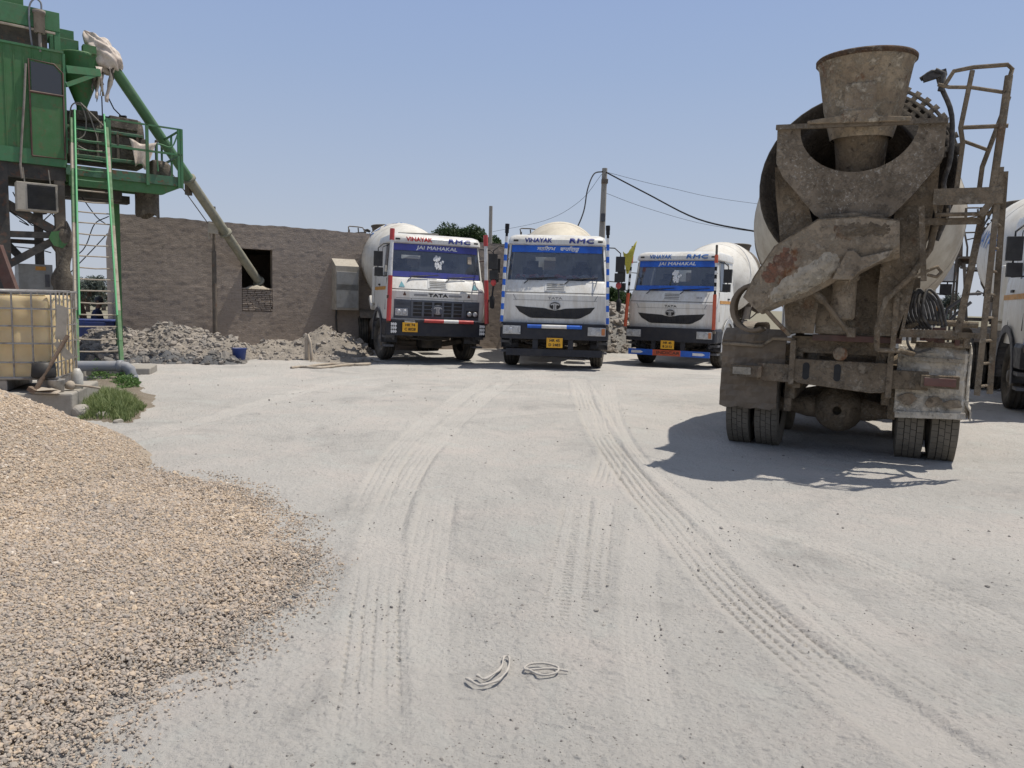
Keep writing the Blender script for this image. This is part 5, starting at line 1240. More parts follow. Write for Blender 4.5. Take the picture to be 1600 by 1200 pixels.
    mb.add(vs, fs, 0, True); mb.build('hopper_guard', M['black_ring'] if rough else CH, root, solid=.008)
    mb = MB(); mb.tube(smooth_line3([RP(.58, 3.96, 7.45), RP(.70, 4.02, 7.45), RP(.77, 3.86, 7.45), RP(.88, 3.6, 7.4), RP(.90, 3.2, 7.36), RP(.86, 2.95, 7.34), RP(.92, 2.7, 7.32), RP(.84, 2.4, 7.3)], 4), .024, n=7); mb.build('water_pipe', M['hose'], root)
    mb = MB(); mb.tube([RP(.70, 4.02, 7.5), RP(.78, 3.98, 7.5), RP(.76, 3.82, 7.5)], .028, n=7); mb.bar(RP(.6, 3.95, 7.48), RP(.8, 4.0, 7.48), .05, .06); mb.build('pipe_clamp', M['hose'], root)
    mb = MB(); mb.lathe([(-.42, .86), (-.30, .93), (-.02, .97), (.0, .99), (.03, .97), (.01, .93), (-.10, .86), (-.12, .74)], RP(.03, 3.06, 7.0), DAX, 48); mb.build('drum_collar', M['black_ring'] if rough else CH, root)
    RP0 = RP
    LP = (lambda u, z, y: RP0(.40+(u-.40)*.9385, 1.65+(z-1.65)*.9385, 16.24-(16.24-y)*.9385)) if rough else RP0
    LM = M['caked'] if rough else M['chassis']; lm = MB()
    for (ua, ub_, y) in ((1.31, 1.34, 7.30), (1.45, 1.41, 7.02)): lm.bar(LP(ua, .86, y), LP(ub_, 3.10, y), .05, .035)
    for k in range(9): z = .95+.23*k; lm.tube([LP(1.315+.003*k, z, 7.32), LP(1.445-.004*k, z, 7.0)], .014, n=6)
    lm.bar(LP(1.12, 1.4, 6.9), LP(1.26, 2.76, 6.95), .06, .05); lm.bar(LP(1.12, 1.45, 7.0), LP(1.40, 1.45, 7.0), .05, .05); lm.bar(LP(.6, 1.45, 6.9), LP(1.15, 1.45, 6.9), .06, .08)
    if rough: lm.bar(RP0(1.0, 1.42, 6.95), LP(1.20, 1.45, 7.0), .06, .06); lm.bar(RP0(.72, 2.5, 7.3), LP(.74, 2.6, 7.2), .06, .06)
    lm.build('ladder', LM, root)
    pm_ = MB(); pm_.box(LP(1.08, 2.89, 7.10), (.56, .42, .04)); pm_.box(LP(1.08, 2.83, 7.325), (.56, .02, .15)); pm_.tube([LP(.80, 2.76, 7.3), LP(.82, 2.66, 7.28), LP(1.28, 2.66, 7.28), LP(1.33, 2.76, 7.3)], .02, n=6)
    for u_ in (.92, 1.08, 1.22): pm_.bar(LP(u_, 2.62, 7.27), LP(u_, 2.72, 7.27), .02, .02)
    pm_.bar(LP(.70, 2.60, 7.2), LP(1.22, 2.60, 7.2), .05, .06); pm_.bar(LP(1.33, 2.84, 7.3), LP(1.20, 2.64, 7.3), .06, .06); pm_.bar(LP(.68, 2.75, 7.3), LP(.76, 2.0, 7.2), .05, .05); pm_.build('platform', LM, root)
    rm = MB()
    rm.tube([LP(.98, 2.90, 7.30), LP(1.00, 3.35, 7.30), LP(.97, 3.5, 7.30), LP(1.03, 4.04, 7.30)], .022, n=7)
    rm.tube([LP(1.29, 2.90, 7.30), LP(1.32, 3.50, 7.30), LP(1.34, 3.96, 7.30)], .034, n=7); rm.tube([LP(1.19, 2.90, 7.12), LP(1.20, 3.14, 7.12), LP(1.38, 3.82, 7.05)], .022, n=7)
    rm.tube([LP(.80, 3.92, 7.30), LP(.87, 4.05, 7.30), LP(1.03, 4.07, 7.30), LP(1.32, 4.07, 7.28), LP(1.37, 4.04, 7.22), LP(1.34, 3.90, 7.28)], .02, n=7)
    rm.tube([LP(.74, 3.93, 7.32), LP(.84, 3.90, 7.30), LP(1.03, 3.88, 7.30), LP(1.35, 3.81, 7.25)], .017, n=6)
    rm.tube([LP(.99, 3.50, 7.30), LP(1.37, 3.49, 7.30)], .02, n=6); rm.tube([LP(.99, 3.38, 7.28), LP(1.25, 3.30, 7.1)], .016, n=6)
    rm.build('handrail', LM, root)

def post_stripes(n, m1, m0, z0=1.08, z1=2.98, r=.036):
    out = []; h = (z1-z0)/n
    for i in range(n): out.append((z0+i*h, z0+(i+1)*h, m1 if i % 2 == 0 else m0, r))
    return out
T1 = make_truck(dict(style='a', loc=(-1.83, 18.35, gh(-1.83, 18.9)), rz=R(19), label='white mixer truck with red corner posts and dark slatted grille',
    band=M['purple'], lowband=True, bandtext='JAI MAHAKAL', head=('VINAYAK', 'RMC'), headmat=(M['txtred'], M['txtblue']), decal=True, sticker=True,
    plate=('HR 74', 'C 8028'), plate_at=(-.68, .86), drum=M['drum'], tube=[(-.35, .12, 0), (.12, .48, 1), (.48, .85, 0)], tubemats=[M['red'], M['white2']], endstick=True,
    posts=[(1.0, 2.04, 1, .052), (2.04, 2.86, 0, .042), (2.86, 3.12, 1, .056)], joint=True, rs=.93, steer=R(9), dtext=[('VINAYAK', 2.25, -.25, .42, M['txtlight'], math.pi)], hatch=-1.9)); T1.rotation_euler = (0, R(.9), R(19))
T2 = make_truck(dict(style='b', loc=(.92, 17.4, gh(1, 18)), rz=R(-4), label='white mixer truck facing straight ahead with thin blue and white striped corner posts',
    band=M['bluetrim'], bandtext='ਸਤਿਨਾਮ   ਵਾਹਿਗੁਰੂ', bandsize=.105, head=('VINAYAK', 'RMC'), headmat=(M['txtblue'], M['txtblue']), shear=.1, dash=True, faint=True, num=False,
    plate=('HR 45', 'D 2483'), plate_at=(.02, .63), drum=M['drum_cream'], tube=[(-.60, -.28, 0), (-.28, .28, 1), (.28, .62, 0)], tubemats=[M['bluetrim'], M['white2']],
    lowbar=[(-1.08, 1.10, 0)], posts=post_stripes(14, 1, 0)+[(2.98, 3.06, 4, .03), (3.06, 3.16, 4, .045), (3.16, 3.26, 4, .05)], tassel=True, steer=R(-7)))
T3 = make_truck(dict(style='b', loc=(4.10, 20.25, -.13), rz=R(-29), label='white mixer truck with orange lower corner posts and blue windscreen bands, turned to the left',
    band=M['bluetrim'], lowband=True, bandtext='JAI MAHAKAL', head=('VINAYAK', 'RMC'), headmat=(M['txtlight'], M['txtlight']), shear=.05, decal=True, num=True,
    plate=('HR 45', 'B 2113'), plate_at=(.0, .62), drum=M['drum'], lowbar=[(-1.10, -.42, 1), (-.42, .34, 2), (.34, 1.10, 1)], bartext=True, archtrim=True, rs=.91,
    posts=[(1.06, 1.95, 3, .045)]+post_stripes(8, 4, 0, 1.95, 2.75, .03)+[(2.75, 2.95, 3, .045), (2.95, 3.2, 5, .03)], steer=R(-5)))
th5 = R(-23)
T5 = make_truck(dict(style='b', loc=(7.27+1.22*math.cos(th5), 10.95+1.22*math.sin(th5), 0), rz=th5, label='white mixer truck cut off by the right edge of the photo',
    band=M['bluetrim'], bandtext=None, head=None, plate=('HR 45', 'D 2571'), plate_at=(.0, .62), drum=M['drum'], posts=post_stripes(12, 1, 0, 1.06, 3.0, .06), steer=0,
    dtext=[('VINAYAK', 2.1, -1.30, .50, M['txtlight'], 0)]))
TH4 = R(154.5); rc = Vector((3.705, 8.645)); back = Vector((-math.sin(TH4), math.cos(TH4)))   # local +y
o4 = rc-back*6.35*.95
T4 = make_truck(dict(style='b', loc=(o4.x, o4.y, -.12), rz=TH4, label='cement-caked mixer truck seen from behind with its hopper and chute', dirty=True,
    band=M['bluetrim'], head=None, plate=('HR 45', 'D 2483'), plate_at=(.02, .63), drum=M['drum_dusty'], posts=post_stripes(12, 1, 0), hatch=1.75))

# flag tied to the third truck's corner post
P = at(981, 408, 19.6); fm = MB(); nn = 7; vs = []
for i in range(nn+1):
    for j in range(nn+1):
        t = i/nn; s = j/nn; w = .05+.24*t; x = -.02-.11*t+w*s+(.06*t*s if s > .6 else 0); z = .56*t+(.20*t*(s**2)-.08*t*math.sin(s*5)); vs.append((P.x+x, P.y+.05*math.sin(5*s+3*t)*t, P.z-.32+z))
fm.add(vs, [(i*(nn+1)+j, i*(nn+1)+j+1, (i+1)*(nn+1)+j+1, (i+1)*(nn+1)+j) for i in range(nn) for j in range(nn)], 0, True)
tag(fm.build('flag', M['flag'], None, solid=.006), 'ragged yellow flag tied to a corner post of the leftward-turned truck', 'flag')

# ================================================================== BATCHING PLANT
PA = R(38); C0 = at(103, 262, 15.5); ua = Vector((math.cos(PA), math.sin(PA), 0)); ub = Vector((-math.sin(PA), math.cos(PA), 0))
plant = empty('batching_plant', (C0.x, C0.y, 0), PA, 'green steel concrete batching plant with cabin and railed platform', 'batching plant')
def PL(px, py, v=0.):
    """plant coordinates of what the photograph shows at a pixel, on the plane v"""
    d = ray(px, py); o = Vector((C0.x, C0.y))+Vector((ub.x, ub.y))*v; k = o.dot(Vector((ub.x, ub.y)))/(d.x*ub.x+d.y*ub.y)
    w = Vector((d.x*k, d.y*k))-Vector((C0.x, C0.y)); return (w.dot(Vector((ua.x, ua.y))), v, CAMH+d.z*k)
zb_ = PL(103, 262)[2]; ztc = PL(103, 85)[2]; print('plant z', zb_, ztc)
mb = MB(); mb.span((-2.7, 0, zb_+.28), (0, 2.2, ztc), 0)
for i in range(17):
    u = -.03-.155*i; mb.span((u-.008, -.010, zb_+.28), (u+.008, -.001, ztc), 0)
mb.span((-2.72, -.03, zb_), (.02, 2.2, zb_+.28), 1); mb.span((-2.72, -.03, ztc), (.02, 2.25, ztc+.04), 1); mb.span((-.0, -.02, zb_+.28), (.045, .05, ztc), 1)
cabn = mb.build('control_cabin', [M['green'], M['green2']], plant)
a = PL(47, 243); b = PL(97, 102); mb = MB()
mb.span((a[0]+.04, -.035, a[2]), (b[0]-.02, -.016, b[2]), 0); dr = mb.build('door', M['green'], cabn)
mb = MB(); z1 = PL(70, 147)[2]; u0d, u1d, z0d, z2d = a[0]+.03, b[0], a[2], b[2]
mb.tube([(u0d, -.04, z0d), (u0d, -.04, z2d), (u1d-.14, -.04, z2d-.02), (u1d, -.04, z2d-.16), (u1d, -.04, z0d), (u0d, -.04, z0d)], .016, n=5)
mb.tube([(u0d, -.045, z1), (u1d, -.045, z1)], .022, n=5); mb.build('door_frame', M['brown'], cabn)
mb = MB(); mb.prism([(u0d+.03, z1+.02), (u1d-.03, z1+.02), (u1d-.03, z2d-.2), (u1d-.15, z2d-.05), (u0d+.03, z2d-.04)], lambda x, z: (x, -.05, z), lambda x, z: (x, -.038, z))
pw = NT('cabin_window'); M['cabwin'] = pw.fin((.05, .052, .058), .25, 0, None, .6); mb.build('window', M['cabwin'], cabn)
mb = MB(); mb.tube([(u0d-.05, -.04, z2d-.1), (u0d-.1, -.06, z1-.2), (u0d-.16, -.05, z0d+.3), (u0d-.2, -.05, z0d-.2), (u0d-.18, -.06, zb_-.3)], .022, n=6); mb.build('cable', M['pgrey'], cabn)
# framework over and under the cabin
mb = MB()
p = PL(93, 50, .1); mb.span((-2.7, .05, p[2]-.02), (p[0], .20, p[2]+.34), 0); mb.span((p[0]-.10, .06, ztc+.04), (p[0], .18, p[2]-.02), 0)
mb.span((-2.7, .9, p[2]), (.35, 1.05, p[2]+.3), 0); mb.span((-2.4, .02, ztc+.34), (-.1, .06, ztc+.38), 1)
p2 = PL(120, 75, .9); mb.span((-.1, .8, p2[2]-.18), (p2[0]+.02, .95, p2[2]+.12), 0)
mb.build('top_beam', [M['green2'], M['beige']], plant, bevel=.006)
mb = MB(); mb.span((-2.5, .35, ztc+.05), (-.2, 1.8, ztc+.45)); 
p = PL(20, 40, .4); mb.span((-2.3, .4, ztc+.4), (p[0]+.05, 1.6, PL(20, 12, .4)[2])); mb.build('upper_bin', M['steel_dark'], plant)
p = PL(37, 14, .35); mb = MB(); mb.span((-2.4, .35, p[2]), (p[0], 1.7, p[2]+1.2)); mb.build('upper_casing', M['green'], plant, bevel=.01)
q0 = PL(62, 52, .02); q1 = PL(62, 17, .02)
mb = MB(); mb.lathe([(0, .05), (0, .095), (q1[2]-q0[2]-.06, .095), (q1[2]-q0[2]-.06, .11), (q1[2]-q0[2], .11), (q1[2]-q0[2], .02)], q0, (0, 0, 1), 20); mb.tube([(q0[0], q0[1], q0[2]), (q0[0], q0[1], q0[2]-.35)], .03)
fc = mb.build('air_cylinder', M['pgrey'], plant)
mb = MB(); mb.tube(smooth_line3([(q1[0]+.03, .02, q1[2]), (q1[0]+.02, .02, q1[2]+.16), (q1[0]-.08, .02, q1[2]+.2), (q1[0]-.17, .02, q1[2]+.02), (q1[0]-.17, .02, q1[2]-.4), (q1[0]-.12, .1, q1[2]-.8)], 5), .018, n=6); mb.build('hose', M['pvc'], fc)
# weigh hopper beside the cabin
hc = PL(126, 105, .75); zt_ = PL(126, 88, .75)[2]; zm = PL(126, 126, .75)[2]; zl = PL(126, 166, .75)[2]
mb = MB(); mb.lathe([(zt_-zl+.02, .01), (zt_-zl+.02, .36), (zt_-zl, .38), (zt_-zl-.05, .36), (zt_-zl-.32, .355), (.0, .10), (-.15, .10)], (hc[0], .75, zl), (0, 0, 1), 32); mb.box((hc[0]+.12, .5, zt_+.08), (.24, .2, .16)); mb.build('weigh_hopper', M['green'], plant)
mb = MB(); A = PL(103, 108, -.0); B = PL(156, 114, .3); C = PL(103, 133, .0)
mb.bar(A, B, .06, .14); mb.bar(C, B, .05, .08); mb.build('bracket', M['green2'], plant)
# mixer body on the platform, caked with cement
zd = PL(165, 268)[2]; ur = PL(283, 285)[0]; print('deck', zd, ur)
m0 = PL(108, 180, .5); m1 = PL(232, 240, .5)
mb = MB(); mb.span((.12, .55, zd+.30), (m1[0], 1.6, zd+.85), 0); mb.span((.10, .50, zd+.85), (m1[0]-.1, 1.6, zd+.92), 1)
mb.lathe([(0, .01), (0, .44), (m1[0]-.2, .44), (m1[0]-.2, .01)], (.15, 1.05, zd+.86), (1, 0, 0), 28, 0)
mb.box((m1[0]-.45, .72, zd+1.12), (.55, .3, .24), 0, (0, .03, 0)); mb.box((.45, .7, zd+1.16), (.5, .3, .2), 0, (0, -.1, 0)); mb.span((.2, .46, zd+.28), (m1[0]-.1, .52, zd+.36), 1); mb.span((.1, .5, zd+.6), (m1[0], .54, zd+.66), 1)
for i in range(5): mb.span((.25+i*.38, .5, zd+.3), (.31+i*.38, .55, zd+.86), 0)
mb.build('mixer', [M['cement'], M['greenrust']], plant, bevel=.015)
mb = MB(); mb.lathe([(0, .01), (0, .15), (.12, .16), (.30, .15), (.36, .08), (.37, .01)], (PL(258, 235, .5)[0]-.05, .5, zd+.05), (0, 0, 1), 18, 0); mb.span((m1[0]+.05, .4, zd+.02), (m1[0]+.3, .8, zd+.42), 0)
mb.build('gear_motor', M['cement'], plant, bevel=.02)
mb = MB(); vs = []; g = PL(203, 215, .42); 
for i in range(11):
    for j in range(9):
        s = i/10; t = j/8; w = .55*(1-.55*t); vs.append((g[0]+.25+w*(s-.5)-.05*t, .42-.05-.06*math.sin(s*11+t*3)-.04*t, g[2]-.02-.58*t*(1-.25*abs(math.sin(s*4)))-.08*math.sin(s*3.1)))
mb.add(vs, [(i*9+j, i*9+j+1, (i+1)*9+j+1, (i+1)*9+j) for i in range(10) for j in range(8)], 0, True)
tag(mb.build('plastic_rag', M['tarp'], None, solid=.006), 'torn white plastic sheet hanging on the platform rail', 'plastic sheet')
bpy.data.objects['plastic_rag'].location = (C0.x, C0.y, 0); bpy.data.objects['plastic_rag'].rotation_euler = (0, 0, PA)
for k_, pts in enumerate(([(108, 190), (112, 165), (125, 162), (134, 185), (132, 210), (118, 220)], [(118, 162), (135, 170), (150, 210), (152, 222)], [(125, 160), (150, 185), (170, 205)], [(122, 228), (140, 236), (160, 236)])):
    mb = MB(); mb.tube(smooth_line3([PL(x, y, .30-.02*k_) for x, y in pts], 5), .014, n=6); mb.build('air_hose', M['pgrey'], plant)
# platform deck and fascia
mb = MB(); mb.span((.0, .0, zd-.02), (ur, 1.7, zd+.02), 0); mb.span((.0, -.03, zd-.14), (ur, .0, zd+.05), 0)
zf = PL(180, 296)[2]; mb.add([(.05, .02, zf), (ur-.35, .02, zf), (ur-.02, .02, zd-.14), (.05, .02, zd-.14), (.05, .12, zf), (ur-.35, .12, zf), (ur-.02, .12, zd-.14), (.05, .12, zd-.14)], [(0, 1, 2, 3), (4, 5, 6, 7), (0, 1, 5, 4), (1, 2, 6, 5)], 1)
mb.span((ur-.06, .1, zd-.16), (ur, 1.7, zd-.02), 1)
for v in (.6, 1.2, 1.65): mb.span((.05, v, zd-.2), (ur-.1, v+.06, zd-.02), 1)
mb.build('platform', [M['greenrust'], M['green']], plant)
mb = MB(); zr = PL(200, 191)[2]; zr2 = PL(200, 232)[2]
u_ps = [PL(169, 220)[0], PL(229, 220)[0], PL(278, 220)[0], PL(283, 240)[0]]
for u, w in zip(u_ps, (.09, .06, .05, .05)): mb.span((u-w/2, -.06, zd-.18), (u+w/2, -.02, zr+.01))
mb.bar((u_ps[0], -.04, zr), (u_ps[3], -.04, zr), .04, .03); mb.bar((u_ps[0], -.04, zr2), (u_ps[3], -.04, zr2), .04, .04)
mb.bar((u_ps[3], -.04, zr), (u_ps[3], 1.6, zr), .04, .03); mb.bar((u_ps[3], -.04, zr2), (u_ps[3], 1.6, zr2), .04, .04); mb.span((u_ps[3]-.02, .75, zd), (u_ps[3]+.02, .79, zr)); mb.span((u_ps[3]-.02, 1.58, zd), (u_ps[3]+.02, 1.62, zr))
mb.tube(smooth_line3([(u_ps[2]-.42, -.05, zd+.12), (u_ps[2]-.44, -.05, zd+.62), (u_ps[2]-.36, -.05, zd+.68), (u_ps[2]-.14, -.05, zd+.66), (u_ps[2], -.05, zd+.98)], 4), .016, n=6)
mb.build('platform_rail', M['green2'], plant)
# leg posts, braces, gusset
def leg(px, v, w=.16, mat='steel_dark', zt=None):
    u = PL(px, 350, v)[0]; m = MB(); m.span((u-w/2, v-w/2, -.05), (u+w/2, v-w/2+.02, zt or zb_)); m.span((u-.012, v-w/2+.02, -.05), (u+.012, v+w/2-.02, zt or zb_)); m.span((u-w/2, v+w/2-.02, -.05), (u+w/2, v+w/2, zt or zb_)); m.build('leg', M[mat], plant); return u
ul = leg(94, .15, .18, 'chassis'); ul2 = leg(4, .15, .22); leg(60, 1.9, .16); leg(182, 1.5, .12, 'green')
mb = MB(); B_ = lambda a, b, va, vb, w=.12: mb.bar(PL(a[0], a[1], va), PL(b[0], b[1], vb), .06, w)
B_((0, 312), (88, 362), .1, .1, .16); B_((8, 322), (80, 362), .4, .2, .10); B_((0, 365), (88, 368), .1, .1, .12); B_((12, 376), (85, 380), .4, .3, .08); B_((12, 414), (84, 376), .05, .05, .14); B_((10, 380), (30, 400), .5, .5, .14); B_((70, 335), (66, 320), .6, .6, .08)
mb.span((-2.6, .05, zb_-.26), (.0, .25, zb_-.003)); mb.span((-2.6, 1.6, zb_-.26), (.3, 1.8, zb_-.003)); mb.bar((.0, 1.2, zb_-.4), (ur-.8, 1.2, zb_-.4), .3, .16); mb.bar((-.2, .8, zb_-.38), (1.15, .9, zb_-.36), .22, .2)
mb.build('brace', M['steel_dark'], plant)
mb = MB(); mb.prism([PL(x, y, -.0)[::2] for x, y in ((80, 362), (100, 360), (107, 378), (98, 388), (84, 384), (76, 372))], lambda u, z: (u, -.02, z), lambda u, z: (u, .0, z)); mb.build('gusset', M['green'], plant)
# chute under the platform
g = PL(230, 318, .8); z1 = PL(230, 290, .8)[2]; z0 = PL(230, 340, .8)[2]
mb = MB(); mb.lathe([(z1-z0+.1, .245), (.3, .24), (.02, .245), (.0, .24), (.02, .225), (.3, .22), (z1-z0+.1, .22)], (g[0], .8, z0), (0, 0, 1), 28)
mb.v = [(x, y, z+(.05*math.sin(3*math.atan2(y-.8, x-g[0]))+.03 if z < z0+.1 else 0)) for x, y, z in mb.v]; mb.build('discharge_chute', M['cement'], plant)
# ladder leaning from the ground slab to the platform
LT = at(112, 186, 15.62); LB = at(121, 590, 13.1); LB.z = .05; w_ = ua*.66
lad = empty('ladder', (LB.x, LB.y, 0)); lad.parent = plant; lad.matrix_parent_inverse = plant.matrix_world.inverted()
bpy.context.view_layer.update(); lad.matrix_parent_inverse = plant.matrix_world.inverted()
off = Vector((LB.x, LB.y, 0)); T0 = LT-off; B0 = LB-off; T1_ = T0+w_*.92; B1_ = B0+w_*1.06
for (bb, tt, sgn) in ((B0, T0, -1), (B1_, T1_, 1)):
    mb = MB(); n_ = 9
    for i in range(n_):
        a = bb.lerp(tt, i/n_); b = bb.lerp(tt, (i+1)/n_-.001); mb.bar(a, b, .06, .11, 0 if i in (0, 1, 5, 6, 8) else 1, up=(ub.x, ub.y, .2))
    mb.build('stringer', [M['green'], M['beige']], lad)
    mb = MB(); o2 = Vector((ua.x, ua.y, 0))*(-.04*sgn)+Vector((-ub.x, -ub.y, 0))*.10; mb.tube([bb.lerp(tt, .21)+o2, bb.lerp(tt, 1.04)+o2], .018, n=8); mb.build('handrail', M['brightgreen'], lad)
for i in range(22):
    t = .035+i*.044; mb = MB(); mb.tube([B0.lerp(T0, t), B0.lerp(T0, t).lerp(B1_.lerp(T1_, t), .5)+Vector((0, 0, -.008*(i % 3))), B1_.lerp(T1_, t)], .014, n=6); mb.build('rung', M['beige'] if i < 16 else M['green2'], lad)
# sacking wrapped round the leg
mb = MB(); p = PL(96, 400, .15); zz0 = PL(96, 455, .15)[2]; zz1 = PL(96, 345, .15)[2]; rr = random.Random(2)
mb.lathe([(t*(zz1-zz0), .13+.07*math.sin(t*9+1)+.05*math.sin(t*4)) for t in np.linspace(0, 1, 26)], (p[0]+.03, .15, zz0), (0, 0, 1), 22)
mb.v = [(x+.03*math.sin(9*z+7*y), y+.03*math.cos(8*z+5*x), z) for x, y, z in mb.v]
o = tag(mb.build('sacking', M['cement'], None), 'grey sacking bound around the plant leg behind the tank', 'sacking'); o.location = (C0.x, C0.y, 0); o.rotation_euler = (0, 0, PA)
# air conditioner outdoor unit
a = PL(27, 327, -.45); b = PL(90, 289, -.45); ac = empty('air_conditioner', (C0.x, C0.y, 0), PA, 'air conditioner outdoor unit hanging under the green cabin', 'air conditioner')
mb = MB(); mb.span((a[0], -.45, a[2]), (b[0], -.12, b[2])); mb.build('casing', M['acbody'], ac, bevel=.01)
mb = MB(); mb.span((a[0]+.17, -.458, a[2]+.03), (b[0]-.04, -.448, b[2]-.04))
for i in range(14): mb.span((a[0]+.18, -.464, a[2]+.05+i*(b[2]-a[2]-.1)/14), (b[0]-.05, -.457, a[2]+.056+i*(b[2]-a[2]-.1)/14))
mb.build('grille', M['acgrille'], ac)
mb = MB()
for u in (a[0]+.15, b[0]-.1): mb.bar((u, -.3, b[2]), (u, -.1, zb_-.1), .02, .02)
mb.build('hanger', M['steel_dark'], ac)
a = PL(30, 452, .5); b = PL(82, 414, .5); mb = MB(); mb.span((a[0], .5, 0), (b[0], 1.2, b[2])); mb.span((b[0]-.3, .49, b[2]-.12), (b[0]-.12, .499, b[2]-.04), 1); mb.span((b[0]-.14, .49, b[2]-.45), (b[0]-.06, .499, b[2]-.2), 2)
o = tag(mb.build('switch_cabinet', [M['panelgrey'], M['stripe'], M['fender']], None, bevel=.01), 'plain grey switch cabinet under the plant behind the tank', 'cabinet'); o.location = (C0.x, C0.y, 0); o.rotation_euler = (0, 0, PA)
mb = MB(); mb.bar(at(-6, 385, 11.2), (at(36, 470, 11.2).x, 11.2, 1.0), .08, .16); 
tag(mb.build('steel_channel', M['brown'], None), 'brown-red steel channel leaning above the yellow tank', 'steel channel')
for k_, pts in enumerate(([(78, 262), (76, 290), (80, 330), (95, 350)], [(20, 300), (50, 352), (85, 330)], [(20, 385), (60, 390), (80, 395)], [(165, 350), (150, 338), (128, 308)], [(170, 338), (148, 350), (136, 380), (125, 395), (106, 405)], [(168, 365), (140, 395), (106, 430)], [(30, 345), (45, 352), (15, 330)])):
    mb = MB(); mb.tube(smooth_line3([PL(x, y, .6) for x, y in pts], 5), .011, n=5); mb.build('cable', M['black_rope'], plant)

# ------------------------------------------------------------------ screw conveyor from the shed to the plant
top = at(176, 104, 16.6); wl = W((u0+u1)/2, 0, 0); kk = None
bot = W(uof(414)[0], -.35, 0); bot.z = CAMH+ray(414, 448).z*((bot.x**2+bot.y**2)**.5/(ray(414, 448).x**2+ray(414, 448).y**2)**.5)
sc_ = empty('screw_conveyor', (bot.x, bot.y, 0), 0, 'long inclined screw conveyor tube from the shed window to the plant', 'screw conveyor'); ob = Vector((bot.x, bot.y, 0))
bt = bot-ob; tp = top-ob; 
mb = MB(); mb.tube([bt.lerp(tp, .56), bt.lerp(tp, 1.0)], .115, n=20); mb.build('upper_tube', M['augergreen'], sc_)
mb = MB(); mb.tube([bt.lerp(tp, .03), bt.lerp(tp, .56)], .115, n=20); mb.build('lower_tube', M['auger'], sc_)
ax_ = (tp-bt).normalized()
for t in (.03, .56, .30): mb = MB(); mb.lathe([(-.03, .10), (-.03, .16), (.03, .16), (.03, .10)], bt.lerp(tp, t), ax_, 20); mb.build('flange', M['auger'], sc_)
mb = MB(); mb.tube([bt.lerp(tp, -.06), bt.lerp(tp, .03)], .07, n=12); mb.build('inlet_spout', M['caked_grey'], sc_)
mb = MB(); mb.tube([bt.lerp(tp, .60)+Vector((-.25, 0, -.1)), bt.lerp(tp, .38)+Vector((-.16, -.05, -.16))], .012, n=5); mb.box(bt.lerp(tp, .52)+Vector((-.16, 0, 0)), (.1, .2, .35)); mb.build('side_bracket', M['chassis'], sc_)
# sheet wrapped over the drive at the top
mb = MB(); a = at(183, 112, 16.6); b = at(133, 50, 16.4); d = (b-a); n_ = 18
prof = [(t*d.length, r) for t, r in zip(np.linspace(0, 1, 19), [.10, .16, .20, .23, .24, .25, .25, .245, .24, .235, .23, .22, .20, .16, .165, .15, .11, .07, .001])]
prof = [(np.interp(q, np.arange(19), [p[0] for p in prof]), np.interp(q, np.arange(19), [p[1] for p in prof])) for q in np.linspace(0, 18, 60)]; mb.lathe(prof, a, d, 60)
va = np.array(mb.v); dn_ = np.array(d.normalized()); tt = (va-np.array(a))@dn_; rad_ = va-np.array(a)-tt[:, None]*dn_; th_ = np.arctan2(rad_[:, 2], rad_[:, 1]); nzv = .022*np.sin(5*th_+4*tt)+.018*np.sin(11*th_-6*tt+2*np.sin(7*tt))+.02*fbm(th_*.4, tt*1.6, .25, 3, 77)+.012*np.sin(tt*23+2*np.sin(th_*2)); cc = np.array(a.lerp(b, .5)); dv = va-cc; dv /= np.linalg.norm(dv, axis=1)[:, None]+1e-6
mb.v = [tuple(p) for p in va+dv*nzv[:, None]]
tag(mb.build('wrapping_sheet', M['tarp'], None), 'dirty white sheet wrapped over the conveyor drive by the cabin', 'sheet')
rr = random.Random(12)
for q in range(13):
    x0_ = rr.uniform(146, 176); y0_ = rr.uniform(100, 112); x1_ = x0_+rr.uniform(-7, 5); y1_ = rr.uniform(128, 160); Yq = 16.55-.03*q
    mb = MB(); vs = []; wd = rr.uniform(.03, .075)
    for i in range(9):
        t = i/8; p = at(x0_+(x1_-x0_)*t+1.5*math.sin(t*7+q), y0_+(y1_-y0_)*t, Yq+.04*math.sin(t*6+q)); w = wd*(1-.6*t)*(1+.35*math.sin(t*11+q*2)); an = q+t*2.5
        vs += [p+Vector((w*math.cos(an), w*math.sin(an), 0)), p-Vector((w*math.cos(an), w*math.sin(an), 0))]
    mb.add(vs, [(2*i, 2*i+1, 2*i+3, 2*i+2) for i in range(8)], 0, True)
    tag(mb.build('tattered_strip', M['tarp'] if q % 3 else M['cement'], None, solid=.008), 'tattered strips of sheet dangling under the wrapped drive', 'sheet strip', 'tattered strips under the conveyor drive')
mb = MB(); mb.tube([at(159, 150, 16.4), at(160, 178, 16.5), at(161, 200, 16.4)], .012, n=5); mb.tube([at(168, 150, 16.4), at(178, 170, 16.6), at(190, 182, 16.8)], .014, n=5); mb.box(at(192, 183, 16.8), (.14, .06, .06)); mb.build('drop_cable', M['black_rope'], plant).matrix_parent_inverse = plant.matrix_world.inverted()

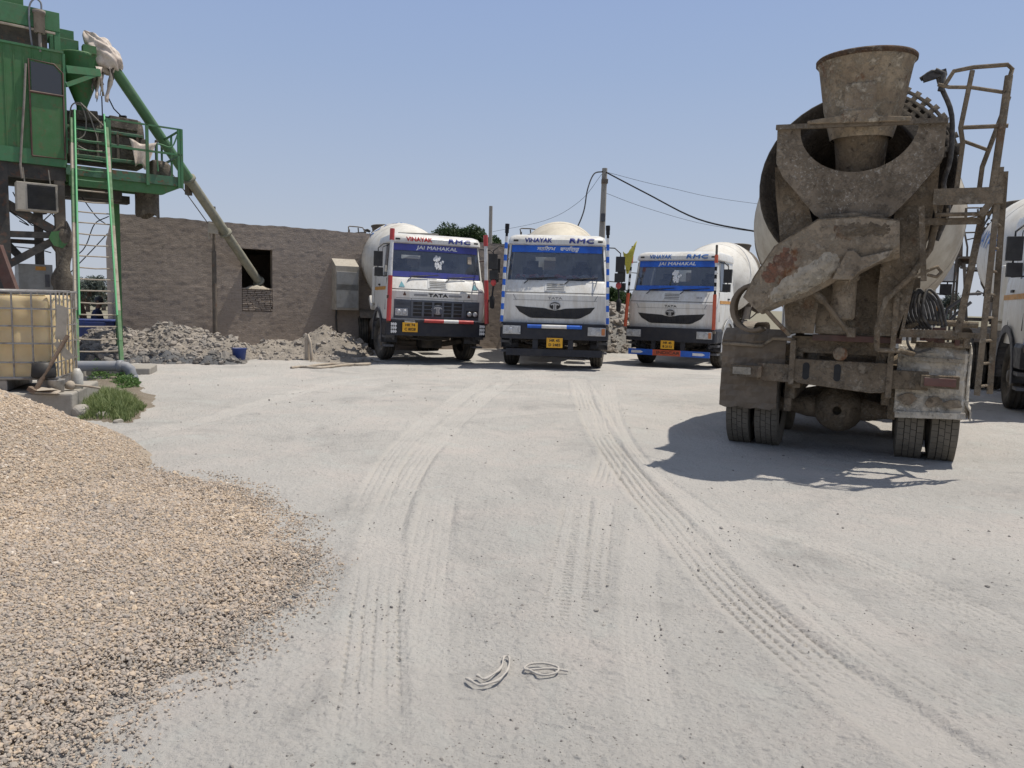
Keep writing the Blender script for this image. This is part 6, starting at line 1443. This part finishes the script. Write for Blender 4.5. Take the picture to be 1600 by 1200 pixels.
# ================================================================== TANK, PLINTH AND ODDMENTS
pl_o = empty('plinth_frame'); bpy.data.objects.remove(pl_o)
def PP(x, y, z): # plinth coordinates: x along the front (left is negative), y away
    return Vector((PL_C.x+pa.x*x+pb.x*y, PL_C.y+pa.y*x+pb.y*y, z))
PZ = .29
mb = MB(); mb.add([(-4, 0, -.3), (0, 0, -.3), (0, 1.45, -.3), (-4, 1.45, -.3), (-4, 0, PZ), (0, 0, PZ), (-.02, 1.45, PZ), (-4, 1.45, PZ)], [(0, 1, 5, 4), (1, 2, 6, 5), (2, 3, 7, 6), (3, 0, 4, 7), (4, 5, 6, 7)])
o = tag(mb.build('plinth', M['concrete'], None, bevel=.02), 'low rough concrete plinth under the caged yellow tank', 'plinth'); o.location = (PL_C.x, PL_C.y, 0); o.rotation_euler = (0, 0, PL_A)
ib = empty('caged_tank', tuple(PP(-.20, .22, PZ)), PL_A, 'caged yellowish plastic liquid tank standing on the concrete plinth', 'tank')
Wd, Dp, Ht = 1.2, 1.0, 1.17
mb = MB(); x0_, x1_ = -Wd+.03, -.03; z0_, z1_ = .16, 1.12
nx, nz2 = 40, 24; vs = []; fs = []
def bulge(s): return 0
for f in range(4):
    for i in range(nx+1):
        for j in range(nz2+1):
            s = i/nx; t = j/nz2; e = min(s, 1-s, t, 1-t); rib = .016*math.sin(s*3.5*2*math.pi)*min(1, e*8)+.008*math.sin(t*6*math.pi)*min(1, e*8); c_ = .045*max(0, 1-min(s, 1-s)/.06)**2
            zz_ = z0_+(z1_-z0_)*t; inn_ = .03-rib+c_+.04*max(0, 1-(1-t)/.08)**2
            if f == 0: vs.append((x0_+(x1_-x0_)*s, .02+inn_, zz_))
            elif f == 1: vs.append((x1_-inn_+.03, .05+(Dp-.1)*s, zz_))
            elif f == 2: vs.append((x1_-(x1_-x0_)*s, Dp-.02-inn_, zz_))
            else: vs.append((x0_+inn_-.03, Dp-.05-(Dp-.1)*s, zz_))
    b0 = f*(nx+1)*(nz2+1); fs += [(b0+i*(nz2+1)+j, b0+(i+1)*(nz2+1)+j, b0+(i+1)*(nz2+1)+j+1, b0+i*(nz2+1)+j+1) for i in range(nx) for j in range(nz2)]
mb.add(vs, fs, 0, True); mb.add([(x0_+.05, .08, z1_+.0), (x1_-.05, .08, z1_), (x1_-.05, Dp-.08, z1_), (x0_+.05, Dp-.08, z1_)], [(0, 1, 2, 3)])
mb.build('bottle', M['tank'], ib)
mb = MB()
for z in (.16, .34, .56, .76, .96, 1.16):
    r = .011; mb.tube([(-Wd, 0, z), (0, 0, z), (0, Dp, z), (-Wd, Dp, z), (-Wd, 0, z)], .011 if z not in (.16, 1.16) else .016, n=6)
for x in (-1.15, -.98, -.80, -.62, -.44, -.24, -.04): mb.tube([(x, 0, .16), (x, 0, 1.16)], .010, n=6); mb.tube([(x, Dp, .16), (x, Dp, 1.16)], .010, n=6)
for y in (.05, .2, .38, .56, .74, .92): mb.tube([(0, y, .16), (0, y, 1.16)], .010, n=6); mb.tube([(-Wd, y, .16), (-Wd, y, 1.16)], .010, n=6)
for y in (.3, .7): mb.tube([(-Wd, y, 1.17), (0, y, 1.17)], .014, n=6)
mb.build('cage', M['cage'], ib)
mb = MB(); mb.box((-.6, .5, .145), (1.2, 1.0, .02), 0)
for x in (-1.1, -.6, -.14): mb.box((x, .5, .07), (.16, .96, .13), 0)
mb.build('pallet', M['cage'], ib, bevel=.01)
mb = MB(); mb.lathe([(0, .01), (0, .12), (.02, .13), (.16, .12), (.18, .08)], (-.13, -.03, .17), (0, 0, 1), 20); mb.build('outlet_valve', M['plastic'], ib)
mb = MB(); mb.lathe([(0, .1), (.03, .1), (.03, .001)], (-.6, .5, 1.12), (0, 0, 1), 20); mb.build('cap', M['plastic'], ib)
mb = MB(); mb.prism([(-.015, -.0), (.10, -.02), (.12, .36), (.02, .40)], lambda x, z: (x, -.03, z), lambda x, z: (x, -.024, z)); mb.prism([(-.02, -.02), (.16, -.22), (.05, -.24), (-.06, -.06)], lambda x, z: (x+.03, -.03, z), lambda x, z: (x+.03, -.024, z))
o = tag(mb.build('hanging_plate', M['acbody'], None, solid=.004), 'pale bent metal plate hooked on the corner of the tank cage', 'plate'); p = PP(-.19, .20, PZ+.62); o.location = p; o.rotation_euler = (0, 0, .5)
a = gnd(54, 612, PZ+.02); b = at(106, 524, (a.y+.25)); mb = MB(); mb.tube([a, a.lerp(b, .5), b], [.028, .022, .024], n=8); mb.box(a+Vector((-.01, 0, .02)), (.09, .10, .05), 0, (0, .5, 0))
tag(mb.build('wooden_prop', M['wood'], None), 'weathered wooden pole leaning against the tank cage', 'pole')
p = gnd(82, 611, PZ+.01); mb = MB(); mb.lathe([(0, .001), (0, .085), (.14, .095), (.15, .10), (.14, .085), (.02, .075)], (0, 0, 0), (0, 0, 1), 20)
o = tag(mb.build('tin_can', M['cage'], None), 'dented tin can on the plinth edge below the tank', 'tin'); o.location = (p.x+.04, p.y, PZ)
p = gnd(66, 615, PZ); mb = MB(); mb.add([(-.16, -.05, .01), (.18, -.07, .012), (.16, .05, .03), (.02, .08, .06), (-.14, .06, .02)], [(0, 1, 2, 3, 4)]); mb.add([(-.10, -.04, .03), (.10, -.05, .05), (.13, .04, .045), (-.08, .05, .07)], [(0, 1, 2, 3)])
o = tag(mb.build('cardboard_scrap', M['beige'], None, solid=.004), 'torn scrap of cardboard lying on the plinth beside the pole', 'cardboard'); o.location = (p.x+.03, p.y, PZ)
p = PP(-.05, .55, PZ); mb = MB(); mb.lathe([(0, .001), (0, .06), (.02, .065), (.17, .065), (.21, .045), (.24, .03), (.245, .001)], (0, 0, 0), (0, 0, 1), 18)
M['jar'] = paint('cloudy_plastic', (.50, .49, .46), (.38, .37, .34), rough=.35, dust=.2); o = tag(mb.build('plastic_jar', M['jar'], None), 'cloudy plastic jar on the plinth right of the tank', 'jar'); o.location = (p.x-.02, p.y, PZ)
p = PP(-.10, .32, PZ); mb = MB(); mb.lathe([(0, .001), (0, .05), (.05, .06), (.09, .03), (.10, .001)], (0, 0, .02), (.2, 0, 1), 14); mb.tube([(0, 0, .07), (.22, .02, .05), (.34, .05, .03)], .014, n=6)
o = tag(mb.build('paint_brush', M['beige'], None), 'cement-crusted brush lying at the corner of the plinth', 'brush'); o.location = (p.x, p.y, PZ)
# drain pipe with elbow
pp_ = [at(60, 571, 12.3), at(120, 572, 12.45), at(188, 572, 12.6)]; e0 = pp_[-1]; r_ = .085
mb = MB(); mb.tube(pp_+[e0+Vector((.09, .01, -.01)), e0+Vector((.15, .02, -.06)), e0+Vector((.17, .02, -.14)), e0+Vector((.17, .02, -.42))], r_, n=18); mb.lathe([(-.04, .08), (-.04, .1), (.04, .1), (.04, .08)], e0, (1, .1, 0), 18); mb.lathe([(-.04, .08), (-.04, .1), (.04, .1), (.04, .08)], e0+Vector((.17, .02, -.18)), (0, 0, 1), 18)
tag(mb.build('drain_pipe', M['pvc'], None), 'grey plastic pipe with a down-turned elbow over the weeds', 'pipe')
# low slab and blocks under the pipe
mb = MB(); p = gnd(130, 590); mb.box((p.x-.2, p.y+.8, .06), (1.9, .9, .14), 0, (0, 0, .3)); mb.build('slab', M['concrete'], None, bevel=.02); tag(bpy.data.objects['slab'], 'low concrete slab at the foot of the green ladder', 'slab')
for i, (x, y, w, h, l) in enumerate(((150, 597, .34, .10, 'flat broken block among the weeds under the pipe'), (118, 588, .30, .12, 'brick on the ground left of the leafy weeds'), (128, 580, .28, .10, 'brick behind the leafy weeds under the pipe'))):
    p = gnd(x, y); mb = MB(); mb.box((0, 0, h/2-.01), (w, .16, h)); o = tag(mb.build('block', M['concrete'], None, bevel=.012), l, 'block'); o.location = (p.x, p.y, 0); o.rotation_euler = (0, 0, .2*i)
def rock(px, py, s, label, seed):
    p = gnd(px, py); bm = bmesh.new(); bmesh.ops.create_icosphere(bm, subdivisions=3, radius=1); r = random.Random(seed)
    ks = [(Vector((r.gauss(0, 1), r.gauss(0, 1), r.gauss(0, 1))).normalized(), r.uniform(.65, .9)) for _ in range(11)]
    for v in bm.verts:
        for k, d in ks:
            e = v.co.dot(k)
            if e > d: v.co -= k*(e-d)
        v.co = Vector((v.co.x*s*1.2, v.co.y*s, v.co.z*s*.75))
    me = bpy.data.meshes.new('rock'); bm.to_mesh(me); bm.free(); me.materials.append(M['concrete']); o = bpy.data.objects.new('rock', me); col.objects.link(o); o.location = (p.x, p.y, gh(p.x, p.y)+s*.35); o.rotation_euler = (0, 0, r.uniform(0, 3)); tag(o, label, 'rock')
rock(126, 652, .13, 'large pale rock at the corner of the plinth by the grass', 1); rock(161, 656, .075, 'small pale rock at the lower edge of the grass', 2); rock(185, 664, .05, 'smallest pale stone below the grass patch', 3)
# damp earth bank under the grass
GP = [tuple(gnd(*p)[:2]) for p in [(112, 660), (150, 664), (205, 664), (244, 630), (225, 604), (190, 588), (140, 580), (120, 600)]]
mound_h = lambda x, y: np.clip(poly_sd(x, y, GP)*.25, 0, .08)
xx, yy_ = np.meshgrid(np.arange(-7.2, -4.0, .05), np.arange(8.2, 13.5, .05)); a_, b_ = xx.shape; X = xx.ravel(); Y = yy_.ravel(); sd_ = poly_sd(X, Y, GP)+.12*fbm(X, Y, .6, 3, 401)
Z = base_h(X, Y)+micro_h(X, Y)*.5+np.clip(sd_*.2, -.05, .07)
ii, jj = np.meshgrid(np.arange(a_-1), np.arange(b_-1), indexing='ij'); FF = np.stack([ii*b_+jj, ii*b_+jj+1, (ii+1)*b_+jj+1, (ii+1)*b_+jj], -1).reshape(-1, 4); FF = FF[sd_[FF].min(1) > -.22]
tag(npmesh('damp_earth', np.stack([X, Y, Z], 1), FF, earth_mat('damp_soil', (.20, .165, .125), (.29, .25, .20), (.36, .33, .28))), kind='structure')
def leaf_mat(name, c1, c2, tr=.35):
    t = NT(name); a = t.n('ShaderNodeAttribute'); a.attribute_name = 'tone'
    k = t.mix(a.outputs['Fac'], c1, c2); t.fin(k, .55, 0, None, .3); t.b.inputs['Transmission Weight'].default_value = 0
    tl = t.n('ShaderNodeBsdfTranslucent'); t.l(k, tl.inputs[0]); m = t.n('ShaderNodeMixShader'); m.inputs[0].default_value = tr; t.l(t.b.outputs[0], m.inputs[1]); t.l(tl.outputs[0], m.inputs[2]); t.l(m.outputs[0], t.out.inputs[0]); return t.mat
M['grass'] = leaf_mat('grass_blades', (.085, .14, .045), (.30, .34, .15)); M['weed'] = leaf_mat('weed_leaves', (.05, .11, .03), (.14, .23, .07)); M['tree'] = leaf_mat('tree_leaves', (.020, .045, .014), (.055, .095, .03), .2)
M['tree_far'] = leaf_mat('far_leaves', (.10, .12, .105), (.16, .18, .15), .2)  # air haze painted into the leaf colour, greyer and paler with distance
def in_poly(n, P, thr=0, seed=0):
    xs = [p[0] for p in P]; ys = [p[1] for p in P]; x = rng.uniform(min(xs), max(xs), n); y = rng.uniform(min(ys), max(ys), n); d = poly_sd(x, y, P)+.12*fbm(x, y, .6, 3, 401); k = d > thr; return x[k], y[k], d[k]
GA = [tuple(gnd(*p)[:2]) for p in [(112, 660), (150, 662), (200, 664), (232, 640), (215, 624), (160, 618), (128, 612)]]
x, y, d = in_poly(26000, GA); n = len(x); h = rng.uniform(.05, .17, n)*np.clip(d*4+.35, .3, 1); an = rng.uniform(0, 6.28, n); w = .0045*rng.uniform(.7, 1.5, n); lean = h*rng.uniform(.1, .8, n)
z = base_h(x, y)+np.clip(d*.2, 0, .07)-.01; dx, dy = np.cos(an), np.sin(an); px2, py2 = -dy*w, dx*w
V = np.stack([np.stack([x-px2, y-py2, z], 1), np.stack([x+px2, y+py2, z], 1), np.stack([x+dx*lean*.35+px2*.7, y+dy*lean*.35+py2*.7, z+h*.6], 1), np.stack([x+dx*lean*.35-px2*.7, y+dy*lean*.35-py2*.7, z+h*.6], 1), np.stack([x+dx*lean, y+dy*lean, z+h], 1)], 1).reshape(-1, 3)
b = np.arange(n)*5; F = np.concatenate([np.stack([b, b+1, b+2], 1), np.stack([b, b+2, b+3], 1), np.stack([b+3, b+2, b+4], 1)])
tag(npmesh('grass', V, F, M['grass'], smooth=False, attrs={'tone': np.repeat(np.clip(rng.normal(.45, .3, n), 0, 1), 5)}), 'patch of short green grass beside the plinth', 'grass', kind='stuff')
def leaf_cloud(name, C, s, nrm, mat, parent=None, tone=None, asp=.6):
    """small pointed leaves (two triangles each) at centres C"""
    n = len(C); a = rng.normal(size=(n, 3)); a /= np.linalg.norm(a, axis=1)[:, None]; b = np.cross(a, nrm+rng.normal(size=(n, 3))*.6); b /= np.linalg.norm(b, axis=1)[:, None]+1e-9
    s = s[:, None]; V = np.stack([C-a*s, C+b*s*asp*.5, C+a*s, C-b*s*asp*.5], 1).reshape(-1, 3); i = np.arange(n)*4
    return npmesh(name, V, np.stack([i, i+1, i+2, i+3], 1), mat, parent, smooth=False, attrs={'tone': np.repeat(tone if tone is not None else rng.uniform(0, 1, n), 4)})
for k_, (pts, hh, nn_, lb) in enumerate(((((142, 598), (165, 600), (178, 592), (160, 580), (142, 582)), .26, 2600, 'leafy green weeds under the left end of the grey pipe'), (((165, 612), (200, 614), (222, 604), (215, 594), (180, 596)), .17, 2600, 'leafy green weeds at the foot of the pipe elbow'))):
    P = [tuple(gnd(*p)[:2]) for p in pts]; x, y, d = in_poly(nn_*2, P); x, y, d = x[:nn_], y[:nn_], d[:nn_]; C = np.stack([x, y, base_h(x, y)+rng.uniform(0, 1, len(x))*hh*np.clip(d*5+.3, .2, 1)*(.6+.5*fbm(x, y, .2, 2, 7))+.03], 1)
    tag(leaf_cloud('weeds', C, rng.uniform(.014, .03, len(x)), np.array([0, 0, 1.]), M['weed'], asp=1.0), lb, 'weeds', kind='stuff')

# ================================================================== BEYOND THE YARD
def tree(label, px, py_top, Y, rx, rz, seed, mat='tree', n=16000, ls=.085, trunk=True, lob=13, name='tree', group=None, zbase=None):
    c = at(px, py_top, Y); zc = c.z-rz; t = empty(name, (c.x, Y, 0), 0, label, 'tree', group); r = np.random.default_rng(seed)
    L = []
    for i in range(lob):
        a = r.uniform(0, 6.28); q = r.uniform(.25, .78); e = r.uniform(-.75, .85); L.append((q*rx*math.cos(a)*math.sqrt(1-e*e*.6), q*rx*math.sin(a)*math.sqrt(1-e*e*.6), zc+e*rz*.72, rx*r.uniform(.25, .42)))
    if trunk:
        m = MB(); m.tube([(0, 0, -.3), (.05, 0, zc*.4), (0, .05, zc-rz*.4), (.1, 0, zc+rz*.3)], [rx*.11, rx*.085, rx*.07, rx*.03], n=10)
        for lx_, ly_, lz_, lr in L[:8]: m.tube([(0, .03, zc-rz*.6), (lx_*.4, ly_*.4, zc-rz*.2), (lx_*.8, ly_*.8, lz_)], [rx*.05, rx*.035, rx*.012], n=6)
        m.build('trunk', M['wood'], t)
    C = []; T = []
    for lx_, ly_, lz_, lr in L:
        k = int(n/lob); v = r.normal(size=(k, 3)); v /= np.linalg.norm(v, axis=1)[:, None]; q = r.uniform(0, 1, k)**.45*(1+.25*fbm(v[:, 0]*2+lx_, v[:, 2]*2+ly_, .7, 3, seed)); C.append(np.stack([lx_, ly_, lz_])[None]+v*q[:, None]*lr*np.array([1, 1, .8])); T.append(np.clip(r.normal(.5, .28, k)+.15*r.normal(), 0, 1))
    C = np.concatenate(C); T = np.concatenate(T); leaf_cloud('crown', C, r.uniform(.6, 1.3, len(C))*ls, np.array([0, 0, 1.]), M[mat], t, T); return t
tree('dense dark green tree rising behind the brown shed', 722, 347, 38, 1.75, 1.15, 1, n=26000, ls=.085, lob=22)
tree('small dark green tree peeping over the shed end beside the thin pole', 778, 366, 38, .75, .6, 2, n=6000, lob=9)
tree('dark green bushy tree between the middle and right front trucks', 957, 432, 30, .95, 1.15, 3, n=14000, ls=.07, lob=14)
tree('pale spindly shrub with thin branches right of the middle truck', 975, 452, 31, .45, .6, 4, n=700, ls=.12, lob=7)
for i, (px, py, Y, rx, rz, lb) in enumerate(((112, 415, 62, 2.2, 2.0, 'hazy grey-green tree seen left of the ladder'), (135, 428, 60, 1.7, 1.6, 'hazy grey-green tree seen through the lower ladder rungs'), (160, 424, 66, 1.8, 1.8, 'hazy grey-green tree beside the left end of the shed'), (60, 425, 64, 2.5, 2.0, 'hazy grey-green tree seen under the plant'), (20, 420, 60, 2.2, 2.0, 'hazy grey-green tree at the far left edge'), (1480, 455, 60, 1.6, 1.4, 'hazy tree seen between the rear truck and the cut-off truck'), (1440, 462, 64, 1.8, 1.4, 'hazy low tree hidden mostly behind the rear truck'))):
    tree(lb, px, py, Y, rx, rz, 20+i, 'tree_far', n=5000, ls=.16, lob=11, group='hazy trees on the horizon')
def pole(px_b, px_t, py_t, Y, r0, r1, label, mat, parts=True):
    b = at(px_b, 480, Y); t = at(px_t, py_t, Y); o = empty('utility_pole' if parts else 'thin_pole', (b.x, Y, 0), 0, label, 'pole'); m = MB(); m.tube([(0, 0, -.3), (t.x-b.x, 0, t.z)], r0, n=12, r2=r1); m.build('shaft', M[mat], o); return o, b, t
up_, ubp, utp = pole(935.5, 945, 263, 30, .15, .10, 'tall grey concrete utility pole behind the trucks carrying a black cable', 'concrete')
m = MB(); q = at(942, 340, 29.8); m.box((q.x-ubp.x, -.2, q.z), (.16, .14, .30)); m.build('fuse_box', M['fender'], up_); m = MB(); q = at(945, 283, 29.9); m.box((q.x-ubp.x, -.05, q.z), (.24, .2, .16)); m.build('insulator', M['chassis'], up_)
pole(765, 767, 322, 27, .07, .06, 'thin pale concrete pole behind the right end of the shed', 'concrete', False)
def wire(pts, r, label, seg=6):
    m = MB(); m.tube(smooth_line3([at(*p) for p in pts], seg), r, n=5); tag(m.build('cable', M['black_rope'], None), label, 'cable')
wire([(945, 268, 30), (1010, 302, 28), (1090, 342, 26), (1177, 361, 24), (1260, 372, 22.5), (1400, 380, 20)], .028, 'thick black cable sagging from the utility pole to the right')
wire([(943, 268, 30), (928, 272, 29.5), (918, 296, 29), (912, 330, 28.5), (899, 360, 28), (885, 372, 27.5)], .026, 'black cable looping down left of the utility pole')
wire([(944, 268, 30), (1040, 292, 34), (1180, 318, 38), (1500, 350, 46)], .008, 'faint upper thin wire right of the utility pole')
wire([(942, 300, 30), (1010, 325, 33), (1110, 352, 37), (1240, 370, 42)], .008, 'faint lower thin wire right of the utility pole')
wire([(942, 270, 30), (905, 315, 33), (850, 345, 38), (770, 362, 46)], .008, 'faint thin wire left of the utility pole')
